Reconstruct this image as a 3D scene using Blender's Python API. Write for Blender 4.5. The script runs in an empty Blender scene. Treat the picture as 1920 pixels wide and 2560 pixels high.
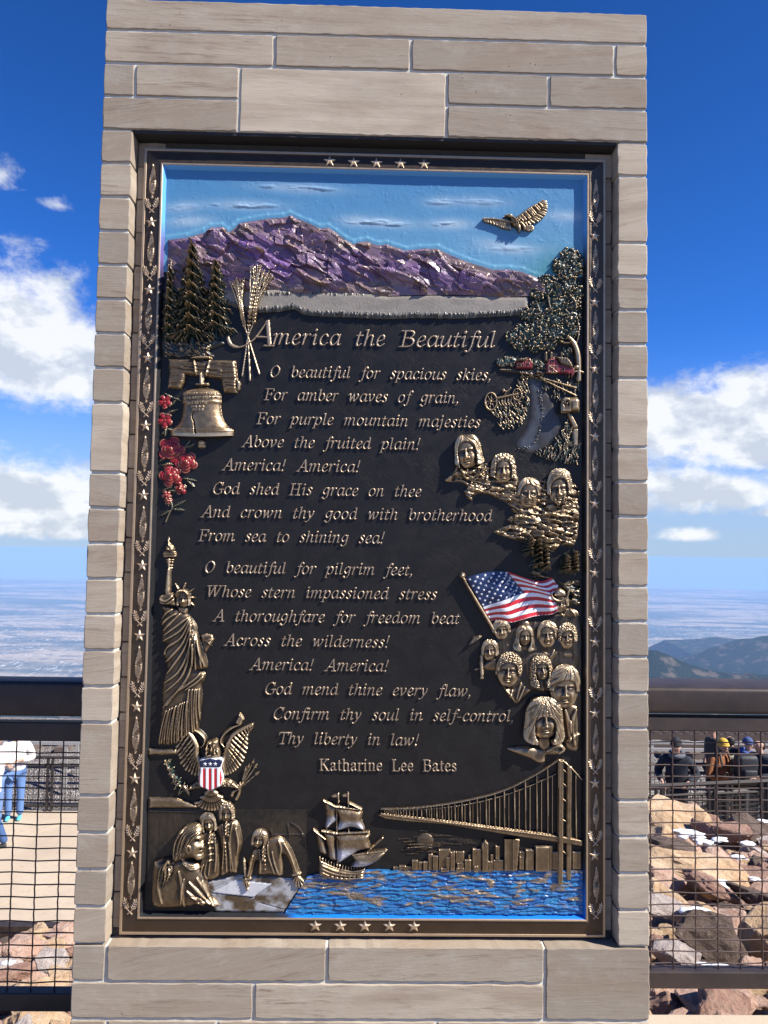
import bpy, bmesh, math, random
import numpy as np
from mathutils import Vector, Matrix, Euler

# ------------------------------------------------------------------ camera
SC = bpy.context.scene
COL = SC.collection
F_PX, CX, CY = 1923.0, 960.0, 1280.0
J14 = 1.726                                   # height of the 14th bed joint above the deck
CAM = np.array([-0.00325, -2.40183, J14 - 0.12562])
YAW, PITCH, ROLL = -0.01925, 0.0527, 0.0155
COURSE = 0.10987
HALF_W = 0.875
_cy, _sy, _cp, _sp = math.cos(YAW), math.sin(YAW), math.cos(PITCH), math.sin(PITCH)
_f = np.array([-_sy * _cp, _cy * _cp, _sp]); _r = np.array([_cy, _sy, 0.0]); _u = np.cross(_r, _f)
_c, _s = math.cos(ROLL), math.sin(ROLL)
C_R = _r * _c + _u * _s; C_U = -_r * _s + _u * _c; C_F = _f
cam_d = bpy.data.cameras.new("camera"); cam = bpy.data.objects.new("camera", cam_d); COL.objects.link(cam)
cam_d.sensor_fit = 'VERTICAL'; cam_d.sensor_height = 36.0; cam_d.lens = 36.0 * F_PX / 2560.0
cam_d.clip_start = 0.05; cam_d.clip_end = 400000.0
M = Matrix.Identity(4)
for i in range(3):
    M[i][0] = C_R[i]; M[i][1] = C_U[i]; M[i][2] = -C_F[i]; M[i][3] = CAM[i]
cam.matrix_world = M
SC.camera = cam

# ------------------------------------------------------------------ sun, sky, exposure
SUN = Vector((0.655, -0.30, 0.665)).normalized()
sun_d = bpy.data.lights.new("sun", 'SUN'); sun_d.energy = 5.0; sun_d.angle = math.radians(0.53); sun_d.color = (1.0, 0.95, 0.88)
sun = bpy.data.objects.new("sun", sun_d); COL.objects.link(sun)
sun.rotation_euler = SUN.to_track_quat('Z', 'Y').to_euler()
SC.view_settings.view_transform = 'Standard'; SC.view_settings.look = 'None'
SC.view_settings.exposure = 0.92; SC.view_settings.gamma = 1.0
try:
    SC.cycles.use_denoising = True
except Exception:
    pass
SC.cycles.max_bounces = 8; SC.cycles.volume_bounces = 1
SC.cycles.sample_clamp_indirect = 6.0

world = bpy.data.worlds.new("World"); SC.world = world; world.use_nodes = True
def build_world():
    nt = world.node_tree; nd = nt.nodes; lk = nt.links
    nd.clear()
    out = nd.new('ShaderNodeOutputWorld'); bg = nd.new('ShaderNodeBackground'); lk.new(bg.outputs[0], out.inputs[0])
    sky = nd.new('ShaderNodeTexSky'); sky.sky_type = 'NISHITA'; sky.sun_disc = False
    sky.sun_elevation = math.asin(SUN.z)
    sky.sun_rotation = math.atan2(SUN.x, SUN.y)
    sky.altitude = 2500.0; sky.air_density = 1.0; sky.dust_density = 0.6; sky.ozone_density = 2.0
    hs = nd.new('ShaderNodeHueSaturation'); hs.inputs['Saturation'].default_value = 1.06; hs.inputs['Value'].default_value = 1.0
    hs.inputs['Hue'].default_value = 0.503
    tint = nd.new('ShaderNodeMix'); tint.data_type = 'RGBA'; tint.blend_type = 'MULTIPLY'; tint.inputs[0].default_value = 1.0
    lk.new(sky.outputs[0], tint.inputs[6]); tint.inputs[7].default_value = SKY_TINT; lk.new(tint.outputs[2], hs.inputs['Color'])
    # clouds: banks placed by azimuth and elevation in the sky, broken up by noise on the sky direction
    tc = nd.new('ShaderNodeTexCoord')
    sep = nd.new('ShaderNodeSeparateXYZ'); lk.new(tc.outputs['Generated'], sep.inputs[0])
    def math_(op, a, b=None, c=None):
        m = nd.new('ShaderNodeMath'); m.operation = op
        for k, v in enumerate((a, b, c)):
            if v is None: continue
            if isinstance(v, (int, float)): m.inputs[k].default_value = v
            else: lk.new(v, m.inputs[k])
        return m.outputs[0]
    az = math_('ARCTAN2', sep.outputs[0], sep.outputs[1])
    el = math_('ARCSINE', sep.outputs[2])
    comb = nd.new('ShaderNodeCombineXYZ'); lk.new(az, comb.inputs[0]); lk.new(math_('MULTIPLY', el, 1.5), comb.inputs[1])
    def noise(scale, detail, rough, off, dist=0.0):
        mp = nd.new('ShaderNodeMapping'); mp.inputs['Location'].default_value = off; lk.new(comb.outputs[0], mp.inputs[0])
        n = nd.new('ShaderNodeTexNoise'); n.inputs['Scale'].default_value = scale; n.inputs['Detail'].default_value = detail
        n.inputs['Roughness'].default_value = rough; n.inputs['Distortion'].default_value = dist
        lk.new(mp.outputs[0], n.inputs['Vector']); return n.outputs[0]
    n1 = noise(8.0, 10.0, 0.62, (3.1, 0.4, 0)); n2 = noise(24.0, 9.0, 0.66, (1.0, 2.0, 0), 0.25)
    # banks: (azimuth deg, elevation deg, half width deg, half height deg, flat-bottom bias)
    tot = None
    for (a, e, wa, we, k, top) in CLOUDS:
        da = math_('DIVIDE', math_('SUBTRACT', az, math.radians(a)), math.radians(wa))
        de = math_('DIVIDE', math_('SUBTRACT', el, math.radians(e)), math.radians(we))
        # lower half is cut flatter: stretch distance below the centre
        below = math_('MULTIPLY', math_('MINIMUM', de, 0.0), k)
        de2 = math_('ADD', de, below)
        r2 = math_('ADD', math_('MULTIPLY', da, da), math_('MULTIPLY', de2, de2))
        g = math_('SUBTRACT', top, math_('POWER', r2, 0.6))
        tot = g if tot is None else math_('MAXIMUM', tot, g)
    tot = math_('MAXIMUM', tot, -0.75)
    # a sky-wide scatter of other clouds behind the camera keeps reflections natural
    cov = math_('ADD', tot, math_('MULTIPLY', math_('SUBTRACT', n1, 0.5), 1.7))
    cov = math_('ADD', cov, math_('MULTIPLY', math_('SUBTRACT', n2, 0.5), 1.1))
    mr = nd.new('ShaderNodeMapRange'); mr.interpolation_type = 'SMOOTHSTEP'
    mr.inputs[1].default_value = -0.10; mr.inputs[2].default_value = 0.52; lk.new(cov, mr.inputs[0])
    dens = mr.outputs[0]
    # cloud brightness: bright lobes, blue-grey bellies
    n3 = noise(14.0, 6.0, 0.55, (7.0, 5.0, 0)); n4 = noise(14.0, 6.0, 0.55, (7.0 - 0.02, 5.0 - 0.045, 0))
    relief = math_('MULTIPLY', math_('SUBTRACT', n3, n4), 4.5)
    br = math_('ADD', math_('ADD', 0.60, relief), math_('MULTIPLY', math_('SUBTRACT', n1, 0.5), -0.55))
    cr = nd.new('ShaderNodeValToRGB'); lk.new(br, cr.inputs[0])
    cr.color_ramp.elements[0].position = 0.15; cr.color_ramp.elements[0].color = (0.60, 0.66, 0.76, 1)
    cr.color_ramp.elements[1].position = 0.85; cr.color_ramp.elements[1].color = (0.93, 0.95, 0.98, 1)
    e_ = cr.color_ramp.elements.new(0.5); e_.color = (0.74, 0.79, 0.86, 1)
    sc_ = nd.new('ShaderNodeVectorMath'); sc_.operation = 'SCALE'; lk.new(cr.outputs[0], sc_.inputs[0]); sc_.inputs['Scale'].default_value = CLOUD_GAIN
    # haze towards the horizon
    hz = nd.new('ShaderNodeMapRange'); hz.interpolation_type = 'SMOOTHERSTEP'; lk.new(el, hz.inputs[0])
    hz.inputs[1].default_value = math.radians(17.0); hz.inputs[2].default_value = math.radians(-2.5); hz.inputs[3].default_value = 0.0; hz.inputs[4].default_value = 0.92
    mixh = nd.new('ShaderNodeMix'); mixh.data_type = 'RGBA'; lk.new(hz.outputs[0], mixh.inputs[0]); lk.new(hs.outputs[0], mixh.inputs[6])
    mixh.inputs[7].default_value = HORIZON
    # the blue deepens towards the zenith
    dp = nd.new('ShaderNodeMapRange'); dp.interpolation_type = 'SMOOTHSTEP'; lk.new(el, dp.inputs[0])
    dp.inputs[1].default_value = math.radians(3); dp.inputs[2].default_value = math.radians(40); dp.inputs[3].default_value = 1.0; dp.inputs[4].default_value = 0.78
    dsc = nd.new('ShaderNodeVectorMath'); dsc.operation = 'SCALE'; lk.new(mixh.outputs[2], dsc.inputs[0]); lk.new(dp.outputs[0], dsc.inputs['Scale'])
    mixc = nd.new('ShaderNodeMix'); mixc.data_type = 'RGBA'
    lk.new(math_('MULTIPLY', dens, 0.94), mixc.inputs[0]); lk.new(dsc.outputs[0], mixc.inputs[6]); lk.new(sc_.outputs[0], mixc.inputs[7])
    lk.new(mixc.outputs[2], bg.inputs['Color']); bg.inputs['Strength'].default_value = 0.085
CLOUD_GAIN = 6.6
SKY_TINT = (0.43, 0.765, 1.30, 1)
HORIZON = (2.75, 3.55, 4.75, 1)
CLOUDS = [(-26, 14.2, 8, 5.2, 0.25, 1), (-22, 12.5, 5.5, 4.4, 0.3, 1), (-25, 3.4, 9, 3.8, 0.4, 1), (-22, 1.2, 6, 1.6, 0.6, .8), (-27, 24.0, 4.0, 2.4, 0.4, .55), (-22.6, 22.6, 2.6, 1.4, 0.4, .22),
          (21.5, 9.2, 5, 3.4, 0.3, 1), (27, 8.6, 7, 4.6, 0.3, 1), (24, 4.4, 8, 2.4, 0.6, .9), (22.6, 1.5, 3.0, 1.1, 0.8, .55), (30, 3.0, 5, 1.0, 1.0, .8),
          (41, 8, 7, 3.6, 0.4, 1), (-44, 11, 9, 4.4, 0.4, 1), (68, 9, 9, 3, 0.5, 1), (-75, 10, 12, 4, 0.5, 1), (150, 9, 14, 4, 0.4, 1)]
build_world()

# ------------------------------------------------------------------ helpers
def ray(px, py):
    d = C_R * (px - CX) / F_PX - C_U * (py - CY) / F_PX + C_F
    return d
def on_plane_y(px, py, y):
    "point where the sight line through a survey pixel meets the upright plane Y = y (works on arrays)"
    px = np.asarray(px, float); py = np.asarray(py, float)
    a = (px - CX) / F_PX; b = -(py - CY) / F_PX
    dx = C_R[0] * a + C_U[0] * b + C_F[0]; dy = C_R[1] * a + C_U[1] * b + C_F[1]; dz = C_R[2] * a + C_U[2] * b + C_F[2]
    t = (y - CAM[1]) / dy
    return CAM[0] + dx * t, CAM[2] + dz * t
def at_dist(px, py, dist):
    "point on the sight line at the given distance along the ground (Y from the camera)"
    d = ray(px, py); t = dist / d[1]
    return Vector(CAM + d * t)

def tag(o, label=None, cat=None, group=None, kind=None):
    if label: o['label'] = label
    if cat: o['category'] = cat
    if group: o['group'] = group
    if kind: o['kind'] = kind
    return o
def empty(name, loc=(0, 0, 0), rz=0.0):
    o = bpy.data.objects.new(name, None); o.location = loc; o.rotation_euler = (0, 0, rz); o.empty_display_size = 0.05
    COL.objects.link(o); return o
def link(name, me, mat=None, parent=None):
    o = bpy.data.objects.new(name, me); COL.objects.link(o)
    if mat is not None: me.materials.append(mat)
    if parent is not None: o.parent = parent
    return o
def from_bm(name, bm, mat=None, parent=None, smooth=False):
    me = bpy.data.meshes.new(name); bm.normal_update(); bm.to_mesh(me); bm.free()
    if smooth:
        for p in me.polygons: p.use_smooth = True
    return link(name, me, mat, parent)
def copy_tree(o, parent=None):
    c = o.copy(); COL.objects.link(c); c.parent = parent
    for ch in [x for x in o.children]: copy_tree(ch, c)
    return c
def add_box(bm, x0, x1, y0, y1, z0, z1):
    v = [bm.verts.new(p) for p in ((x0, y0, z0), (x1, y0, z0), (x1, y1, z0), (x0, y1, z0), (x0, y0, z1), (x1, y0, z1), (x1, y1, z1), (x0, y1, z1))]
    for f in ((0, 3, 2, 1), (4, 5, 6, 7), (0, 1, 5, 4), (1, 2, 6, 5), (2, 3, 7, 6), (3, 0, 4, 7)):
        bm.faces.new([v[i] for i in f])
    return v
def add_tube(bm, pts, r, n=8, cap=True, closed=False):
    "tube along points; r a number or a list"
    pts = [Vector(p) for p in pts]; rings = []
    m = len(pts)
    for i, p in enumerate(pts):
        if closed: t = pts[(i + 1) % m] - pts[(i - 1) % m]
        else: t = (pts[min(i + 1, m - 1)] - pts[max(i - 1, 0)])
        t.normalize()
        a = Vector((0, 0, 1)) if abs(t.z) < 0.9 else Vector((1, 0, 0))
        e1 = t.cross(a).normalized(); e2 = t.cross(e1)
        rr = r[i] if isinstance(r, (list, tuple)) else r
        rings.append([bm.verts.new(p + (e1 * math.cos(2 * math.pi * k / n) + e2 * math.sin(2 * math.pi * k / n)) * rr) for k in range(n)])
    for i in range(m - (0 if closed else 1)):
        A, B = rings[i], rings[(i + 1) % m]
        for k in range(n): bm.faces.new((A[k], A[(k + 1) % n], B[(k + 1) % n], B[k]))
    if cap and not closed:
        bm.faces.new(rings[0][::-1]); bm.faces.new(rings[-1])
    return rings

# ------------------------------------------------------------------ materials
def new_mat(name):
    m = bpy.data.materials.new(name); m.use_nodes = True
    nt = m.node_tree; nt.nodes.clear()
    out = nt.nodes.new('ShaderNodeOutputMaterial'); b = nt.nodes.new('ShaderNodeBsdfPrincipled'); nt.links.new(b.outputs[0], out.inputs[0])
    return m, nt, b
class N:
    "small node-writing helper"
    def __init__(s, nt): s.nt = nt; s.nd = nt.nodes; s.lk = nt.links
    def put(s, sock, v):
        if v is None: return
        if isinstance(v, (int, float)): sock.default_value = v
        elif isinstance(v, (tuple, list)): sock.default_value = v if len(v) != 3 or sock.type != 'RGBA' else (*v, 1)
        else: s.lk.new(v, sock)
    def m(s, op, a, b=None, c=None, clamp=False):
        n = s.nd.new('ShaderNodeMath'); n.operation = op; n.use_clamp = clamp
        for k, v in enumerate((a, b, c)): s.put(n.inputs[k], v)
        return n.outputs[0]
    def mix(s, f, a, b, mode='MIX'):
        n = s.nd.new('ShaderNodeMix'); n.data_type = 'RGBA'; n.blend_type = mode
        s.put(n.inputs[0], f); s.put(n.inputs[6], a); s.put(n.inputs[7], b); return n.outputs[2]
    def coords(s, scale=(1, 1, 1), rot=(0, 0, 0), loc=(0, 0, 0), kind='Object'):
        tc = s.nd.new('ShaderNodeTexCoord'); mp = s.nd.new('ShaderNodeMapping')
        mp.inputs['Scale'].default_value = scale; mp.inputs['Rotation'].default_value = rot; mp.inputs['Location'].default_value = loc
        s.lk.new(tc.outputs[kind], mp.inputs[0]); return mp.outputs[0]
    def noise(s, vec, scale, detail=5, rough=0.55, dist=0.0, out=0):
        n = s.nd.new('ShaderNodeTexNoise'); n.inputs['Scale'].default_value = scale; n.inputs['Detail'].default_value = detail
        n.inputs['Roughness'].default_value = rough; n.inputs['Distortion'].default_value = dist
        if vec is not None: s.lk.new(vec, n.inputs['Vector'])
        return n.outputs[out]
    def ramp(s, f, stops):
        n = s.nd.new('ShaderNodeValToRGB'); s.put(n.inputs[0], f); el = n.color_ramp.elements
        while len(el) < len(stops): el.new(0.5)
        for e, (p, c) in zip(el, stops): e.position = p; e.color = (*c, 1) if len(c) == 3 else c
        return n.outputs[0]
    def rng(s, v, a, b, c=0.0, d=1.0, smooth=False):
        n = s.nd.new('ShaderNodeMapRange'); n.interpolation_type = 'SMOOTHSTEP' if smooth else 'LINEAR'
        s.put(n.inputs[0], v)
        for k, x in enumerate((a, b, c, d)): s.put(n.inputs[k + 1], x)
        return n.outputs[0]
    def bump(s, h, strength=0.5, dist=0.01):
        n = s.nd.new('ShaderNodeBump'); n.inputs['Strength'].default_value = strength; n.inputs['Distance'].default_value = dist
        s.lk.new(h, n.inputs['Height']); return n.outputs[0]
    def attr(s, name):
        n = s.nd.new('ShaderNodeAttribute'); n.attribute_name = name; return n
def simple(name, col, rough=0.6, metal=0.0, var=0.15, scale=20.0, bump=0.0, bscale=80.0):
    m, nt, b = new_mat(name); n = N(nt)
    v = n.coords()
    f = n.noise(v, scale, 5, 0.6)
    c = n.mix(f, tuple(x * (1 - var) for x in col), tuple(min(1, x * (1 + var)) for x in col))
    n.put(b.inputs['Base Color'], c); b.inputs['Roughness'].default_value = rough; b.inputs['Metallic'].default_value = metal
    if bump: n.put(b.inputs['Normal'], n.bump(n.noise(v, bscale, 6, 0.65), bump, 0.01))
    return m

# ------------------------------------------------------------------ stone monument
def mat_sandstone():
    m, nt, b = new_mat("sandstone"); n = N(nt)
    at = n.attr('tone')
    sp = nt.nodes.new('ShaderNodeSeparateColor'); nt.links.new(at.outputs['Color'], sp.inputs[0])
    tone, tilt, kind = sp.outputs[0], sp.outputs[1], sp.outputs[2]
    tc = nt.nodes.new('ShaderNodeTexCoord')
    s3 = nt.nodes.new('ShaderNodeSeparateXYZ'); nt.links.new(tc.outputs['Object'], s3.inputs[0])
    # bedding runs along the stone, a little tilted, and each stone has its own slice of it
    ang = n.m('MULTIPLY', n.m('POWER', n.m('SUBTRACT', n.m('MULTIPLY', tilt, 2.0), 1.0), 3.0), 0.28)
    zz = n.m('ADD', s3.outputs[2], n.m('MULTIPLY', s3.outputs[0], ang))
    cb = nt.nodes.new('ShaderNodeCombineXYZ')
    n.put(cb.inputs[0], n.m('ADD', s3.outputs[0], n.m('MULTIPLY', tone, 37.0))); n.put(cb.inputs[1], n.m('ADD', s3.outputs[1], n.m('MULTIPLY', tilt, 11.0))); n.put(cb.inputs[2], zz)
    def mp(sc, loc=(0, 0, 0)):
        k = nt.nodes.new('ShaderNodeMapping'); k.inputs['Scale'].default_value = sc; k.inputs['Location'].default_value = loc
        nt.links.new(cb.outputs[0], k.inputs[0]); return k.outputs[0]
    streak = n.noise(mp((7, 7, 95)), 1.0, 7, 0.66, 0.35)
    fine = n.noise(mp((22, 22, 260)), 1.0, 4, 0.7, 0.3)
    broad = n.noise(mp((2.2, 2.2, 14)), 1.0, 4, 0.55, 0.4)
    grain = n.noise(mp((1, 1, 1)), 900.0, 2, 0.7)
    mottle = n.noise(mp((14, 14, 20)), 1.0, 6, 0.7)
    base = n.mix(tone, (0.300, 0.252, 0.193), (0.488, 0.409, 0.308))
    base = n.mix(n.m('MULTIPLY', n.rng(tilt, 0.55, 1.0), 0.55), base, (0.265, 0.222, 0.178))
    base = n.mix(n.m('MULTIPLY', n.rng(kind, 0.6, 1.0), 0.75), base, (0.520, 0.435, 0.330))
    base = n.mix(n.rng(broad, 0.42, 0.66, 0, 0.6), base, (0.275, 0.200, 0.138))
    s1 = n.rng(streak, 0.52, 0.66, 0, 1, True)
    patch = n.rng(n.noise(mp((3, 3, 7)), 1.0, 4, 0.6), 0.38, 0.62, 0.15, 1.0, True)
    amt = n.m('MULTIPLY', n.rng(kind, 0.0, 1.0, 0.85, 0.0), patch)
    base = n.mix(n.m('MULTIPLY', s1, amt), base, (0.205, 0.146, 0.103))
    s2 = n.rng(fine, 0.55, 0.75, 0, 0.45, True)
    base = n.mix(n.m('MULTIPLY', s2, amt), base, (0.15, 0.118, 0.09))
    base = n.mix(n.rng(mottle, 0.52, 0.74, 0, 0.38), base, (0.47, 0.42, 0.35))
    base = n.mix(n.m('MULTIPLY', n.rng(grain, 0.42, 0.72), 0.34), base, (0.17, 0.142, 0.115))
    stain = n.noise(mp((1.6, 1.6, 2.2), (3, 5, 1)), 1.0, 5, 0.65)
    base = n.mix(n.rng(stain, 0.50, 0.72, 0, 0.40), base, (0.225, 0.185, 0.145))
    pv = nt.nodes.new('ShaderNodeTexVoronoi'); pv.inputs['Scale'].default_value = 26; nt.links.new(tc.outputs['Object'], pv.inputs['Vector'])
    pit = n.m('MULTIPLY', n.rng(pv.outputs['Distance'], 0.045, 0.085, 1, 0), n.rng(n.noise(tc.outputs['Object'], 4.0, 2, 0.5), 0.56, 0.60, 0, 1))
    base = n.mix(n.m('MULTIPLY', pit, 0.8), base, (0.07, 0.055, 0.045))
    n.put(b.inputs['Base Color'], base); b.inputs['Roughness'].default_value = 0.9
    b.inputs['Specular IOR Level'].default_value = 0.2
    h = n.m('ADD', n.m('MULTIPLY', streak, 0.7), n.m('ADD', n.m('MULTIPLY', mottle, 0.5), n.m('MULTIPLY', grain, 0.25)))
    h = n.m('ADD', h, n.m('MULTIPLY', fine, 0.35))
    n.put(b.inputs['Normal'], n.bump(h, 0.45, 0.0028))
    return m
MAT_STONE = mat_sandstone()
MAT_MORTAR = simple("mortar", (0.64, 0.62, 0.54), 0.95, 0, 0.2, 60, 0.6, 300)
MAT_RECESS = simple("recess_lining", (0.060, 0.054, 0.048), 0.9, 0, 0.25, 30, 0.5, 200)
THICK = 0.52
def zj(k): return J14 + (14 - k) * COURSE
monument = empty("stone_monument", (0, 0, 0))
tag(monument, "tall pale sandstone block monument framing a dark bronze relief plaque", "monument")
class Stones:
    "a run of dressed blocks kept in one mesh, each with its own tone and bedding"
    def __init__(s): s.bm = bmesh.new(); s.lay = s.bm.loops.layers.float_color.new('tone'); 
    def block(s, x0, x1, z0, z1, depth, rng, kind=0.0, g=0.0043, gl=None, gr=None, gt=None, gb=None, chip=None):
        gl = g if gl is None else gl; gr = g if gr is None else gr; gt = g if gt is None else gt; gb = g if gb is None else gb
        x0 += gl; x1 -= gr; z0 += gb; z1 -= gt
        col = (rng.random(), rng.random(), kind, 1)
        push = rng.uniform(-0.0012, 0.0012)
        def side(p, q):
            L = (Vector(q) - Vector(p)).length; k = max(2, int(L / 0.022))
            return [Vector(p).lerp(Vector(q), i / k) for i in range(k)]
        r = 0.0035
        cs = [(x0, z0), (x1, z0), (x1, z1), (x0, z1)]
        ring = []
        for i in range(4):
            ring += side(cs[i], cs[(i + 1) % 4])
        cx, cz = (x0 + x1) / 2, (z0 + z1) / 2
        outl = []
        for p in ring:
            q = Vector(p)
            q.x += rng.gauss(0, 0.0007); q.y += rng.gauss(0, 0.0007)
            # soften the corners
            ex = max(0, 0.006 - min(abs(q.x - x0), abs(q.x - x1))); ez = max(0, 0.006 - min(abs(q.y - z0), abs(q.y - z1)))
            if ex > 0 and ez > 0:
                q.x += (cx - q.x) / abs(cx - q.x) * ez * 0.22; q.y += (cz - q.y) / abs(cz - q.y) * ex * 0.22
            outl.append(q)
        def inset(q, d):
            dx = d if q.x < x0 + 0.012 else (-d if q.x > x1 - 0.012 else 0); dz = d if q.y < z0 + 0.012 else (-d if q.y > z1 - 0.012 else 0)
            return q.x + dx, q.y + dz
        V = []
        for (dep, ins) in ((depth, 0), (0.0022 + push, 0), (0.0008 + push, 0.0007), (push, 0.0018)):
            row = []
            for i, q in enumerate(outl):
                jit = abs(rng.gauss(0, 0.0010)) if dep < 0.004 else 0
                if rng.random() < 0.04 and dep < 0.004: jit += 0.0025
                x, z = inset(q, ins + (jit if ins > 0 else 0))
                row.append(s.bm.verts.new((x, dep, z)))
            V.append(row)
        n = len(outl); fs = []
        for a in range(3):
            for i in range(n):
                fs.append(s.bm.faces.new((V[a][i], V[a][(i + 1) % n], V[a + 1][(i + 1) % n], V[a + 1][i])))
        fs.append(s.bm.faces.new(V[3])); fs.append(s.bm.faces.new(V[0][::-1]))
        for f in fs:
            for l in f.loops: l[s.lay] = col
    def done(s, name): return from_bm(name, s.bm, MAT_STONE, monument)
def sx(px, py): return float(on_plane_y(px, py, 0.0)[0])
REC_L = sx(300, 1345) ; REC_R = sx(1545, 1345)
REC_L = (sx(331.9, 328) + sx(263, 2361)) / 2; REC_R = (sx(1544.9, 361.7) + sx(1545, 2371)) / 2
def build_monument():
    rg = random.Random(5)
    D = THICK; L, R = -HALF_W, HALF_W
    hd = Stones()
    e = 0.0
    hd.block(L, R, zj(0), zj(-0.93), D, rg, 0.2, gl=0, gr=0, gt=0)
    xs = [L, sx(687, 110), sx(1027, 125), sx(1537, 150), R]
    for i in range(4): hd.block(xs[i], xs[i + 1], zj(1), zj(0), D, rg, 0.0, gl=0 if i == 0 else None, gr=0 if i == 3 else None)
    xs = [L, sx(337, 197), sx(599, 205), sx(1117, 225), sx(1372, 230), R]
    for i in (0, 1, 3, 4): hd.block(xs[i], xs[i + 1], zj(2), zj(1), D, rg, 0.0, gl=0 if i == 0 else None, gr=0 if i == 4 else None)
    hd.block(xs[2], xs[3], zj(3), zj(1), D, rg, 1.0)
    hd.block(L, xs[2], zj(3), zj(2), D, rg, 0.0, gl=0); hd.block(xs[3], R, zj(3), zj(2), D, rg, 0.2, gr=0)
    hd.done("lintel_courses")
    for (a, b, dbl) in ((L, REC_L, {11, 20}), (REC_R, R, {4, 10, 20})):
        st = Stones(); k = 3
        while k < 26:
            n = 2 if k in dbl else 1
            dd = rg.uniform(-0.0015, 0.0015)
            st.block(a + (0 if a == L else dd), b + (dd if a == L else 0), zj(k + n), zj(k), D, rg, 1.0 if (n == 2 and k in (10, 11)) else (0.35 if n == 2 else 0.25), gl=0, gr=0)
            k += n
        st.done("jamb_courses")
    bs = Stones()
    bs.block(L, sx(264, 2410), zj(27), zj(26), D, rg, 0.1, gl=0)
    bs.block(sx(264, 2410), sx(817, 2410), zj(27), zj(26), D, rg, 0.1)
    bs.block(sx(817, 2410), sx(1362, 2410), zj(27), zj(26), D, rg, 0.1)
    bs.block(sx(1362, 2450), R, zj(28), zj(26), D, rg, 0.25, gr=0)
    bs.block(L, sx(634, 2510), zj(28), zj(27), D, rg, 0.0, gl=0)
    bs.block(sx(634, 2510), sx(1362, 2510), zj(28), zj(27), D, rg, 0.0)
    xs = [L, sx(265, 2556), sx(543, 2556), sx(1090, 2558), R]
    for i in range(4): bs.block(xs[i], xs[i + 1], zj(29), zj(28), D, rg, 0.1, gl=0 if i == 0 else None, gr=0 if i == 3 else None)
    bs.block(L, -0.3, 0.0, zj(29), D, rg, 0.1, gl=0, gb=0); bs.block(-0.3, R, 0.0, zj(29), D, rg, 0.1, gr=0, gb=0)
    bs.done("base_courses")
    # mortar beds between the blocks: a ring set back behind the faces
    bm = bmesh.new(); y = 0.0052; d2 = THICK - 0.02
    add_box(bm, L + .004, R - .004, y, d2, zj(3) + 0.004, zj(-0.5))
    add_box(bm, L + .004, REC_L - .006, y, d2, zj(26), zj(3) + 0.002); add_box(bm, REC_R + .006, R - .004, y, d2, zj(26), zj(3) + 0.002)
    add_box(bm, L + .004, R - .004, y, d2, 0.02, zj(26) - 0.008)
    from_bm("mortar_bed", bm, MAT_MORTAR, monument)
    bm = bmesh.new(); add_box(bm, REC_L - 0.004, REC_R + 0.004, 0.064, 0.40, zj(26) - 0.005, zj(3) + 0.003); from_bm("recess_lining", bm, MAT_RECESS, monument)
    bm = bmesh.new(); add_box(bm, REC_L + 0.001, REC_R - 0.001, 0.007, 0.0635, zj(3) - 0.0065, zj(3) + 0.003); from_bm("lintel_shade_strip", bm, simple("painted_lintel_shade", (.022, .020, .020), .7), monument)  # added dark strip: its colour stands in for shade under the lintel
    for xx in ((REC_L, REC_L + 0.09), (REC_R - 0.09, REC_R)):
        st = Stones()
        for k in range(3, 26): st.block(xx[0], xx[1], zj(k + 1) + 0.02, zj(k) + 0.02 if k > 3 else zj(k) - .008, 0.05, rg, 0.2, g=.001)
        for v in st.bm.verts: v.co.y += 0.0585
        st.done("recess_brickwork")
build_monument()

# ------------------------------------------------------------------ relief sculpting: height fields on the plaque, cut to an outline
PX = 0.00125                                   # metres per survey pixel on the plaque
Y_LIP, Y_PANEL = 0.034, 0.054
def _hash(ix, iy, seed):
    n = (ix.astype(np.int64) * 374761393 + iy.astype(np.int64) * 668265263 + seed * 1274126177) & 0x7fffffff
    n = ((n ^ (n >> 13)) * 1274126177) & 0x7fffffff
    return ((n ^ (n >> 16)) & 0xffff) / 65535.0
def vnoise(x, y, seed=0):
    ix = np.floor(x); iy = np.floor(y); fx = x - ix; fy = y - iy
    fx = fx * fx * (3 - 2 * fx); fy = fy * fy * (3 - 2 * fy)
    a = _hash(ix, iy, seed); b = _hash(ix + 1, iy, seed); c = _hash(ix, iy + 1, seed); d = _hash(ix + 1, iy + 1, seed)
    return (a * (1 - fx) + b * fx) * (1 - fy) + (c * (1 - fx) + d * fx) * fy
def fbm(x, y, oct=4, seed=0, gain=0.5):
    s = 0; a = 1; t = 0
    for o in range(oct):
        s = s + a * vnoise(x * 2 ** o + 17.3 * o, y * 2 ** o - 9.1 * o, seed + o); t += a; a *= gain
    return s / t
def ridged(x, y, oct=4, seed=0):
    s = 0; a = 1; t = 0
    for o in range(oct):
        s = s + a * (1 - np.abs(2 * vnoise(x * 2 ** o + 5.3 * o, y * 2 ** o + 3.7 * o, seed + o) - 1)); t += a; a *= 0.5
    return s / t
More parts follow.
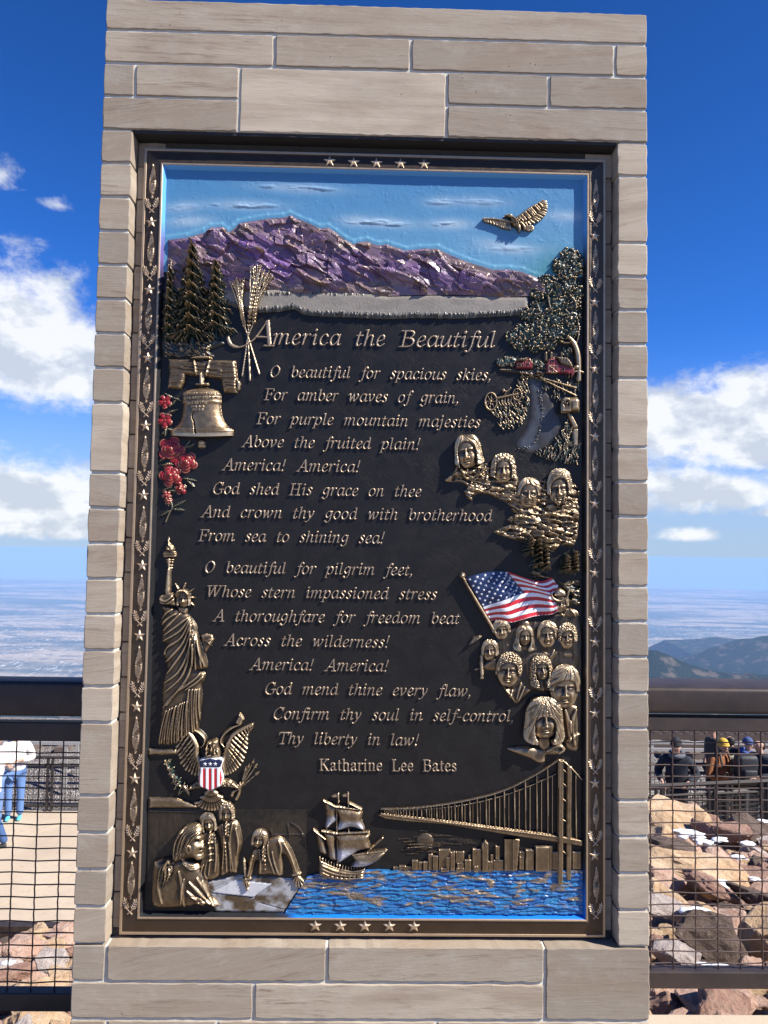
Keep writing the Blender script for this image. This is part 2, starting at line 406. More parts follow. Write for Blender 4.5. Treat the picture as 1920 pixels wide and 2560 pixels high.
def facets(x, y, seed=0, k=0.8):
    "worley cells: returns (nearest, second - nearest, cell id, planar tilt inside the cell)"
    ix = np.floor(x); iy = np.floor(y)
    d1 = np.full(x.shape, 9.0); d2 = np.full(x.shape, 9.0); cid = np.zeros(x.shape); tl = np.zeros(x.shape)
    for ox in (-1, 0, 1):
        for oy in (-1, 0, 1):
            jx = ix + ox; jy = iy + oy
            px = jx + 0.5 + k * (_hash(jx, jy, seed) - 0.5); py = jy + 0.5 + k * (_hash(jx, jy, seed + 7) - 0.5)
            dx = x - px; dy = y - py; d = np.sqrt(dx * dx + dy * dy)
            h = _hash(jx, jy, seed + 13); a = h * 6.283; t = dx * np.cos(a) + dy * np.sin(a)
            near = d < d1
            d2 = np.where(near, d1, np.minimum(d2, d)); cid = np.where(near, h, cid); tl = np.where(near, t, tl); d1 = np.where(near, d, d1)
    return d1, d2 - d1, cid, tl
def blur(a, r):
    r = int(max(1, round(r)))
    for ax in (0, 1):
        for _ in range(2):
            p = np.pad(a, [(r + 1, r) if k == ax else (0, 0) for k in (0, 1)], mode='edge')
            c = np.cumsum(p, axis=ax); n = a.shape[ax]
            a = (np.take(c, range(2 * r + 1, 2 * r + 1 + n), axis=ax) - np.take(c, range(0, n), axis=ax)) / (2 * r + 1)
    return a
def spline(pts, closed=False, n=6):
    P = np.array(pts, float); m = len(P)
    if m < 3: return P
    out = []
    idx = range(m) if closed else range(m - 1)
    for i in idx:
        p0 = P[(i - 1) % m] if (closed or i > 0) else P[0]; p1 = P[i]; p2 = P[(i + 1) % m]
        p3 = P[(i + 2) % m] if (closed or i + 2 < m) else P[-1]
        for k in range(n):
            t = k / n
            out.append(0.5 * ((2 * p1) + (-p0 + p2) * t + (2 * p0 - 5 * p1 + 4 * p2 - p3) * t * t + (-p0 + 3 * p1 - 3 * p2 + p3) * t ** 3))
    if not closed: out.append(P[-1])
    return np.array(out)
def sstep(x, a, b):
    t = np.clip((x - a) / (b - a), 0, 1); return t * t * (3 - 2 * t)

class Canvas:
    def __init__(s, x0, y0, x1, y1, step=1.5):
        s.step = step
        s.x0, s.y0 = x0, y0
        s.nx = int((x1 - x0) / step) + 1; s.ny = int((y1 - y0) / step) + 1
        s.xs = x0 + np.arange(s.nx) * step; s.ys = y0 + np.arange(s.ny) * step
        s.X, s.Y = np.meshgrid(s.xs, s.ys)
        s.M = np.full(s.X.shape, -50.0); s.H = np.zeros(s.X.shape)
        s.P = np.zeros(s.X.shape + (4,)); s.rubx = np.zeros(s.X.shape)
    # ---- signed distances
    def sd_poly(s, pts, smooth=True, n=5, sl=None):
        P = spline(pts, True, n) if smooth else np.array(pts, float)
        X, Y = (s.X, s.Y) if sl is None else (s.X[sl], s.Y[sl])
        D = np.full(X.shape, 1e9); ins = np.zeros(X.shape, bool)
        m = len(P)
        for i in range(m):
            ax, ay = P[i]; bx, by = P[(i + 1) % m]
            ex, ey = bx - ax, by - ay; L = ex * ex + ey * ey + 1e-12
            t = np.clip(((X - ax) * ex + (Y - ay) * ey) / L, 0, 1)
            D = np.minimum(D, (X - ax - t * ex) ** 2 + (Y - ay - t * ey) ** 2)
            if ay != by:
                c = (ay > Y) != (by > Y)
                ins ^= c & (X < ex * (Y - ay) / (by - ay) + ax)
        D = np.sqrt(D); return np.where(ins, D, -D)
    def win(s, x0, y0, x1, y1):
        a = max(0, int((x0 - s.x0) / s.step)); b = min(s.nx, int((x1 - s.x0) / s.step) + 2)
        c = max(0, int((y0 - s.y0) / s.step)); d = min(s.ny, int((y1 - s.y0) / s.step) + 2)
        if b <= a or d <= c: return None
        return (slice(c, d), slice(a, b))
    # ---- sculpting
    def layer(s, sd, h, r=6.0, mode='over', base=0.0, sl=None, mask=True, paint=None, prof='round', tex=None):
        "add a shape with signed distance sd: rises over r px to h px; tex = extra height"
        sl = sl or (slice(None), slice(None))
        t = np.clip(sd / r, 0, 1)
        p = np.sqrt(np.clip(1 - (1 - t) ** 2, 0, 1)) if prof == 'round' else (t if prof == 'flat' else t * t * (3 - 2 * t))
        ins = sd > 0
        H = s.H[sl]
        hh = base + h * p + (tex * p if tex is not None else 0)
        if mode == 'over': H[ins] = hh[ins] if isinstance(hh, np.ndarray) else hh
        elif mode == 'add': H[ins] += hh[ins]
        elif mode == 'max': H[ins] = np.maximum(H, hh)[ins]
        if mask: s.M[sl] = np.maximum(s.M[sl], sd)
        if paint is not None: s.P[sl][ins] = paint
        return sd
    def poly(s, pts, h, r=6.0, smooth=True, **k):
        P = np.array(pts, float); pad = 3 * s.step
        w = s.win(P[:, 0].min() - 12, P[:, 1].min() - 12, P[:, 0].max() + 12, P[:, 1].max() + 12)
        if w is None: return
        tex = k.pop('tex', None)
        if callable(tex): tex = tex(s.X[w], s.Y[w])
        sd = s.sd_poly(P, smooth, sl=w)
        s.layer(sd, h, r, sl=w, tex=tex, **k)
    def line(s, pts, w, h, mode='add', mask=False, smooth=True, paint=None, prof='round', rub=0.0, nib=None, n=5, base=0.0):
        P = spline(pts, False, n) if (smooth and len(pts) > 2) else np.array(pts, float)
        m = len(P)
        if isinstance(w, (int, float)): W = np.full(m, float(w))
        else: W = np.interp(np.linspace(0, 1, m), np.linspace(0, 1, len(w)), w)
        pad = W.max() + 2 * s.step
        wn = s.win(P[:, 0].min() - pad, P[:, 1].min() - pad, P[:, 0].max() + pad, P[:, 1].max() + pad)
        if wn is None: return
        X = s.X[wn]; Y = s.Y[wn]
        if nib is not None:
            q, ang = nib; ca, sa = math.cos(ang), math.sin(ang)
            X, Y = X * ca + Y * sa, (-X * sa + Y * ca) / q
            P = np.stack([P[:, 0] * ca + P[:, 1] * sa, (-P[:, 0] * sa + P[:, 1] * ca) / q], 1)
        S = np.full(X.shape, -1e9); T = np.zeros(X.shape)
        for i in range(m - 1):
            ax, ay = P[i]; ex, ey = P[i + 1] - P[i]; L = ex * ex + ey * ey + 1e-9
            t = np.clip(((X - ax) * ex + (Y - ay) * ey) / L, 0, 1)
            r = W[i] * (1 - t) + W[i + 1] * t
            d = r - np.sqrt((X - ax - t * ex) ** 2 + (Y - ay - t * ey) ** 2)
            k = d > S; S = np.where(k, d, S); T = np.where(k, d / np.maximum(r, 1e-6), T)
        ins = S > 0; T = np.clip(T, 0, 1)
        p = np.sqrt(np.clip(1 - (1 - T) ** 2, 0, 1)) if prof == 'round' else (T if prof == 'flat' else sstep(T, 0, 1))
        H = s.H[wn]
        if mode == 'add': H[ins] += (h * p)[ins]
        elif mode == 'max': H[ins] = np.maximum(H, base + h * p)[ins]
        elif mode == 'over': H[ins] = (base + h * p)[ins]
        if mask: s.M[wn] = np.maximum(s.M[wn], S)
        if paint is not None: s.P[wn][ins] = paint
        if rub:
            q = s.rubx[wn]; q[ins] = (np.maximum if rub > 0 else np.minimum)(q, rub * p)[ins]
    def gauss(s, x, y, rx, ry, h, ang=0.0):
        R = 2.6 * max(rx, ry); w = s.win(x - R, y - R, x + R, y + R)
        if w is None: return
        X = s.X[w] - x; Y = s.Y[w] - y
        if ang: X, Y = X * math.cos(ang) + Y * math.sin(ang), -X * math.sin(ang) + Y * math.cos(ang)
        s.H[w] += h * np.exp(-(X / rx) ** 2 - (Y / ry) ** 2)
    def dome(s, x, y, rx, ry, h, ang=0.0, mode='max', base=0.0, mask=True, paint=None, power=0.5):
        R = 1.1 * max(rx, ry) + 3; w = s.win(x - R, y - R, x + R, y + R)
        if w is None: return
        X = s.X[w] - x; Y = s.Y[w] - y
        if ang: X, Y = X * math.cos(ang) + Y * math.sin(ang), -X * math.sin(ang) + Y * math.cos(ang)
        q = np.sqrt((X / rx) ** 2 + (Y / ry) ** 2); sd = (1 - q) * min(rx, ry); ins = sd > 0
        p = np.clip(1 - q * q, 0, 1) ** power; H = s.H[w]; hh = base + h * p
        if mode == 'max': H[ins] = np.maximum(H, hh)[ins]
        elif mode == 'add': H[ins] += hh[ins]
        else: H[ins] = hh[ins]
        if mask: s.M[w] = np.maximum(s.M[w], sd)
        if paint is not None: s.P[w][ins] = paint
    def star(s, x, y, R, h, rot=0.0, r=3.0, ridge=False, mode='over', paint=None, base=0.0, squash=1.0):
        pts = []
        for k in range(10):
            a = -math.pi / 2 + k * math.pi / 5 + rot; rr = R if k % 2 == 0 else R * 0.41
            pts.append((x + rr * math.cos(a) * squash, y + rr * math.sin(a)))
        s.poly(pts, h, r, smooth=False, mode=mode, prof='flat', paint=paint, base=base)
    # ---- mesh
    def build(s, name, mat, parent, yp=None, rub=0.6, gain=0.12, hp=6.0, zbase=-1.0, smooth=True, label=None, skirt=True):
        "rub: how far the bronze is polished through the patina on level ground; gain: extra on crests"
        M = s.M; ins = M > 0
        if not ins.any(): return None
        ny, nx = M.shape
        hpf = s.H - blur(s.H, hp / s.step)
        RB = np.clip(rub + gain * hpf + s.rubx, 0, 1)
        gid = np.full(M.shape, -1, np.int64); gid[ins] = np.arange(ins.sum())
        vx = [s.X[ins]]; vy = [s.Y[ins]]; vh = [s.H[ins]]; vr = [RB[ins]]; vp = [s.P[ins]]
        base = int(ins.sum())
        def edges(a0, a1):
            "crossings between the two shifted views"
            nonlocal base
            ma, mb = M[a0], M[a1]; cr = (ma > 0) != (mb > 0)
            t = (ma / (ma - mb + 1e-12))[cr]; t = np.clip(t, 0.02, 0.98)
            xa, xb, ya, yb = s.X[a0][cr], s.X[a1][cr], s.Y[a0][cr], s.Y[a1][cr]
            ia = ins[a0][cr]
            ha = np.where(ia, s.H[a0][cr], s.H[a1][cr]); ra = np.where(ia, RB[a0][cr], RB[a1][cr]); pa = np.where(ia[:, None], s.P[a0][cr], s.P[a1][cr])
            ids = np.full(cr.shape, -1, np.int64); ids[cr] = base + np.arange(cr.sum()); base += int(cr.sum())
            vx.append(xa + (xb - xa) * t); vy.append(ya + (yb - ya) * t); vh.append(ha); vr.append(ra); vp.append(pa)
            return ids
        he = edges((slice(None), slice(0, nx - 1)), (slice(None), slice(1, nx)))
        ve = edges((slice(0, ny - 1), slice(None)), (slice(1, ny), slice(None)))
        ring = [gid[:-1, :-1], he[:-1, :], gid[:-1, 1:], ve[:, 1:], gid[1:, 1:], he[1:, :], gid[1:, :-1], ve[:, :-1]]
        code = sum((ring[2 * k] >= 0).astype(int) << k for k in range(4))
        loops = []; sizes = []; walls = []
        for cs in range(1, 16):
            sel = code == cs
            if not sel.any(): continue
            items = []
            for k in range(4):
                if cs >> k & 1: items.append(2 * k)
                if (cs >> k & 1) != (cs >> ((k + 1) % 4) & 1): items.append(2 * k + 1)
            A = np.stack([ring[i][sel] for i in items], 1)
            loops.append(A[:, ::-1].ravel()); sizes.append(np.full(len(A), len(items)))
            if skirt:
                m = len(items)
                for j in range(m):
                    if items[j] % 2 == 1 and items[(j + 1) % m] % 2 == 1: walls.append(np.stack([A[:, j], A[:, (j + 1) % m]], 1))
        X = np.concatenate(vx); Y = np.concatenate(vy); Hh = np.concatenate(vh); Rr = np.concatenate(vr); Pp = np.concatenate(vp)
        nw = 0
        if walls:
            Wl = np.concatenate(walls); u, inv = np.unique(Wl, return_inverse=True); inv = inv.reshape(Wl.shape); n0 = len(X); k = len(u)
            X = np.concatenate([X, X[u], X[u]]); Y = np.concatenate([Y, Y[u], Y[u]]); Hh = np.concatenate([Hh, Hh[u], np.full(k, zbase)])
            Rr = np.concatenate([Rr, Rr[u] * 0.8, Rr[u] * 0.5]); Pp = np.concatenate([Pp, Pp[u], Pp[u]])
            q = np.stack([n0 + inv[:, 0], n0 + inv[:, 1], n0 + k + inv[:, 1], n0 + k + inv[:, 0]], 1)
            loops.append(q.ravel()); sizes.append(np.full(len(q), 4)); nw = len(q)
        L = np.concatenate(loops).astype(np.int32); Sz = np.concatenate(sizes); st = np.concatenate([[0], np.cumsum(Sz)[:-1]]).astype(np.int32)
        yp0 = Y_PANEL - 0.6 * PX * float(Hh.max()) if yp is None else yp
        yb = s.ybase if hasattr(s, 'ybase') else Y_PANEL
        wx, wz = on_plane_y(X, Y, yp0)
        co = np.stack([wx, yb - Hh * PX, wz], 1)
        me = bpy.data.meshes.new(name)
        me.vertices.add(len(co)); me.vertices.foreach_set('co', co.astype(np.float32).ravel())
        me.loops.add(len(L)); me.loops.foreach_set('vertex_index', L)
        me.polygons.add(len(st)); me.polygons.foreach_set('loop_start', st)
        me.polygons.foreach_set('use_smooth', np.full(len(st), bool(smooth)))
        me.update(calc_edges=True)
        a = me.attributes.new('rub', 'FLOAT', 'POINT'); a.data.foreach_set('value', Rr.astype(np.float32))
        a = me.attributes.new('paint', 'FLOAT_COLOR', 'POINT'); a.data.foreach_set('color', Pp.astype(np.float32).ravel())
        o = link(name, me, mat, parent)
        if label: o['label'] = label
        return o

# ------------------------------------------------------------------ bronze materials
def mat_relief():
    m, nt, b = new_mat("patinated_bronze"); n = N(nt)
    rub = n.attr('rub').outputs['Fac']; pn = n.attr('paint')
    v = n.coords()
    w1 = n.noise(v, 60, 5, 0.6); w2 = n.noise(v, 420, 4, 0.6)
    r = n.m('ADD', rub, n.m('MULTIPLY', n.m('SUBTRACT', w1, 0.5), 0.45))
    r = n.m('ADD', r, n.m('MULTIPLY', n.m('SUBTRACT', w2, 0.5), 0.35), clamp=True)
    bronze = n.ramp(r, [(0.0, (0.012, 0.010, 0.008)), (0.35, (0.060, 0.042, 0.026)), (0.68, (0.225, 0.155, 0.088)), (1.0, (0.52, 0.39, 0.24))])
    pa = pn.outputs['Alpha']
    # paint wears through where the relief is rubbed
    cov = n.m('MULTIPLY', pa, n.rng(r, 0.55, 0.85, 1.0, 0.06))
    col = n.mix(cov, bronze, pn.outputs['Color'])
    n.put(b.inputs['Base Color'], col)
    n.put(b.inputs['Metallic'], n.m('MULTIPLY', n.rng(r, 0.1, 0.6, 0.25, 0.8), n.m('SUBTRACT', 1.0, cov)))
    n.put(b.inputs['Roughness'], n.rng(w1, 0.3, 0.7, 0.30, 0.44))
    n.put(b.inputs['Normal'], n.bump(n.m('ADD', w2, n.m('MULTIPLY', n.noise(v, 160, 3, 0.6), 1.2)), 0.16, 0.002))
    b.inputs['Coat Weight'].default_value = 0.12; b.inputs['Coat Roughness'].default_value = 0.25
    return m
MAT_RELIEF = mat_relief()
def mat_field(name, col, rough=0.40, strength=0.38):
    m, nt, b = new_mat(name); n = N(nt)
    v = n.coords(); vd = n.coords((1, 1, 1.5), (0, 0.5, 0))
    a = n.noise(vd, 42, 3, 0.5, 1.3); c = n.noise(v, 20, 4, 0.55, 0.7); f = n.noise(v, 700, 3, 0.6)
    rid = n.m('ABSOLUTE', n.m('SUBTRACT', a, 0.5))
    h = n.m('ADD', n.m('MULTIPLY', n.rng(rid, 0.0, 0.07, 1.0, 0.0, True), n.rng(n.noise(v, 14, 2, 0.5), 0.42, 0.62)), n.m('ADD', n.m('MULTIPLY', c, 1.2), n.m('MULTIPLY', f, 0.10)))
    n.put(b.inputs['Base Color'], n.mix(c, tuple(x * 0.8 for x in col), tuple(x * 1.25 for x in col)))
    b.inputs['Metallic'].default_value = 0.72; n.put(b.inputs['Roughness'], n.rng(c, 0.3, 0.7, rough - 0.05, rough + 0.07))
    b.inputs['Specular IOR Level'].default_value = 0.25
    n.put(b.inputs['Normal'], n.bump(h, strength, 0.0022))
    return m
MAT_FIELD = mat_field("dark_bronze_field", (0.032, 0.029, 0.027), 0.40, 0.26)
MAT_BAR = mat_field("dark_bronze_frame", (0.088, 0.064, 0.046), 0.38, 0.18)
def mat_gold(name, col, rough):
    m, nt, b = new_mat(name); n = N(nt); v = n.coords()
    w = n.noise(v, 140, 4, 0.6); w2 = n.noise(v, 30, 3, 0.5)
    c = n.mix(w, tuple(x * 0.75 for x in col), tuple(x * 1.15 for x in col))
    n.put(b.inputs['Base Color'], n.mix(n.rng(w2, 0.55, 0.8, 0, 0.35), c, tuple(x * 0.6 for x in col)))
    b.inputs['Metallic'].default_value = 0.75; n.put(b.inputs['Roughness'], n.rng(w2, 0.3, 0.7, rough - 0.06, rough + 0.08))
    n.put(b.inputs['Normal'], n.bump(w, 0.10, 0.001))
    return m
MAT_LETTER = mat_gold("polished_bronze_lettering", (0.42, 0.315, 0.215), 0.46)
MAT_ORNAMENT = mat_gold("bright_bronze_ornament", (0.66, 0.50, 0.34), 0.46)
MAT_BORDER = mat_gold("satin_bronze_border", (0.50, 0.365, 0.235), 0.44)

# ------------------------------------------------------------------ the plaque: frame, field, ornaments
plaque = empty("relief_plaque", (0, 0, 0))
tag(plaque, "dark bronze relief plaque with two verses of raised text set into the stone monument", "plaque")
def rect_from(corners, y):
    P = [on_plane_y(x, yy, y) for x, yy in corners]          # TL TR BR BL
    return ((P[0][0] + P[3][0]) / 2, (P[1][0] + P[2][0]) / 2, (P[3][1] + P[2][1]) / 2, (P[0][1] + P[1][1]) / 2)
OUT = rect_from([(358, 362), (1516, 400), (1516, 2345), (297, 2342)], Y_LIP)
INN = rect_from([(408, 408), (1466, 441), (1467, 2297), (347, 2295)], Y_LIP)
def sweep(name, prof, mat, parent, seg=40, attr=None):
    "prof: list of (s, dx, y): corner at lerp(OUT, INN, s) moved inwards by dx, at depth y"
    bm = bmesh.new(); rows = []
    for s, dx, y in prof:
        l, r, b, t = (OUT[i] + (INN[i] - OUT[i]) * s for i in range(4))
        l += dx; r -= dx; b += dx; t -= dx
        cs = [(l, b), (r, b), (r, t), (l, t)]; row = []
        for k in range(4):
            a, c = cs[k], cs[(k + 1) % 4]
            for j in range(seg): row.append(bm.verts.new((a[0] + (c[0] - a[0]) * j / seg, y, a[1] + (c[1] - a[1]) * j / seg)))
        rows.append(row)
    n = len(rows[0])
    for a, b_ in zip(rows, rows[1:]):
        for i in range(n): bm.faces.new((a[i], a[(i + 1) % n], b_[(i + 1) % n], b_[i]))
    return from_bm(name, bm, mat, parent)
BAR_OUT, BAR_IN, BAR_TILT = 0.0440, 0.0352, 0.19
def build_frame():
    Y0, Y1 = BAR_OUT, BAR_IN
    sweep("border_line", [(0, 0, Y0 + 0.006), (0, 0.0002, Y0 - 0.0015), (0, 0.0012, Y0 - 0.0026), (0, 0.0070, Y0 - 0.0026), (0, 0.0080, Y0 - 0.0014), (0, 0.0082, Y0 + 0.006)], MAT_BORDER, plaque)
    fr = sweep("frame", [(0, 0.0005, 0.066), (0, 0.0005, Y0), (0, 0.0081, Y0), (0, 0.012, Y0), (1, -0.010, Y1), (1, -0.0062, Y1), (1, -0.0008, Y1 + 0.002)], MAT_BAR, plaque)
    sweep("border_line", [(1, -0.0062, Y1 + 0.003), (1, -0.0058, Y1 - 0.0018), (1, -0.0050, Y1 - 0.0028), (1, -0.0010, Y1 - 0.0028), (1, 0, Y1 - 0.0018), (1, 0.0003, Y1 + 0.003)], MAT_BORDER, plaque)
    bv = sweep("inner_bevel", [(1, 0.0000, Y1), (1, 0.0022, Y1 + 0.002), (1, 0.0105, Y_PANEL + 0.0008)], MAT_RELIEF, plaque)
    me = bv.data; nv = len(me.vertices); co = np.zeros(nv * 3, np.float32); me.vertices.foreach_get('co', co); co = co.reshape(-1, 3)
    P = np.zeros((nv, 4), np.float32); P[:] = (0.016, 0.016, 0.017, 1)
    ztop = (INN[3] - co[:, 2]) / (INN[3] - INN[2])                      # 0 top .. 1 bottom
    left = co[:, 0] < INN[0] + 0.012; right = co[:, 0] > INN[1] - 0.012
    blue = np.array((0.10, 0.33, 0.66, 1)); vio = np.array((0.15, 0.10, 0.30, 1))
    top = (co[:, 2] > INN[3] - 0.012)
    f = np.clip((0.115 - ztop) / 0.03, 0, 1)[:, None]; P = np.where((left | right)[:, None], P * (1 - f) + blue * f, P)
    f = (np.clip((ztop - 0.085) / 0.03, 0, 1) * np.clip((0.16 - ztop) / 0.04, 0, 1))[:, None]; P = np.where(left[:, None], P * (1 - f) + vio * f, P)
    P[top] = blue
    wblue = np.array((0.006, 0.16, 0.58, 1)); bot = co[:, 2] < INN[2] + 0.012
    xr = (co[:, 0] - INN[0]) / (INN[1] - INN[0])
    f = (np.clip((xr - 0.325) / 0.02, 0, 1))[:, None]; P = np.where(bot[:, None], P * (1 - f) + wblue * f, P)
    f = (np.clip((ztop - 0.945) / 0.02, 0, 1))[:, None]; P = np.where(right[:, None], P * (1 - f) + wblue * f, P)
    a = me.attributes.new('paint', 'FLOAT_COLOR', 'POINT'); a.data.foreach_set('color', P.astype(np.float32).ravel())
    a = me.attributes.new('rub', 'FLOAT', 'POINT'); a.data.foreach_set('value', np.full(nv, 0.25, np.float32))
    # the field the verses stand on
    bm = bmesh.new(); y = Y_PANEL; m = 0.012
    add_box(bm, INN[0] + 0.004, INN[1] - 0.004, y, 0.0655, INN[2] + 0.004, INN[3] - 0.004)
    from_bm("field", bm, MAT_FIELD, plaque)
    return fr
FRAME = build_frame()

# ornaments are cast once each (star, cob of corn, laurel sprays) and repeated down both bars
def orn_canvas(w, h): 
    c = Canvas(-w, -h, w, h, 0.7); return c
def flat_mesh(c, name):
    "like Canvas.build but centred on the origin in the XZ plane"
    global on_plane_y
    keep = on_plane_y
    on_plane_y = lambda x, y, yy: (np.asarray(x, float) * PX, -np.asarray(y, float) * PX)
    c.ybase = 0.0
    o = c.build(name, MAT_ORNAMENT, None, yp=0.0, rub=0.85, gain=0.05, zbase=-3.0)
    on_plane_y = keep
    me = o.data; bpy.data.objects.remove(o); return me
def make_ornaments():
    c = orn_canvas(19, 19); c.star(0, 1.0, 17.5, 4.2, r=2.6); star = flat_mesh(c, "star")
    c = orn_canvas(12, 50)
    c.poly([(0, -47), (4.2, -36), (7.6, -20), (9.2, -2), (8.6, 16), (5.5, 31), (3, 41), (1.5, 47), (-3, 45), (-2, 36), (-6, 31), (-9, 16), (-8.6, -2), (-6, -20), (-3, -36)], 3.6, 2.0)
    ins = c.M.copy()
    # kernels on the upper half, wrapped husk lines below
    for r in range(14):
        for q in range(-2, 3):
            x = q * 3.6 + (1.8 if r % 2 else 0) + 1.2; y = -38 + r * 3.3
            if y < 6 - q * 5: c.gauss(x, y, 1.25, 1.25, -9)
    for k in range(9):
        y = -2 + k * 6.0
        c.line([(-10, y + 5), (-3, y - 1), (4, y - 10), (8, y - 17)], [0.5, 1.25, 1.1, 0.3], -9)
    c.M = np.minimum(c.M, np.where(c.H < 0.9, np.clip(c.H, -5, 1) - 0.9, 9))
    cob = flat_mesh(c, "corn_cob")
    c = orn_canvas(21, 22)
    for sx_ in (-1, 1):
        c.line([(-6 * sx_, 19), (1 * sx_, 13), (7 * sx_, 7), (12 * sx_, -2), (15 * sx_, -14)], [1.4, 1.2, 1.0, 0.8], 2.6, mode='max', mask=True)
        for (x, y, ang) in ((7, 6, 0.2), (10, 1, 0.35), (12.5, -5, 0.5), (14.2, -11, 0.8)):
            for dd in (-0.85, 0.75):
                a = math.radians(-75) + dd * 0.8 + (0.35 if dd > 0 else -0.1)
                L = 9.0
                c.line([(x * sx_, y), ((x + L * 0.5 * math.cos(a)) * sx_, y + L * 0.5 * math.sin(a)), ((x + L * math.cos(a)) * sx_, y + L * math.sin(a))], [0.6, 1.9, 0.3], 3.0, mode='max', mask=True)
        c.line([(15 * sx_, -13), (16 * sx_, -17), (16.5 * sx_, -21)], [0.6, 1.8, 0.3], 3.0, mode='max', mask=True)
    laurel = flat_mesh(c, "laurel_sprays")
    return star, cob, laurel
STAR, COB, LAUREL = make_ornaments()
def bar_depth(t):
    "depth of the sloping bar: t = 0 outer edge .. 1 inner edge"
    return BAR_OUT + (BAR_IN - BAR_OUT) * t
def put_orn(me, name, px, py, t=0.5, rot=(0, 0, 0), s=1.0):
    y = bar_depth(t) - 0.0006
    x, z = on_plane_y(px, py, y)
    o = bpy.data.objects.new(name, me); COL.objects.link(o); o.parent = FRAME
    o.location = (float(x), y, float(z)); o.scale = (s, 1, s); o.rotation_euler = rot
    return o
# survey centres of the right-hand bar (scaled from the photograph) : cobs, laurels, stars down the bar
def bars():
    L_star = [(378.5, 555), (373.5, 724), (370, 894), (364.5, 1064), (359, 1237), (356, 1413), (349, 1588), (342.5, 1766), (337, 1946), (331, 2131)]
    L_cob = [(382, 453), (377.5, 622), (372, 790), (367, 962), (362.5, 1134), (358, 1310), (353, 1481), (347, 1660), (340, 1837), (334.5, 2017), (328.5, 2200)]
    L_lau = [(380, 514), (375, 683), (370.5, 854), (366, 1024), (361.5, 1196), (356, 1371), (350.5, 1546), (344.5, 1724), (339, 1904), (332.5, 2083), (325.5, 2266)]
    R_star = [(1487, 590), (1487, 755), (1487, 922), (1488, 1091), (1487, 1258), (1487, 1431), (1488, 1604), (1487, 1782), (1487.5, 1957), (1487, 2137)]
    R_cob = [(1489, 489), (1488, 652), (1488, 819), (1488, 988), (1487, 1157), (1487, 1327), (1486.5, 1500), (1488, 1674), (1488.5, 1853), (1489, 2028), (1490, 2210)]
    R_lau = [(1488, 549), (1488, 713), (1487.5, 879), (1488, 1050), (1487, 1220), (1488, 1390), (1487.5, 1560), (1489, 1737), (1488, 1916), (1488, 2095), (1489, 2277)]
    for lst, me, nm, s in ((L_star, STAR, "star", 0.92), (L_cob, COB, "corn_cob", 0.98), (L_lau, LAUREL, "laurel_sprays", 0.96)):
        for p in lst: put_orn(me, nm, p[0], p[1], 0.5, (0, 0, -BAR_TILT), s)
    for lst, me, nm, s in ((R_star, STAR, "star", 0.92), (R_cob, COB, "corn_cob", 0.94), (R_lau, LAUREL, "laurel_sprays", 0.94)):
        for p in lst: put_orn(me, nm, p[0], p[1], 0.5, (0, 0, BAR_TILT), s)
    for p in ((824, 402), (884, 405), (941, 407), (1001, 408.5), (1060, 410)): put_orn(STAR, "star", p[0], p[1], 0.5, (-BAR_TILT, 0, 0), 0.98)
    for p in ((788.5, 2313), (851, 2313.5), (912, 2314), (973.5, 2314), (1035, 2314.5)): put_orn(STAR, "star", p[0], p[1], 0.5, (BAR_TILT, 0, 0), 1.02)
bars()

# ------------------------------------------------------------------ lettering: broad-nib skeleton letters, cast as raised type
# coordinates in ems, baseline 0, x-height .48, capitals .70; '~' strokes are smoothed
_S = {}
def G(ch, adv, *strokes): _S[ch] = (adv, strokes)
S_ = 'S'; P_ = 'P'
G('a', .47, (S_, (.38, .40), (.30, .475), (.19, .46), (.08, .33), (.05, .16), (.10, .03), (.18, .02), (.28, .10), (.37, .26)), (S_, (.41, .47), (.37, .25), (.36, .06), (.40, .015), (.47, .07)))
G('b', .45, (P_, (.07, .69), (.155, .70)), (P_, (.14, .70), (.08, .12)), (S_, (.08, .14), (.14, .03), (.22, .015), (.34, .10), (.40, .26), (.36, .42), (.28, .47), (.19, .42), (.11, .28)))
G('c', .38, (S_, (.34, .38), (.30, .46), (.22, .475), (.11, .38), (.05, .22), (.08, .06), (.17, .01), (.27, .04), (.35, .11)), (P_, (.335, .375), (.335, .40)))
G('d', .48, (S_, (.37, .38), (.29, .475), (.19, .46), (.08, .33), (.05, .16), (.10, .03), (.18, .02), (.28, .10), (.37, .26)), (P_, (.32, .69), (.40, .70)), (S_, (.40, .70), (.37, .25), (.36, .06), (.40, .015), (.47, .07)))
G('e', .38, (S_, (.08, .22), (.22, .25), (.32, .33), (.31, .44), (.23, .475), (.13, .40), (.06, .24), (.07, .08), (.16, .01), (.26, .035), (.35, .11)))
G('f', .30, (S_, (.40, .65), (.34, .71), (.26, .66), (.21, .48), (.16, .10), (.09, -.12), (.00, -.19), (-.06, -.14)), (P_, (.09, .465), (.34, .465)), (P_, (.385, .64), (.40, .65)))
G('g', .45, (S_, (.36, .40), (.29, .475), (.19, .46), (.09, .34), (.06, .20), (.12, .10), (.20, .10), (.30, .20), (.37, .36)), (S_, (.40, .47), (.36, .20), (.31, -.06), (.20, -.18), (.08, -.18), (.02, -.12)), (P_, (.03, -.13), (.05, -.12)))
G('h', .48, (P_, (.07, .69), (.155, .70)), (P_, (.15, .70), (.06, .015)), (S_, (.09, .22), (.17, .40), (.28, .475), (.36, .43), (.35, .28), (.33, .08), (.37, .015), (.45, .08)))
G('i', .25, (S_, (.03, .39), (.09, .47), (.13, .42), (.09, .10), (.12, .015), (.21, .08)), (P_, (.13, .645), (.145, .66)))
G('j', .25, (S_, (.03, .39), (.10, .47), (.14, .42), (.10, .10), (.04, -.12), (-.05, -.19), (-.11, -.14)), (P_, (.13, .645), (.145, .66)))
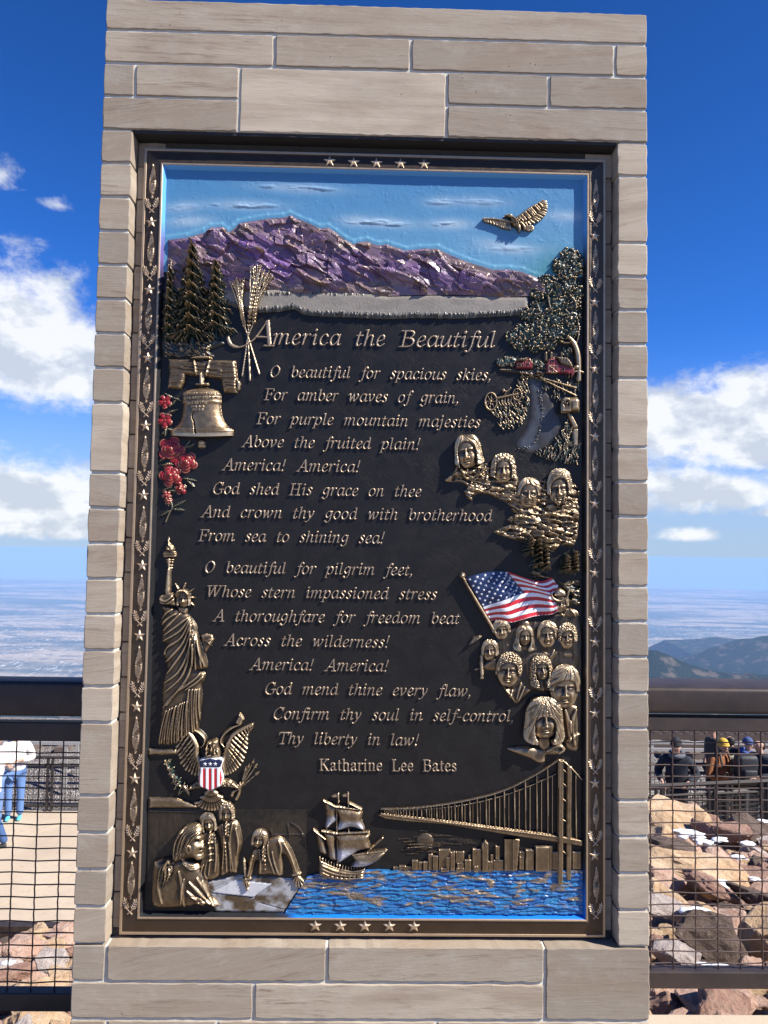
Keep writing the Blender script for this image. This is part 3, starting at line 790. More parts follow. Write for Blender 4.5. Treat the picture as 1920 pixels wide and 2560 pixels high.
G('k', .45, (P_, (.07, .69), (.155, .70)), (P_, (.15, .70), (.06, .015)), (S_, (.38, .45), (.30, .47), (.20, .32), (.10, .24)), (S_, (.17, .27), (.27, .14), (.34, .02), (.44, .08)))
G('l', .25, (P_, (.05, .69), (.13, .70)), (S_, (.14, .70), (.10, .30), (.08, .07), (.12, .015), (.21, .08)))
G('m', .72, (S_, (.02, .40), (.08, .47), (.12, .42), (.06, .015)), (S_, (.09, .22), (.17, .40), (.27, .475), (.34, .43), (.28, .015)), (S_, (.32, .22), (.41, .40), (.52, .475), (.59, .42), (.57, .22), (.57, .06), (.61, .015), (.69, .08)))
G('n', .49, (S_, (.02, .40), (.08, .47), (.12, .42), (.06, .015)), (S_, (.09, .22), (.18, .40), (.29, .475), (.36, .42), (.35, .24), (.33, .07), (.37, .015), (.46, .08)))
G('o', .44, (S_, (.24, .475), (.12, .40), (.05, .22), (.09, .05), (.19, .01), (.32, .09), (.39, .26), (.35, .42), (.24, .475)))
G('p', .46, (S_, (.02, .40), (.08, .47), (.12, .42), (.02, -.19)), (P_, (-.05, -.20), (.09, -.20)), (S_, (.09, .20), (.19, .41), (.29, .475), (.38, .40), (.40, .26), (.33, .09), (.22, .01), (.10, .06)))
G('r', .37, (S_, (.02, .40), (.08, .47), (.12, .42), (.06, .015)), (S_, (.09, .22), (.17, .39), (.26, .475), (.34, .45)), (P_, (.33, .42), (.345, .45)))
G('s', .35, (S_, (.31, .39), (.26, .465), (.18, .475), (.11, .40), (.14, .31), (.23, .22), (.25, .10), (.18, .02), (.09, .015), (.03, .09)))
G('t', .30, (S_, (.17, .60), (.12, .35), (.08, .09), (.12, .015), (.19, .03), (.26, .10)), (P_, (.04, .455), (.29, .455)))
G('u', .48, (S_, (.02, .39), (.08, .465), (.12, .42), (.07, .12), (.12, .015), (.21, .05), (.31, .18), (.37, .36)), (S_, (.41, .47), (.36, .18), (.36, .05), (.40, .015), (.47, .08)))
G('v', .44, (S_, (.02, .40), (.07, .47), (.12, .40), (.14, .02)), (S_, (.14, .02), (.27, .14), (.36, .30), (.37, .42), (.32, .465)))
G('w', .66, (S_, (.02, .40), (.07, .47), (.12, .40), (.13, .02)), (P_, (.13, .02), (.33, .45)), (P_, (.33, .46), (.35, .02)), (S_, (.35, .02), (.48, .14), (.57, .30), (.58, .42), (.53, .465)))
G('y', .44, (S_, (.02, .40), (.07, .47), (.12, .40), (.18, .06)), (S_, (.37, .46), (.34, .28), (.20, .04), (.08, -.14), (-.02, -.19), (-.06, -.16)))
G('A', .66, (S_, (.44, .71), (.24, .30), (.06, .015)), (P_, (.45, .71), (.54, .015)), (P_, (.20, .25), (.48, .25)), (P_, (-.02, .01), (.16, .01)), (P_, (.42, .01), (.64, .01)))
G('B', .62, (P_, (.19, .69), (.13, .01)), (P_, (.06, .69), (.34, .69)), (P_, (.01, .01), (.30, .01)), (S_, (.34, .69), (.48, .66), (.52, .55), (.44, .42), (.30, .38), (.17, .38)), (S_, (.32, .38), (.48, .34), (.54, .20), (.46, .06), (.30, .01)))
G('C', .62, (S_, (.56, .54), (.50, .66), (.38, .71), (.20, .60), (.08, .38), (.09, .14), (.24, .005), (.40, .02), (.53, .13)), (P_, (.565, .52), (.585, .69)))
G('F', .56, (P_, (.20, .69), (.13, .01)), (P_, (.08, .69), (.56, .69)), (P_, (.55, .69), (.555, .55)), (P_, (.17, .36), (.42, .36)), (P_, (.42, .28), (.43, .44)), (P_, (.01, .01), (.28, .01)))
G('G', .66, (S_, (.57, .54), (.50, .66), (.38, .71), (.20, .60), (.08, .38), (.09, .14), (.24, .005), (.40, .01), (.54, .08)), (P_, (.57, .52), (.59, .69)), (P_, (.54, .07), (.56, .29)), (P_, (.42, .30), (.66, .30)))
G('H', .74, (P_, (.20, .69), (.13, .01)), (P_, (.58, .69), (.53, .01)), (P_, (.17, .36), (.56, .36)), (P_, (.09, .69), (.32, .69)), (P_, (.47, .69), (.70, .69)), (P_, (.01, .01), (.25, .01)), (P_, (.41, .01), (.65, .01)))
G('K', .66, (P_, (.20, .69), (.13, .01)), (P_, (.09, .69), (.32, .69)), (P_, (.02, .01), (.26, .01)), (P_, (.55, .67), (.18, .33)), (P_, (.27, .42), (.54, .02)), (P_, (.46, .69), (.64, .69)), (P_, (.44, .01), (.66, .01)))
G('L', .55, (P_, (.20, .69), (.13, .01)), (P_, (.09, .69), (.33, .69)), (P_, (.01, .01), (.50, .01)), (P_, (.50, .01), (.53, .17)))
G('O', .66, (S_, (.38, .71), (.20, .62), (.08, .40), (.09, .15), (.23, .005), (.42, .10), (.55, .32), (.54, .56), (.38, .71)))
G('T', .60, (P_, (.36, .69), (.28, .01)), (P_, (.08, .69), (.63, .69)), (P_, (.09, .69), (.06, .54)), (P_, (.62, .69), (.61, .54)), (P_, (.16, .01), (.40, .01)))
G('W', .92, (P_, (.15, .69), (.20, .02)), (P_, (.20, .02), (.48, .68)), (P_, (.48, .69), (.53, .02)), (P_, (.53, .02), (.86, .69)), (P_, (.05, .69), (.27, .69)), (P_, (.75, .69), (.95, .69)), (P_, (.38, .69), (.58, .69)))
G(',', .22, (S_, (.08, .05), (.10, .03), (.07, -.06), (.00, -.12)), (P_, (.075, .045), (.09, .055)))
G('!', .30, (P_, (.17, .70), (.11, .29)), (P_, (.175, .70), (.15, .52)), (P_, (.07, .025), (.085, .04)))
G('-', .32, (P_, (.04, .23), (.25, .23)))
# upright roman for the name
_R = {}
def GR(ch, adv, *strokes): _R[ch] = (adv, strokes)
GR('K', .72, (P_, (.15, .69), (.15, .01)), (P_, (.05, .69), (.26, .69)), (P_, (.05, .01), (.26, .01)), (P_, (.56, .67), (.17, .32)), (P_, (.28, .42), (.58, .02)), (P_, (.46, .69), (.66, .69)), (P_, (.48, .01), (.70, .01)))
GR('L', .60, (P_, (.15, .69), (.15, .01)), (P_, (.05, .69), (.27, .69)), (P_, (.05, .01), (.54, .01)), (P_, (.54, .01), (.555, .18)))
GR('B', .64, (P_, (.15, .69), (.15, .01)), (P_, (.05, .69), (.34, .69)), (P_, (.05, .01), (.34, .01)), (S_, (.34, .69), (.48, .64), (.49, .50), (.40, .39), (.18, .38)), (S_, (.36, .38), (.52, .32), (.54, .15), (.44, .02), (.32, .01)))
GR('a', .46, (S_, (.06, .37), (.10, .45), (.20, .475), (.30, .43), (.32, .32), (.32, .08), (.37, .02), (.44, .06)), (S_, (.31, .28), (.17, .24), (.06, .15), (.08, .04), (.17, .01), (.31, .10)), (P_, (.07, .37), (.08, .38)))
GR('t', .32, (S_, (.14, .60), (.14, .12), (.19, .015), (.28, .05)), (P_, (.03, .455), (.28, .455)))
GR('h', .54, (P_, (.11, .70), (.11, .01)), (P_, (.03, .69), (.10, .69)), (P_, (.03, .01), (.20, .01)), (S_, (.12, .36), (.22, .46), (.32, .47), (.40, .38), (.40, .01)), (P_, (.32, .01), (.49, .01)))
GR('r', .38, (P_, (.11, .46), (.11, .01)), (P_, (.03, .46), (.10, .46)), (P_, (.03, .01), (.22, .01)), (S_, (.12, .32), (.20, .44), (.28, .47), (.34, .44)), (P_, (.32, .42), (.33, .43)))
GR('i', .27, (P_, (.12, .46), (.12, .01)), (P_, (.03, .46), (.11, .46)), (P_, (.03, .01), (.21, .01)), (P_, (.115, .645), (.125, .655)))
GR('n', .54, (P_, (.11, .46), (.11, .01)), (P_, (.03, .46), (.10, .46)), (P_, (.03, .01), (.20, .01)), (S_, (.12, .36), (.22, .46), (.32, .47), (.40, .38), (.40, .01)), (P_, (.32, .01), (.49, .01)))
GR('e', .43, (P_, (.08, .27), (.36, .27)), (S_, (.36, .27), (.33, .42), (.23, .475), (.11, .40), (.06, .24), (.11, .06), (.23, .01), (.37, .09)))
GR('s', .38, (S_, (.31, .37), (.25, .465), (.15, .47), (.07, .38), (.12, .29), (.24, .22), (.32, .13), (.25, .02), (.14, .01), (.06, .11)))
def text_line(text, xl, xr, yl, yr, em, italic=True, weight=0.0465, name="verse_line", space=0.60, h=5.0, slant=0.13, thin=0.36, letterspace=0.035):
    T = _S if italic else _R
    adv = lambda ch: (space if ch == ' ' else T[ch][0] + letterspace)
    total = sum(adv(ch) for ch in text)
    kx = (xr - xl) / (total * em)
    ex = em * kx
    line = empty(name); line.parent = plaque
    pos = 0.0
    for word in text.split(' '):
        wl = sum(adv(ch) for ch in word) * ex; x0 = xl + pos * ex; ya = yl + (yr - yl) * (x0 - xl) / (xr - xl)
        c = Canvas(x0 - 14, ya - em * 0.85, x0 + wl + 18, ya + (yr - yl) * wl / (xr - xl) + em * 0.36, 1.0)
        for ch in word:
            for st in T[ch][1]:
                pts = []
                for (gx, gy) in st[1:]:
                    x = xl + (pos + gx + (slant * gy if italic else 0)) * ex
                    pts.append((x, yl + (yr - yl) * (x - xl) / (xr - xl) - gy * em))
                dot = len(st) == 3 and abs(st[1][0] - st[2][0]) < 0.025 and abs(st[1][1] - st[2][1]) < 0.025
                c.line(pts, weight * em * (1.25 if dot else 1.0), h, mode='max', mask=True, smooth=(st[0] == 'S'), nib=(0.95 if dot else thin, -0.42 if italic else -0.15), n=5)
            pos += adv(ch)
        pos += space
        c.H = np.where(c.M > 0, h * np.sqrt(np.clip(1 - (1 - np.clip(c.M / 1.5, 0, 1)) ** 2, 0, 1)), 0)
        c.build("word", MAT_LETTER, line, yp=Y_PANEL - 0.004, rub=0.8)
def build_text():
    em = 41.0
    V = [("O beautiful for spacious skies,", 673, 1230, 943, 951.5), ("For amber waves of grain,", 659, 1149, 1000, 1009), ("For purple mountain majesties", 640, 1201, 1060, 1069.5),
         ("Above the fruited plain!", 604, 1052, 1117.5, 1125), ("America! America!", 555, 902, 1175.5, 1181), ("God shed His grace on thee", 530, 1053, 1235, 1242.5),
         ("And crown thy good with brotherhood", 502, 1230, 1293, 1303.5), ("From sea to shining sea!", 495, 963, 1352.5, 1359), ("O beautiful for pilgrim feet,", 510, 1034, 1432, 1439),
         ("Whose stern impassioned stress", 514, 1092, 1492.5, 1499.5), ("A thoroughfare for freedom beat", 532, 1149, 1553, 1560), ("Across the wilderness!", 560, 975, 1614, 1619.5),
         ("America! America!", 624, 973, 1674.5, 1679.5), ("God mend thine every flaw,", 660, 1180, 1735.5, 1741.5), ("Confirm thy soul in self-control,", 681, 1287, 1798, 1804.5),
         ("Thy liberty in law!", 693, 1049, 1859.5, 1864.5)]
    for t, xl, xr, yl, yr in V: text_line(t, xl, xr, yl, yr, em)
    text_line("Katharine Lee Bates", 798, 1143, 1926.5, 1928.5, 41.0, italic=False, weight=0.047, thin=0.42, name="author_line", space=0.62, letterspace=0.05)
    text_line("merica", 680, 853, 861.5, 864, 58.0, name="title_word", weight=0.044, letterspace=0.05)
    text_line("the", 886, 963, 865, 866, 58.0, name="title_word", letterspace=0.04)
    text_line("Beautiful", 997, 1239, 867, 869.5, 58.0, name="title_word", letterspace=0.03)
    c = Canvas(560, 790, 700, 890, 1.0)
    e = 86.0; x0, y0 = 612.0, 864.0
    nb = (0.36, -0.42)
    for st, w in (([(668, 803), (652, 826), (632, 851), (612, 864), (592, 868), (576, 860), (570, 845), (573, 838)], [2.0, 3.0, 3.8, 4.6, 4.6, 4.6, 4.0, 2.0]),
                  ([(669, 803), (671, 830), (674, 862)], 5.2), ([(640, 842), (674, 843)], 3.6), ([(660, 864), (684, 865)], 3.2)):
        c.line(st, w, 6.0, mode='max', mask=True, nib=nb)
    c.H = np.where(c.M > 0, 6.0 * np.sqrt(np.clip(1 - (1 - np.clip(c.M / 2.5, 0, 1)) ** 2, 0, 1)), 0)
    c.build("title_initial", MAT_LETTER, plaque, yp=Y_PANEL - 0.004, rub=0.8)
build_text()

# ------------------------------------------------------------------ the reliefs cast on the plaque (survey pixels traced from close views)
def view(x0, y0, k):
    def T(*p):
        if len(p) == 2 and not isinstance(p[0], (tuple, list)): return (x0 + p[0] * k, y0 + p[1] * k)
        return [(x0 + a * k, y0 + b * k) for a, b in p]
    return T
TA = view(230, 330, .42195); TB = view(900, 330, .45208); TC = view(330, 860, .40386); TD = view(1000, 860, .33755)
TE = view(330, 1300, .28330); TF = view(1100, 1400, .27728); TG = view(260, 1780, .32550); TH = view(740, 1860, .49427)
GREEN = (0.007, 0.024, 0.017, 1.0); DARK = (0.012, 0.011, 0.010, 1.0)
def panel_x(y):
    "left and right edges of the sunk panel, survey pixels, at a height on the plaque"
    return 417 + (356 - 417) * (y - 420) / (2285 - 420) + 0.5, 1456.5

def relief_sky():
    c = Canvas(405, 412, 1466, 800, 2.0)
    X, Y = c.X, c.Y
    xl = 416 - (Y - 420) * 0.0327
    bottom = 700 + 20 * np.sin(X / 90.0)
    c.M = np.minimum(np.minimum(X - xl, 1457.5 - X), np.minimum(Y - 419 - (X - 416) * 0.028, bottom - Y))
    n = ridged(X / 34, Y / 20, 3, 4)
    lea = sstep(ridged(X / 16 + 2 * fbm(X / 60, Y / 60, 2, 9), Y / 13, 2, 5), 0.80, 0.95)
    c.H = 2.0 + 0.9 * fbm(X / 26, Y / 26, 4, 2) + 0.7 * lea * fbm(X / 40, Y / 40, 2, 8)
    f = np.clip((Y - 430) / 250, 0, 1)[..., None]
    col = np.array((0.060, 0.195, 0.37)) * (1 - f) + np.array((0.115, 0.285, 0.43)) * f
    def streak(x0, x1, y0, y1, amp, white):
        nonlocal col
        x, y = (x0 + x1) / 2, (y0 + y1) / 2; hw, hh = (x1 - x0) / 2, max(3.0, abs(y1 - y0) / 2)
        yc = y0 + (y1 - y0) * (X - x0) / (x1 - x0)
        d = ((X - x) / hw) ** 2 + ((Y - yc) / 7.0) ** 2
        w = np.exp(-((X - x) / (hw * 1.05)) ** 2 - ((Y - yc) / 13.0) ** 2)[..., None] * white
        col = col * (1 - w) + np.array((0.36, 0.46, 0.54)) * w
        p = np.clip(1 - d, 0, 1) ** 0.5 * (0.55 + 0.9 * ridged(X / 60, Y / 7, 3, int(x0)))
        c.H += amp * 0.55 * p * sstep(fbm(X / 34 + x0, Y / 6, 3, 5), .30, .62)
    for (a, b, amp, wh) in ((TA(980, 322), TA(1460, 345), 4.0, .55), (TA(700, 428), TA(1110, 440), 4.5, .6), (TA(440, 452), TA(640, 440), 1.5, .6), (TB(360, 388), TB(530, 388), 3.0, .5),
                            (TB(520, 384), TB(800, 392), 2.5, .5), (TB(-20, 492), TB(300, 512), 5.0, .7), (TB(390, 510), TB(610, 512), 3.5, .8), (TB(680, 640), TB(1000, 650), 2.0, .6),
                            (TB(1040, 462), TB(1250, 470), 0.4, .6), (TA(460, 535), TA(700, 525), 0.3, .7), (TB(640, 600), TB(900, 660), 0.3, .5), (TA(1480, 525), TA(1640, 535), 3, .6)):
        streak(a[0], b[0], a[1], b[1], amp, wh)
    # pale halo brushed along the ridge, green haze round the tree
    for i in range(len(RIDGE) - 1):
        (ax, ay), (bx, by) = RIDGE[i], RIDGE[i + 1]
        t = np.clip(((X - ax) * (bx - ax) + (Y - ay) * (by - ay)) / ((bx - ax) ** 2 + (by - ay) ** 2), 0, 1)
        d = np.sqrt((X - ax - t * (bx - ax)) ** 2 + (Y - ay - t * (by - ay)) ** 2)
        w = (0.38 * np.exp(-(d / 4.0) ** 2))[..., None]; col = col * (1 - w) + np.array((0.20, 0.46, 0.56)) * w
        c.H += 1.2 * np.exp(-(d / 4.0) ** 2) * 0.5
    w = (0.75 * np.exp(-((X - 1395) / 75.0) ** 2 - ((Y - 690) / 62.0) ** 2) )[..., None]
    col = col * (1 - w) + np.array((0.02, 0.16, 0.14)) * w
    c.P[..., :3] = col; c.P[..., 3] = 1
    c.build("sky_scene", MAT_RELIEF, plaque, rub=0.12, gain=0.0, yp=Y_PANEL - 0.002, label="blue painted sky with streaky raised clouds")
RIDGE = TA((440, 620), (560, 605), (660, 575), (700, 548), (770, 545), (805, 575), (835, 552), (860, 525), (930, 510), (1040, 492), (1130, 487), (1172, 474), (1230, 500), (1290, 525), (1345, 552), (1400, 548), (1445, 578), (1500, 620), (1548, 645), (1585, 634), (1630, 628)) + \
        TB((60, 597), (100, 610), (150, 605), (250, 640), (330, 630), (430, 628), (500, 662), (600, 702), (740, 745), (830, 745), (900, 755), (960, 780), (1040, 805))
def relief_mountains():
    c = Canvas(405, 520, 1400, 780, 1.6)
    X, Y = c.X, c.Y
    bot = TB((1040, 890), (900, 893), (780, 900), (600, 888), (450, 886), (250, 888), (120, 892), (0, 888)) + TA((1500, 935), (1350, 950), (1200, 940), (1080, 925), (900, 935), (600, 930), (428, 930))
    sd = c.sd_poly(RIDGE + bot, smooth=False); c.M = np.where(X < 412 - (Y - 520) * .0327, -5, sd)
    wx = X + 10 * (fbm(X / 40, Y / 40, 3, 3) - .5); wy = Y + 10 * (fbm(X / 40, Y / 40, 3, 33) - .5)
    # knife-cut planes running down to the right
    u = (wx * 0.86 + wy * 0.5); v = (-wx * 0.5 + wy * 0.86)
    d1, e1, id1, t1 = facets(u / 74, v / 34, 3); d2, e2, id2, t2 = facets(u / 40 + 9, v / 17 + 4, 11); d3, e3, id3, t3 = facets(u / 17, v / 10, 21)
    top = np.clip(sd / 8, 0, 1)
    body = 7 * np.clip(sd / 70, 0, 1) ** .6 + 4.5
    H = body + 12 * t1 + 4.5 * t2 + 1.5 * t3 + 4.0 * (id1 - .5) * 2 + 1.5 * (id3 - .5)
    # long ridgelines
    c.H = H
    for pts, w, h in ((TA((1172, 480), (1190, 560), (1150, 640), (1230, 700)), 9, 6), (TA((980, 690), (1080, 750), (1200, 800), (1290, 860), (1380, 900)), 11, 8), (TA((770, 560), (850, 640), (960, 690), (1020, 700)), 9, 7),
                      (TA((1500, 625), (1560, 690), (1659, 760)), 10, 7), (TB((0, 650), (60, 690), (110, 730)), 8, 7), (TB((0, 740), (140, 760), (260, 800), (370, 850)), 11, 8), (TA((1220, 820), (1300, 870), (1400, 890)), 8, 6),
                      (TB((430, 640), (480, 720), (560, 780)), 7, 5), (TA((640, 640), (760, 690), (830, 750)), 8, 6), (TB((600, 760), (700, 800), (820, 810), (930, 820)), 7, 4)):
        c.line(pts, [w * .4, w, w * .3], h, mode='add')
    cr = np.clip(1 - e2 / 0.10, 0, 1)
    c.H -= 0.6 * cr
    c.H = np.maximum(c.H * (0.35 + 0.65 * top), 3.0)
    # paint: mauve brown on the heights, violet below
    n = fbm(X / 60, Y / 30, 4, 6)
    low = np.clip((sd / 120) * 0.9 + (n - .5) * 1.6 + 0.15 + 0.35 * (id1 - .5), 0, 1)[..., None]
    col = np.array((0.178, 0.122, 0.118)) * (1 - low) + np.array((0.142, 0.072, 0.185)) * low
    k = (id2 * 0.5 + 0.75)[..., None]; col = col * k
    c.P[..., :3] = col; c.P[..., 3] = 1
    c.rubx = 0.75 * sstep(fbm(X / 9, Y / 7, 3, 12) + 0.9 * cr + 0.25 * (t2 > 0.25) - 0.3 * np.clip(sd / 120, 0, 1), 0.95, 1.45)
    c.build("mountain_range", MAT_RELIEF, plaque, rub=0.40, gain=0.045, hp=6, smooth=False, label="purple palette-knifed mountain range")
def relief_plain():
    c = Canvas(560, 715, 1330, 810, 1.5)
    X, Y = c.X, c.Y
    top = TA((760, 930), (900, 940), (1080, 932), (1250, 950), (1450, 948), (1659, 958)) + TB((150, 908), (400, 902), (600, 905), (800, 912), (930, 912))
    bot = TB((930, 1000), (860, 1012), (700, 1022), (520, 1030), (330, 1025), (140, 1032), (0, 1025)) + TA((1500, 1095), (1380, 1092), (1290, 1085), (1230, 1070), (1200, 1045), (1120, 1060), (1000, 1068), (900, 1060), (760, 1000))
    sd = c.sd_poly(top + bot, smooth=False); c.M = sd
    g = fbm(X / 60, Y / 60, 2, 3) * 2.0
    c.H = 3 + 3.5 * np.clip(sd / 9, 0, 1) ** .5 + 0.9 * ridged((X * np.cos(.4 + g) + Y * np.sin(.4 + g)) / 60, (-X * np.sin(.4 + g) + Y * np.cos(.4 + g)) / 4.5, 2, 5)
    rg = random.Random(3)
    for i in range(len(bot) - 1):
        a, b = bot[i], bot[i + 1]; L = math.dist(a, b)
        for k in range(int(L / 2.4)):
            t = rg.random(); x = a[0] + (b[0] - a[0]) * t; y = a[1] + (b[1] - a[1]) * t
            c.line([(x + rg.uniform(-2, 5), y - rg.uniform(7, 15)), (x, y + rg.uniform(-1, 3))], [1.0, 0.4], rg.uniform(1.5, 3.0), paint=(0.03, 0.032, 0.026, 1), smooth=False)
    for k in range(120):
        x = rg.uniform(640, 1300); c.line([(x, 735 + rg.uniform(-3, 3)), (x + rg.uniform(-4, 4), 729 + rg.uniform(-5, 3))], 1.3, 2.0, paint=(0.03, 0.03, 0.02, 1), smooth=False)
    f = fbm(X / 30, Y / 12, 4, 8)[..., None]
    lowm = (c.P[..., 3] > 0)
    col = np.array((0.235, 0.205, 0.165)) * (0.75 + 0.5 * f)
    yb = np.interp(X, [p[0] for p in sorted(bot)], [p[1] for p in sorted(bot)])
    dk = np.clip((14 - (yb - Y)) / 9, 0, 1)[..., None] * 0.8
    col = col * (1 - dk) + np.array((0.035, 0.037, 0.03)) * dk
    c.P[..., :3] = np.where(lowm[..., None], c.P[..., :3], col); c.P[..., 3] = 1
    c.build("plain", MAT_RELIEF, plaque, rub=0.28, gain=0.10, hp=3, label="pale grey plain with a dark grassy edge")

def pine(c, x, y0, y1, half, seed, tiers=8, lean=0.0, h=9.0, clipx=None):
    "snowless conifer: drooping boughs of needles from a central stem"
    rg = random.Random(seed); H = y1 - y0
    c.line([(x, y0), (x + lean * .5, (y0 + y1) / 2), (x + lean, y1)], [1.2, 3.0, 4.5], h * 0.8, mode='max', mask=True, paint=GREEN)
    for t in range(tiers):
        f = (t + 0.6) / tiers; yy = y0 + H * (f ** 1.1) * 0.90
        w = half * (0.10 + 0.95 * f) * rg.uniform(.85, 1.1)
        for sgn in (-1, 1):
            for b in range(5):
                ww = w * (1.0, .85, .68, .5, .32)[b] * rg.uniform(.8, 1.12); dy = H / tiers * (.45, .8, 1.0, 1.15, 1.3)[b]
                x0 = x + lean * f; xe = x0 + sgn * ww; ye = yy + dy * rg.uniform(.7, 1.1)
                mid = (x0 + sgn * ww * .55, yy + dy * .18)
                tip_up = -dy * 0.12
                pts = spline([(x0, yy - 3), mid, (xe, ye + tip_up)], False, 5)
                c.line(pts, [3.4, 4.6, 1.2], h * (.72 + .07 * b), mode='max', mask=True, paint=GREEN, smooth=False)
                nN = int(ww / 1.0) + 5
                for q in range(nN):
                    k = (q + rg.random()) / nN; i = min(len(pts) - 2, int(k * (len(pts) - 1))); p = pts[i] + (pts[i + 1] - pts[i]) * (k * (len(pts) - 1) - i)
                    L = rg.uniform(6, 11) * (0.6 + half / 110); a = math.radians(rg.uniform(25, 75))
                    e = (p[0] + sgn * L * math.cos(a), p[1] + L * math.sin(a))
                    c.line([tuple(p), e], [1.5, 0.5], h * rg.uniform(.16, .34), mode='add', mask=True, smooth=False, paint=rg.choice((GREEN, (.05, .07, .055, 1), (.115, .135, .11, 1))), rub=rg.choice((-.1, 0, 0, .3, .7)))
def relief_pines():
    for (px_, pt, pb, half, seed, tiers, nm) in ((TA(457, 0)[0], TA(0, 770)[1], TA(0, 1210)[1], 30, 5, 8, 0), (TA(583, 0)[0], TA(0, 622)[1], TA(0, 1245)[1], 66, 1, 9, 1), (TA(728, 0)[0], TA(0, 735)[1], TA(0, 1200)[1], 50, 2, 8, 2)):
        c = Canvas(max(402, px_ - half - 16), pt - 8, px_ + half + 18, pb + 30, 1.2)
        pine(c, px_, pt, pb, half, seed, tiers, lean=-3, h=13 if nm == 1 else 10)
        if nm == 1:
            c.line(TA((570, 1190), (565, 1240), (590, 1275), (615, 1292)), [5, 4.5, 4, 1], 12, mode='max', mask=True, rub=.3)
            c.line(TA((566, 1240), (552, 1270), (540, 1280)), [4, 3, 1], 9, mode='max', mask=True, rub=.3)
        c.M = np.minimum(c.M, c.X - (405 - (c.Y - 420) * 0.0327 + 6))
        c.build("pine_relief", MAT_RELIEF, plaque, rub=0.06, gain=0.062, hp=4)
    c = Canvas(395, 838, 570, 905, 1.2); rg = random.Random(8)
    c.poly(TA((410, 1215), (470, 1235), (520, 1228), (580, 1240), (660, 1238), (730, 1215), (780, 1245), (760, 1262), (690, 1290), (720, 1320), (700, 1332), (560, 1330), (430, 1330), (408, 1290)), 6, 8, tex=lambda x, y: 5 * (ridged(x / 12, y / 7, 3, 4) - .4), paint=(0.015, 0.020, 0.014, 1))
    for k in range(150):
        x, y = TA(rg.uniform(420, 700), rg.uniform(1225, 1325)); a = rg.uniform(.2, 1.2)
        c.line([(x, y), (x + 8 * math.cos(a), y + 6 * math.sin(a))], [1.6, .5], rg.uniform(1.5, 4), smooth=False, rub=rg.choice((0, .3, .6)))
    c.M = np.minimum(c.M, c.X - (405 - (c.Y - 420) * 0.0327 + 6))
    c.build("root_mound", MAT_RELIEF, plaque, rub=0.35, gain=0.12, hp=4)
def relief_wheat():
    c = Canvas(*TA(800, 770), *TA(1100, 1490), 1.0); rg = random.Random(4)
    knot = TA(920, 1205)
    for (bot, head0, head1, fan) in ((TA(885, 1437), TA(955, 1120), TA(985, 935), (TA(985, 790), TA(1080, 850))), (TA(932, 1465), TA(925, 1140), TA(965, 905), (TA(945, 790), TA(1010, 795))), (TA(987, 1425), TA(898, 1140), TA(882, 1020), (TA(822, 870), TA(905, 860)))):
        c.line([bot, ((bot[0] + knot[0]) / 2, (bot[1] + knot[1]) / 2), knot, head0], [2.3, 1.8, 1.5, 1.3], 5.5, mode='max', mask=True, rub=.2)
        dx, dy = head1[0] - head0[0], head1[1] - head0[1]; L = math.hypot(dx, dy); nx_, ny_ = -dy / L, dx / L
        for k in range(11):
            t = k / 10; x, y = head0[0] + dx * t, head0[1] + dy * t
            for s in (-1, 1):
                c.dome(x + s * nx_ * 2.3, y + s * ny_ * 2.3, 2.5, 4.6, 7.5, ang=math.atan2(dy, dx) + math.pi / 2 + s * .35, mode='max')
        for k in range(13):
            t = k / 12; s0 = (head0[0] + dx * (.2 + .75 * rg.random()), head0[1] + dy * (.2 + .75 * rg.random()))
            e = (fan[0][0] + (fan[1][0] - fan[0][0]) * t + rg.uniform(-2, 2), fan[0][1] + (fan[1][1] - fan[0][1]) * t + rg.uniform(-4, 10))
            c.line([s0, ((s0[0] + e[0]) / 2, (s0[1] + e[1]) / 2), e], [1.3, 1.0, 0.6], 6 + rg.uniform(-1, 1), mode='max', mask=True)
    c.H = np.where(c.M > 0, c.H + 17 * np.clip((TA(0, 1130)[1] - c.Y) / 30, 0, 1), 0)
    c.build("wheat_sheaf", MAT_RELIEF, plaque, rub=0.72, gain=0.07, hp=4)

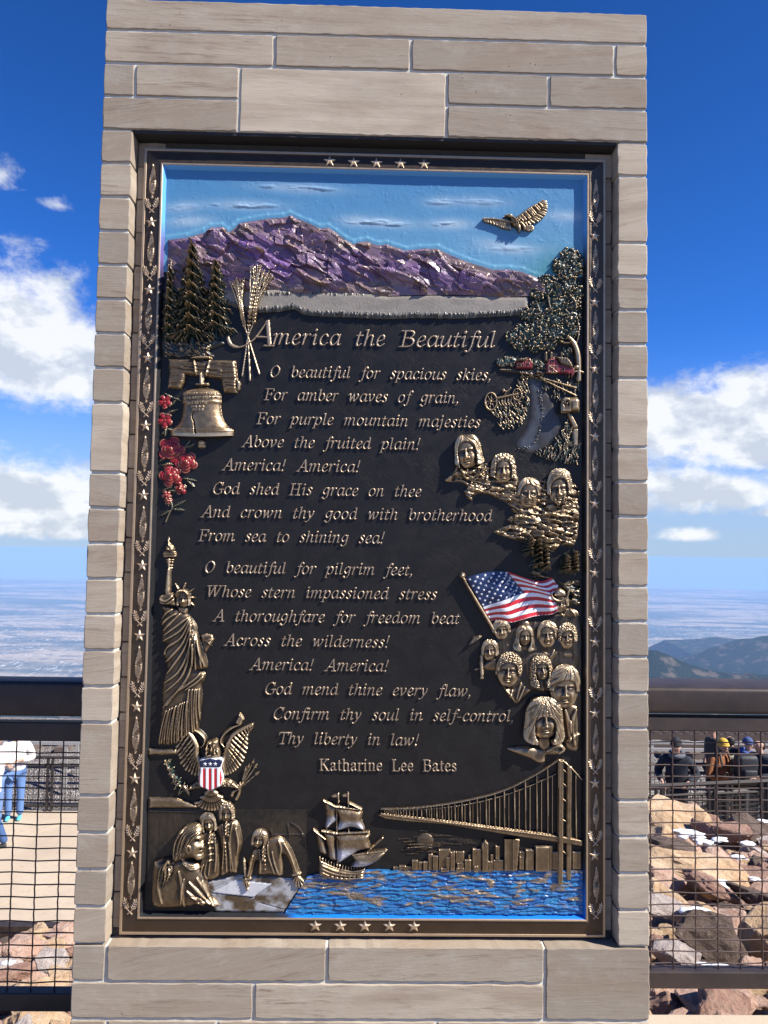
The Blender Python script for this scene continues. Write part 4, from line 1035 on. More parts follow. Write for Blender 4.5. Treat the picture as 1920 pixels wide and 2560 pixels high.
CAPS = {'P': [[(0, 0), (0, 1), (.5, .95), (.55, .7), (.45, .5), (0, .48)]], 'A': [[(0, 0), (.3, 1), (.6, 0)], [(.12, .38), (.48, .38)]], 'S': [[(.5, .85), (.25, 1), (.03, .8), (.25, .53), (.5, .3), (.25, 0), (0, .15)]],
        'N': [[(0, 0), (0, 1), (.5, 0), (.5, 1)]], 'D': [[(0, 0), (0, 1), (.4, .9), (.52, .5), (.4, .1), (0, 0)]], 'T': [[(0, 1), (.6, 1)], [(.3, 1), (.3, 0)]], 'O': [[(.3, 1), (.03, .7), (.03, .3), (.3, 0), (.57, .3), (.57, .7), (.3, 1)]],
        'W': [[(0, 1), (.2, 0), (.4, .8), (.6, 0), (.8, 1)]], 'H': [[(0, 0), (0, 1)], [(.5, 0), (.5, 1)], [(0, .5), (.5, .5)]], 'I': [[(.1, 0), (.1, 1)]], 'L': [[(0, 1), (0, 0), (.45, 0)]], 'M': [[(0, 0), (.05, 1), (.35, .3), (.65, 1), (.7, 0)]],
        'C': [[(.5, .85), (.3, 1), (.03, .7), (.03, .3), (.3, 0), (.5, .15)]], 'R': [[(0, 0), (0, 1), (.5, .95), (.55, .7), (.45, .5), (0, .48)], [(.25, .5), (.55, 0)]], 'E': [[(.45, 1), (0, 1), (0, 0), (.45, 0)], [(0, .52), (.38, .52)]],
        'F': [[(.45, 1), (0, 1), (0, 0)], [(0, .52), (.38, .52)]], 'B': [[(0, 0), (0, 1), (.45, .9), (.4, .55), (0, .52)], [(.4, .52), (.52, .25), (.4, 0), (0, 0)]], 'Y': [[(0, 1), (.28, .5), (.56, 1)], [(.28, .5), (.28, 0)]], 'V': [[(0, 1), (.28, 0), (.56, 1)]], 'X': [[(0, 0), (.5, 1)], [(0, 1), (.5, 0)]],
        'U': [[(0, 1), (0, .25), (.25, 0), (.5, .25), (.5, 1)]], ' ': []}
def cap_text(c, s, x0, x1, y, hgt, w, h, mode='add', **k):
    wid = {'I': .3, 'M': .85, 'W': .95, ' ': .4}
    tot = sum(wid.get(ch, .72) for ch in s); kx = (x1 - x0) / tot; p = 0
    for ch in s:
        for st in CAPS[ch]: c.line([(x0 + (p + a) * kx, y - b * hgt) for a, b in st], w, h, mode=mode, smooth=False, **k)
        p += wid.get(ch, .72)
def relief_bell():
    c = Canvas(*TC(200, 60), *TC(690, 330), 1.2); rg = random.Random(2)
    yoke = TC((222, 88), (380, 92), (640, 98), (648, 160), (655, 230), (650, 300), (565, 298), (548, 222), (510, 208), (335, 190), (322, 240), (300, 278), (216, 270), (226, 180))
    c.poly(yoke, 15, 9, tex=lambda x, y: 4.5 * (ridged(x / 46 + fbm(x / 30, y / 30, 2, 3), y / 6.5 + 1.3 * fbm(x / 40, y / 20, 2, 5), 2, 7) - .5), smooth=False)
    c.poly(TC((640, 225), (668, 230), (668, 275), (648, 285)), 12, 4)
    for (a, b) in ((TC(385, 100), TC(398, 190)), (TC(482, 100), TC(460, 195))): c.line([a, b], 3.2, 5, rub=.3)
    c.poly(TC((362, 84), (400, 74), (470, 74), (495, 86), (480, 96), (380, 94)), 21, 4, mode='max')
    c.build("bell_yoke", MAT_RELIEF, plaque, rub=0.50, gain=0.13, hp=4)
    c = Canvas(*TC(220, 170), *TC(660, 660), 1.2)
    # bell: a profile turned on its axis
    prof = [(240, 24), (258, 45), (280, 108), (296, 122), (330, 122), (352, 122), (365, 118), (400, 121), (440, 128), (470, 140), (495, 156), (515, 178), (528, 196), (545, 197), (562, 194)]
    yy = np.array([TC(0, p[0])[1] for p in prof]); rr = np.array([p[1] * .40386 for p in prof]); cxl = lambda y: TC(425, 0)[0] + 0 * y
    R = np.interp(c.Y, yy, rr); cx = TC(427, 0)[0] + (c.Y - yy[0]) * 0.0
    sag = 5.5 * np.clip(1 - ((c.X - cx) / (80)) ** 2, 0, 1)
    Rl = np.interp(c.Y - sag * 0.8, yy, rr)
    q = (c.X - cx) / np.maximum(Rl, 1)
    sd = np.minimum(np.minimum(Rl - np.abs(c.X - cx), c.Y - yy[0]), yy[-1] + sag - c.Y)
    c.M = sd; c.H = np.where(sd > 0, 26 * np.sqrt(np.clip(1 - q * q, 0, 1)) * np.clip(Rl / 50, .25, 1.05) + 2, 0)
    for yb, hh, w in ((296, 1.4, 1.6), (318, 1.2, 1.2), (345, 1.6, 1.8), (352, 1.2, 1.2), (520, 1.6, 2.0), (532, 1.2, 1.4), (270, 1.5, 1.5)):
        y = TC(0, yb)[1]; c.H += np.where(sd > 0, hh * np.exp(-((c.Y - sag * .8 - y) / w) ** 2), 0)
    def arc(s, x0, x1, y, hg):
        a = TC(x0, y); b = TC(x1, y); cap_text(c, s, a[0], b[0], a[1] + 3.5, hg, 0.75, 1.9, rub=.4)
    arc("LEV XXV X PROCLAIM LIB", 318, 540, 308, 5.2); arc("IN PHILADA BY ORDER OF TH", 318, 540, 332, 5.2)
    arc("PASS AND STOW", 343, 470, 366, 5.4); arc("PHILADA", 372, 450, 386, 5.0); arc("MDCCLIII", 378, 446, 406, 5.0)
    c.line(TC((384, 420), (376, 455), (388, 485), (392, 520), (396, 552)), [1.0, 1.3, 1.8, 2.0, 2.4], -9, rub=-1.0)
    # crown staple and clapper
    c.line(TC((425, 185), (427, 245)), [4.5, 5.5], 20, mode='max', mask=True); c.line(TC((395, 245), (465, 245)), 3.5, 16, mode='max', mask=True)
    c.line(TC((415, 188), (412, 180), (437, 180), (436, 240)), [3, 2, 2, 2], 16, mode='max', mask=True)
    c.dome(*TC(424, 606), 10.5, 9.5, 13, paint=None); c.line(TC((414, 625), (436, 625)), 6, 10, mode='max', mask=True)
    c.build("bell", MAT_RELIEF, plaque, rub=0.62, gain=0.10, hp=6, label="bronze bell with a cracked lip")

def relief_roses():
    RED = (0.24, 0.008, 0.012, 1); c = Canvas(*TC(158, 300), *TC(410, 1120), 1.0); rg = random.Random(6)
    def leaf(x, y, L, a, w=5.0):
        x, y = TC(x, y); L *= .40386; e = (x + L * math.cos(a), y + L * math.sin(a)); m = ((x + e[0]) / 2, (y + e[1]) / 2)
        c.line([(x, y), m, e], [1, w, .5], 4.5, mode='max', mask=True, paint=GREEN); c.line([(x, y), e], .8, 1.6, smooth=False, rub=.6)
        for k in range(4):
            t = .2 + .18 * k; px_, py_ = x + (e[0] - x) * t, y + (e[1] - y) * t
            for s in (-.7, .7): c.line([(px_, py_), (px_ + w * .8 * math.cos(a + s), py_ + w * .8 * math.sin(a + s))], .6, 1.1, smooth=False, rub=.5)
    for (x, y, L, a) in ((310, 655, 75, -.9), (330, 640, 60, -.4), (240, 735, 60, 2.9), (205, 735, 50, .2), (320, 830, 80, .2), (340, 845, 60, .7), (240, 885, 60, 2.8), (230, 905, 55, .1), (200, 570, 60, -1.4), (225, 420, 60, -.3), (230, 385, 60, -.8), (180, 560, 50, -.8),
                         (250, 1010, 90, -.5), (245, 1020, 80, .1), (230, 1030, 60, 2.6), (225, 1000, 70, -1.9), (250, 330, 55, .3), (190, 430, 55, .2), (180, 290, 60, -1.3), (210, 520, 50, .3), (195, 300, 60, .5), (200, 700, 40, 2.5)): leaf(x, y, L, a, rg.uniform(4, 6.5))
    c.line(TC((205, 1100), (225, 1050), (245, 1010), (235, 960)), [2, 2.4, 2, 1.6], 5, mode='max', mask=True, paint=GREEN, rub=.5)
    def rose(x, y, r, turns=3):
        x, y = TC(x, y); r *= .40386
        for (n, rr, pr, h0) in ((5, .62, .48, 5.0), (5, .38, .44, 8.0), (3, .18, .34, 11.0)):
            if r < 14 and n == 3: continue
            o = rg.uniform(0, 6)
            for k in range(n):
                a = o + k * 6.283 / n; px_, py_ = x + rr * r * math.cos(a), y + rr * r * math.sin(a)
                c.dome(px_, py_, pr * r, pr * r * .85, h0, ang=a, mode='max', paint=RED, power=.4)
                arc = [(px_ + pr * r * .86 * math.cos(a + t), py_ + pr * r * .80 * math.sin(a + t)) for t in (-1.1, -.5, 0, .5, 1.1)]
                c.line(arc, [.7, 1.3, 1.5, 1.3, .7], 2.2, rub=.62 if rg.random() < .8 else .2)
        c.dome(x, y, r * .2, r * .2, 14, mode='max', paint=RED); c.line([(x - r * .12, y), (x, y - r * .14), (x + r * .13, y), (x, y + r * .12)], 1.2, 2.2, rub=.6)
    for (x, y, r) in ((240, 650, 80), (333, 728, 68), (235, 812, 70), (298, 895, 36), (212, 935, 30), (222, 970, 24)): rose(x, y, r)
    for (x, y, r) in ((200, 355, 42), (200, 470, 48)):
        X0, Y0 = TC(x, y); R_ = r * .40386
        for k in range(5):
            a = .4 + k * 1.257; px_, py_ = X0 + R_ * .55 * math.cos(a), Y0 + R_ * .6 * math.sin(a)
            c.dome(px_, py_, R_ * .55, R_ * .42, 6.5, ang=a, mode='max', paint=RED); c.line([(px_ + R_ * .45 * math.cos(a + t), py_ + R_ * .42 * math.sin(a + t)) for t in (-1, 0, 1)], 1.1, 1.8, rub=.6)
        c.dome(X0, Y0, 3, 3, 9, mode='max', paint=(.2, .01, .01, 1))
    c.M = np.minimum(c.M, c.X - TC(160, 0)[0])
    c.build("rose_spray", MAT_RELIEF, plaque, rub=0.14, gain=0.085, hp=3.5, label="red roses with dark green leaves")

# ---- figures
def head(c, cx, cy, w, h, D, yaw=0.0, tilt=0.0, base=0.0, jaw=0.26, nose=1.0, smile=0.0, brow=1.0, age=0.0, glasses=False, beard=False, ears=True, lips=1.0, narrow=1.0, hair=None):
    "a face in relief: (cx, cy) centre, w and h half sizes, D depth; returns local-to-canvas mapping"
    ca, sa = math.cos(tilt), math.sin(tilt)
    U = ((c.X - cx) * ca + (c.Y - cy) * sa) / w; V = (-(c.X - cx) * sa + (c.Y - cy) * ca) / h
    taper = 1 - jaw * np.clip(V + .05, 0, 1) ** 1.6 - 0.06 * np.clip(-V - .5, 0, 1)
    Uq = (U - yaw * .12 * np.clip(V, 0, 1)) / taper; pw = 2.25
    q = np.abs(Uq) ** pw + np.abs(V) ** 2.2; ins = q < 1
    sh = yaw * 0.42
    skull = np.clip(1 - (np.clip(np.abs(Uq - sh * .35), 0, 1.2)) ** 2.2 * (1 if True else 1), 0, 1) ** .5 * np.clip(1 - np.abs(V) ** 2.6, 0, 1) ** .5
    skull = np.where(ins, np.maximum(skull, 0.10 + 0.55 * np.clip(1 - q, 0, 1) ** .5), 0)
    F = np.zeros(c.X.shape)
    def g(u, v, ru, rv, a): nonlocal F; F = F + a * np.exp(-((U - u) / ru) ** 2 - ((V - v) / rv) ** 2)
    def xs(u): return sh + u * math.sqrt(max(0.2, 1 - (abs(yaw) * .55) ** 2)) * (1 - .28 * yaw * (1 if u > 0 else -1))
    for s in (-1, 1):
        g(xs(s * .40), -.02, .22, .13, -.24); g(xs(s * .14), -.02, .08, .12, -.12)
        g(xs(s * .40), .01, .135 , .075 * narrow, .17)                     # eyeball
        g(xs(s * .40), -.055 * narrow, .19, .030, .07); g(xs(s * .40), .075, .17, .035, .04)
        g(xs(s * .40), .012, .045, .035, -.06)
        g(xs(s * .40), -.17, .24, .055, .11 * brow)
        g(xs(s * .52), .30, .20, .16, .09); g(xs(s * .36), .42, .05, .13, -.05 - .06 * age)
        g(xs(s * .17), .335, .075, .06, .13 * nose); g(xs(s * .07), .385, .03, .022, -.06)
    for k in range(9):
        t = k / 8; g(xs(0) + yaw * .13 * t, -.14 + .48 * t, .070 + .035 * t, .085, (.055 + .13 * t) * nose)
    g(xs(0) + yaw * .15, .32, .10, .065, .16 * nose); g(xs(0), .45, .05, .05, -.04)
    mu = xs(0) + yaw * .04
    g(mu, .525, .20, .032, .10 * lips); g(mu, .625, .18, .040, .11 * lips); g(mu, .575, .26, .020, -.17)
    for s in (-1, 1): g(mu + s * .25, .575 - smile * .05, .06, .04, -.10)
    g(mu, .705, .16, .035, -.07); g(mu, .83, .20, .09, .12); g(xs(0), -.50, .55, .25, .05)
    if age:
        for vv in (-.36, -.46): g(xs(0), vv, .42, .014, -.05 * age)
        for s in (-1, 1): g(xs(s * .42), .13, .18, .02, -.05 * age)
    H = base + D * (0.84 * skull + 0.88 * F * np.clip(1 - q, 0, 1) ** .25)
    c.H[ins] = np.maximum(c.H, H)[ins] if base == 0 else H[ins]
    c.rubx[ins] += np.clip(F * 1.5, -.42, .16)[ins]
    sd = (1 - q) * min(w, h) * .5; c.M = np.maximum(c.M, sd)
    def L(u, v): return (cx + (u * w) * ca - (v * h) * sa, cy + (u * w) * sa + (v * h) * ca)
    if hair: hairdo(c, U, V, w, h, D, sh, base, **hair); ears = ears and hair.get('length', .1) < .4
    if ears:
        for s in (-1, 1):
            if yaw * s > .35: continue
            e = L(s * .99, .12); c.dome(e[0], e[1], w * .13, h * .20, D * .42, ang=tilt + s * -.15, mode='max', base=base); c.gauss(e[0], e[1], w * .06, h * .10, -D * .14)
    if glasses:
        for s in (-1, 1):
            ex = xs(s * .40); ring = [L(ex + .27 * math.cos(a), .03 + .17 * math.sin(a)) for a in np.linspace(0, 6.283, 13)]
            c.line(ring, max(.8, w * .04), D * .16, smooth=False)
        c.line([L(xs(-.14), 0), L(xs(.14), 0)], max(.8, w * .035), D * .14, smooth=False); c.line([L(xs(.66), 0), L(1.0, .02)], max(.8, w * .03), D * .10, smooth=False)
    if beard:
        rg = random.Random(int(cx))
        for k in range(60):
            a = rg.uniform(-1.25, 1.25); r = rg.uniform(.62, 1.0); u, v = .72 * math.sin(a) * r, .22 + .78 * math.cos(a) * r
            if abs(u - mu) < .30 and v < .66: continue
            c.line([L(u, v), L(u * 1.05, v + .14)], [w * .05, w * .03], D * .13, smooth=False)
    return L
def hairdo(c, U, V, w, h, D, sh, base, fringe=-.50, length=.12, ox=1.13, oy=1.12, part=0.0, seed=1, nf=9.0, style='straight', flare=0.1, rise=.14, width=.83):
    "a head of hair round the face: locks fall from the parting, or curl in cells"
    Vp = np.clip(V, 0, 3); wd = ox * (1 + flare * Vp)
    out = 1 - (np.abs(U + sh * .2) / wd) ** 2.4 - np.where(V < 0, np.abs(V / oy) ** 2.4, (Vp / length) ** 8)
    fr = fringe + .10 * np.abs(U - part) ** 1.5
    face = 1 - (np.abs(U - sh * .6) / width) ** 3.0 - np.abs((V - (1.1 + fr) / 2) / ((1.1 - fr) / 2)) ** 3.0
    neck = (np.abs(U - sh * .5) < .52) & (V > .7)
    m = (out > 0) & (face < 0) & ~neck
    if not m.any(): return
    s = np.arctan2(U - part, V + 1.12); r = np.sqrt((U - part) ** 2 + (V + 1.12) ** 2)
    if style == 'curly':
        d1, e1, ci, _ = facets(U * 4.6 * nf / 9 + seed, V * 4.6 * nf / 9 * h / w + seed, seed); tex = 1.25 * np.sqrt(np.clip(1 - d1 * 1.15, 0, 1)) - .25 * np.cos(d1 * 22)
    else:
        wv = .10 * np.sin(r * 5 + seed) * (style == 'wavy') + .10 * fbm(U * 2 + seed, V * 2, 2, seed)
        tex = .62 * ridged((s + wv) * nf, r * .8 + seed, 2, seed) + .48 * ridged((s + wv) * nf * 2.3, r * 1.3, 2, seed + 5)
    vol = np.sqrt(np.clip(1 - (np.abs(U) / (wd * 1.03)) ** 2.6, 0, 1)) * np.sqrt(np.clip(1 - np.where(V < 0, np.abs(V / (oy * 1.03)), 0) ** 3, 0, 1))
    H = base + D * (.84 * vol + rise - .12 + .23 * (tex - .5))
    edge = np.clip(-face / .22, 0, 1); H = H - D * .10 * (1 - edge)
    c.H[m] = np.maximum(H, base * .5 + 2)[m]; c.rubx[m] += ((tex - .60) * .75 - .03)[m]
    c.M = np.maximum(c.M, np.where(m, np.maximum(.3, out * min(w, h) * .5), -50)); c.M = np.where(m | (c.M > 0) | (out <= 0), np.maximum(c.M, np.where(neck | (face >= 0), -50, out * min(w, h) * .5)), c.M)
def strands(c, L, A, B, n, w, h, seed, bend=0.0, jit=.05, rub=(0, .15, .35), mode='add', mask=True, mid=None):
    "n locks of hair from guide curve A to guide curve B (local coordinates)"
    rg = random.Random(seed); A = spline(A, False, 8) if len(A) > 2 else np.array(A, float); B = spline(B, False, 8) if len(B) > 2 else np.array(B, float)
    ia = np.linspace(0, 1, len(A)); ib = np.linspace(0, 1, len(B))
    if mid is not None: Mi = spline(mid, False, 8) if len(mid) > 2 else np.array(mid, float); im = np.linspace(0, 1, len(Mi))
    for k in range(n):
        t = min(1, max(0, (k + rg.uniform(-.4, .4)) / max(1, n - 1)))
        a = (np.interp(t, ia, A[:, 0]) + rg.gauss(0, jit * .5), np.interp(t, ia, A[:, 1]) + rg.gauss(0, jit * .5)); b = (np.interp(t, ib, B[:, 0]) + rg.gauss(0, jit), np.interp(t, ib, B[:, 1]) + rg.gauss(0, jit))
        if mid is not None: m = (np.interp(t, im, Mi[:, 0]) + rg.gauss(0, jit), np.interp(t, im, Mi[:, 1]) + rg.gauss(0, jit))
        else: m = ((a[0] + b[0]) / 2 + bend * (b[1] - a[1]), (a[1] + b[1]) / 2 - bend * (b[0] - a[0]))
        pa, pm, pb = L(*a), L(*m), L(*b); c.line([pa, pm, pb], [w * .6, w, w * .35], h * rg.uniform(.6, 1.2), mode=mode, mask=mask, rub=rg.choice(rub), n=4)
        o = w * .8; c.line([(pa[0] + o * .5, pa[1]), (pm[0] + o, pm[1] + o * .3), (pb[0] + o * .4, pb[1])], [w * .2, w * .34, w * .15], -h * .75, rub=-.40, n=4)
def curls(c, L, pts, r, h, seed, n=1, base=0.0):
    rg = random.Random(seed)
    for (u, v) in pts:
        for k in range(n):
            x, y = L(u + rg.gauss(0, .06), v + rg.gauss(0, .05)); rr = r * rg.uniform(.7, 1.2); a0 = rg.uniform(0, 6.28)
            c.dome(x, y, rr, rr, base + h, mode='max')
            c.line([(x + rr * .62 * math.cos(a0 + t), y + rr * .62 * math.sin(a0 + t)) for t in np.linspace(0, 4.6, 7)], rr * .28, h * .22, rub=.2, smooth=False)
def vol(c, L, pts, h, r, mode='max', **k): c.poly([L(*p) for p in pts], h, r, mode=mode, **k)

def relief_statue():
    k = .2833; c = Canvas(*TE(205, 130), *TE(730, 2000), 1.2); rg = random.Random(3)
    body = TE((248, 770), (300, 745), (380, 775), (430, 800), (500, 848), (560, 930), (575, 1020), (622, 1120), (660, 1290), (640, 1322), (600, 1330), (640, 1360), (630, 1420), (605, 1460), (615, 1580), (600, 1690), (590, 1800), (560, 1880), (480, 1940), (370, 1985), (290, 1992), (222, 1978), (238, 1800), (252, 1600), (258, 1440), (296, 1300), (270, 1200), (290, 1110), (250, 1060), (258, 960), (240, 900), (268, 840))
    sd = c.sd_poly(body); c.layer(sd, 15, 26)
    # the hanging fall of cloth under the arm
    c.poly(TE((520, 940), (570, 1010), (620, 1120), (662, 1292), (600, 1330), (540, 1340), (510, 1200), (505, 1050)), 19, 18, mode='max')
    folds = [((500, 855), (400, 930), (280, 1020)), ((505, 865), (420, 980), (262, 1075)), ((512, 880), (430, 1040), (300, 1130), (275, 1190)), ((518, 905), (450, 1080), (330, 1220), (280, 1260)), ((522, 930), (470, 1120), (350, 1300), (300, 1360)), ((520, 980), (490, 1180), (400, 1350), (280, 1440)),
             ((520, 1050), (500, 1220), (430, 1390), (290, 1520)), ((535, 1100), (530, 1260), (470, 1420), (330, 1580), (270, 1660)), ((380, 830), (300, 880), (255, 930)), ((420, 830), (330, 920), (270, 980)), ((350, 790), (290, 830), (255, 870)),
             ((550, 1030), (560, 1160), (560, 1320)), ((580, 1060), (600, 1180), (610, 1310)), ((560, 1000), (585, 1120), (640, 1290)), ((530, 1010), (535, 1150), (535, 1290)), ((600, 1350), (560, 1400), (480, 1460), (400, 1520), (300, 1640)), ((620, 1390), (560, 1440), (470, 1500))]
    for f in folds: c.line(TE(*f), [2.2, 4.2, 2.0], 6.5)
    for i in range(17):
        x0 = 300 + i * 18 + rg.uniform(-6, 6); y0 = 1690 - i * 9 if i < 11 else 1500; x1 = 228 + i * 23 + rg.uniform(-6, 6); y1 = 1985 - max(0, i - 6) * 16
        c.line(TE((x0, y0), ((x0 + x1) / 2 - 8, (y0 + y1) / 2), (x1, y1)), [1.8, 2.9, 2.2], rg.uniform(4, 7))
    # sleeve, arm, torch
    c.poly(TE((230, 690), (250, 660), (300, 650), (350, 640), (378, 690), (380, 760), (300, 752), (245, 745)), 17, 8, mode='max'); c.line(TE((240, 700), (300, 715), (365, 660)), 3, 5); c.line(TE((235, 725), (300, 745), (370, 700)), 2.5, 4)
    c.line(TE((318, 440), (312, 540), (308, 620), (305, 700)), [5.2, 7.5, 8.5, 9.5], 16, mode='max', mask=True)
    c.line(TE((318, 445), (318, 350)), [2.4, 6.0], 13, mode='max', mask=True, smooth=False)
    for (y, r) in ((425, 3.5), (400, 4.5), (372, 6.5), (350, 7.5), (318, 14), (300, 15), (284, 13)): c.line(TE((325 - r / k, y), (325 + r / k, y)), 2.6, 9 + r * .4, mode='max', mask=True, smooth=False)
    c.poly(TE((310, 145), (322, 165), (316, 190), (335, 210), (362, 240), (366, 275), (325, 290), (285, 280), (283, 245), (300, 220), (306, 195)), 13, 9, mode='max')
    for (a, b) in (((300, 240), (350, 262)), ((296, 262), (360, 250)), ((310, 215), (336, 222)), ((312, 180), (320, 205))): c.line(TE(a, ((a[0] + b[0]) / 2, b[1] + 4), b), 1.7, 3)
    # neck, hair and face, plain diadem with points
    c.poly(TE((400, 760), (480, 770), (470, 840), (400, 820)), 12, 8, mode='max')
    L = head(c, *TE(446, 698), 15, 22.5, 17, yaw=.18, ears=False, base=4, hair=dict(fringe=-0.5, length=0.8, ox=1.25, oy=1.1, seed=2, style='wavy'))
    
    c.line(TE((372, 680), (390, 640), (430, 622), (475, 628), (498, 660)), 4.2, 7, mode='add', mask=True)
    for a in np.linspace(0, 1, 9): x = 376 + 118 * a; y = 668 - 46 * math.sin(a * 2.9); c.line(TE((x, y), (x + 2, y - 16)), 1.2, 4, mask=True, smooth=False)
    for (a, b) in (((398, 608), (370, 558)), ((444, 604), (468, 552)), ((494, 636), (542, 606)), ((504, 686), (555, 686)), ((500, 726), (546, 762))): c.line(TE(a, b), [3.4, .4], 10, mode='max', mask=True, smooth=False)
    # tablet and hand
    c.poly(TE((598, 1020), (640, 1005), (700, 1020), (715, 1060), (680, 1120), (640, 1180), (610, 1140)), 8, 4, mode='max', smooth=False)
    for i in range(4): c.line(TE((640 + i * 11, 1070 - i * 6), (668 + i * 12, 1085 - i * 10), (690 + i * 6, 1112 - i * 18)), 2.0, 4.5, mask=True)
    c.M = np.minimum(c.M, c.X - TE(206, 0)[0])
    c.build("robed_statue", MAT_RELIEF, plaque, rub=0.48, gain=0.15, hp=5, label="robed bronze figure raising a torch")
def relief_ledges():
    for pts in (((340, 280), (560, 283), (565, 326), (340, 332)), ((345, 655), (560, 660), (715, 715), (715, 738), (345, 738))):
        c = Canvas(*TG(335, 270), *TG(725, 745), 1.5); c.poly(TG(*pts), 9, 7, smooth=False, tex=lambda x, y: 1.5 * fbm(x / 40, y / 5, 3, 2)); c.build("ledge", MAT_RELIEF, plaque, rub=0.55, gain=0.08)
def relief_emblem():
    c = Canvas(*TG(430, 10), *TG(1200, 785), 1.1); rg = random.Random(9)
    def wing(lead, tips, cov, seed):
        r = random.Random(seed)
        Ld = spline(TG(*lead), False, 10); Tp = spline(TG(*tips), False, 10); n = 17
        P = lambda A, t: A[min(len(A) - 1, int(t * (len(A) - 1)))]
        c.poly(TG(*lead) + TG(*tips)[::-1], 7, 5, smooth=False)
        for lay, (len_, w, h) in enumerate(((1.0, 3.6, 6), (.62, 3.3, 6), (.36, 3.0, 5))):
            for k in range(n):
                t = (k + .5) / n; a = P(Ld, t); b = P(Tp, t); e = a + (b - a) * len_ * r.uniform(.95, 1.03)
                c.line([tuple(a), tuple((a + e) / 2 + (0, 1.5)), tuple(e)], [w * .8, w, w * .75], h, mode='max', mask=True, base=6 + lay * 3.2, n=3)
                c.line([tuple(a), tuple(e)], .7, -1.2, smooth=False)
        c.line([tuple(p) for p in Ld[::4]], [2.5, 5.5, 5.5], 8, mode='max', mask=True, base=9)
    wing([(492, 112), (560, 112), (640, 160), (700, 260), (705, 340), (735, 420)], [(505, 128), (545, 175), (552, 290), (585, 400), (650, 475), (728, 495)], None, 1)
    wing([(1138, 98), (1075, 130), (985, 190), (945, 280), (930, 340), (915, 430)], [(1132, 125), (1095, 190), (1088, 300), (1040, 420), (980, 470), (918, 488)], None, 2)
    # ribbon
    for pts, w in (([(590, 100), (640, 130), (720, 165), (765, 215), (755, 265), (735, 280)], [4, 7, 8, 7, 4, 3]), ([(1040, 105), (980, 130), (915, 180), (890, 240), (925, 290), (905, 340)], [4, 7.5, 8, 6, 3.5, 2.5])): c.line(TG(*pts), w, 13, mode='max', mask=True, prof='smooth')
    c.poly(TG((582, 105), (580, 75), (605, 45), (625, 60), (615, 80), (655, 85), (650, 105)), 13, 4, mode='max'); c.poly(TG((1005, 95), (1015, 60), (1045, 20), (1072, 60), (1060, 80), (1045, 110)), 13, 4, mode='max')
    c.dome(*TG(1038, 30), 4, 6, 17); c.dome(*TG(603, 55), 5, 5, 16)
    # tail
    for k in range(11):
        a = math.radians(60 + k * 6 + 0) ; t = (k - 5) / 5
        for len_, b in ((178, 5), (110, 9), (60, 12)):
            c.line([TG(820 + t * 12, 585), TG(820 + t * 62 * len_ / 150, 585 + len_ * .6), TG(820 + t * 105 * len_ / 150, 585 + len_ * (1 - .28 * t * t))], [2, 4.2, 3.6], 6, mode='max', mask=True, base=b, n=3)
    # legs, claws
    for pts in ([(740, 560), (690, 580), (650, 600)], [(905, 550), (960, 560), (1020, 590)]): c.line(TG(*pts), [13, 9, 5], 14, mode='max', mask=True)
    for k in range(60):
        s = rg.choice(((700, 570, -1), (945, 555, 1))); x = s[0] + rg.uniform(-45, 45); y = s[1] + rg.uniform(-30, 28); c.line([TG(x, y), TG(x + s[2] * 14, y + 12)], [1.6, .6], 2.5, smooth=False)
    for (x, y, s) in ((632, 610, -1), (1040, 585, 1)):
        for d in ((-22, -35), (0, -40), (20, -18), (14, 30)): c.line([TG(x, y), TG(x + d[0] * .6 * -s, y + d[1] * .5), TG(x + d[0] * -s, y + d[1] * .9)], [4, 3.4, 1.4], 13, mode='max', mask=True)
    # arrows
    for (x, y) in ((1080, 450), (1105, 425), (1138, 392), (1158, 428), (1172, 482)):
        c.line([TG(1040, 600), TG(x, y)], 1.3, 7, mode='max', mask=True, smooth=False); dx, dy = x - 1040, y - 600; l = math.hypot(dx, dy); c.line([TG(x - dx / l * 8, y - dy / l * 8), TG(x + dx / l * 22, y + dy / l * 22)], [4.0, .4], 9, mode='max', mask=True, smooth=False)
    for (x, y) in ((975, 655), (1008, 682)): c.line([TG(1040, 600), TG(x + 15, y - 30), TG(x, y)], [3, 5.5, 5], 9, mode='max', mask=True)
    # neck and head
    c.poly(TG((790, 250), (820, 215), (870, 215), (885, 260), (890, 350), (760, 360)), 20, 14, mode='max')
    for k in range(46): x = rg.uniform(785, 880); y = rg.uniform(250, 345); c.line([TG(x, y), TG(x + (x - 830) * .12, y + 26)], [2.0, .8], 3.2, smooth=False)
    c.poly(TG((830, 225), (800, 225), (780, 245), (778, 268), (790, 285), (800, 262), (835, 262)), 24, 7, mode='max'); c.line(TG((800, 235), (840, 232)), 2, 2.5, rub=-.5); c.dome(*TG(812, 243), 2.2, 2, 3, mode='add')
    c.build("emblem_eagle", MAT_RELIEF, plaque, rub=0.46, gain=0.15, hp=4)
    # olive branch
    c = Canvas(*TG(425, 350), *TG(660, 665), 1.0)
    st = TG((650, 625), (600, 585), (545, 520), (500, 450), (470, 375)); c.line(st, [2.6, 2, 1.4], 8, mode='max', mask=True, rub=.4); S = spline(st, False, 8)
    for k in range(26):
        p = S[3 + int(k / 26 * (len(S) - 4))]; a = rg.uniform(-2.9, -.3) if k % 3 else rg.uniform(.9, 2.4); L_ = rg.uniform(12, 21)
        e = (p[0] + L_ * math.cos(a), p[1] + L_ * math.sin(a) * .9); c.line([tuple(p), ((p[0] + e[0]) / 2, (p[1] + e[1]) / 2), e], [.8, 5.2, .5], 8, mode='max', mask=True, paint=GREEN); c.line([tuple(p), e], .8, 1.8, smooth=False, rub=.5)
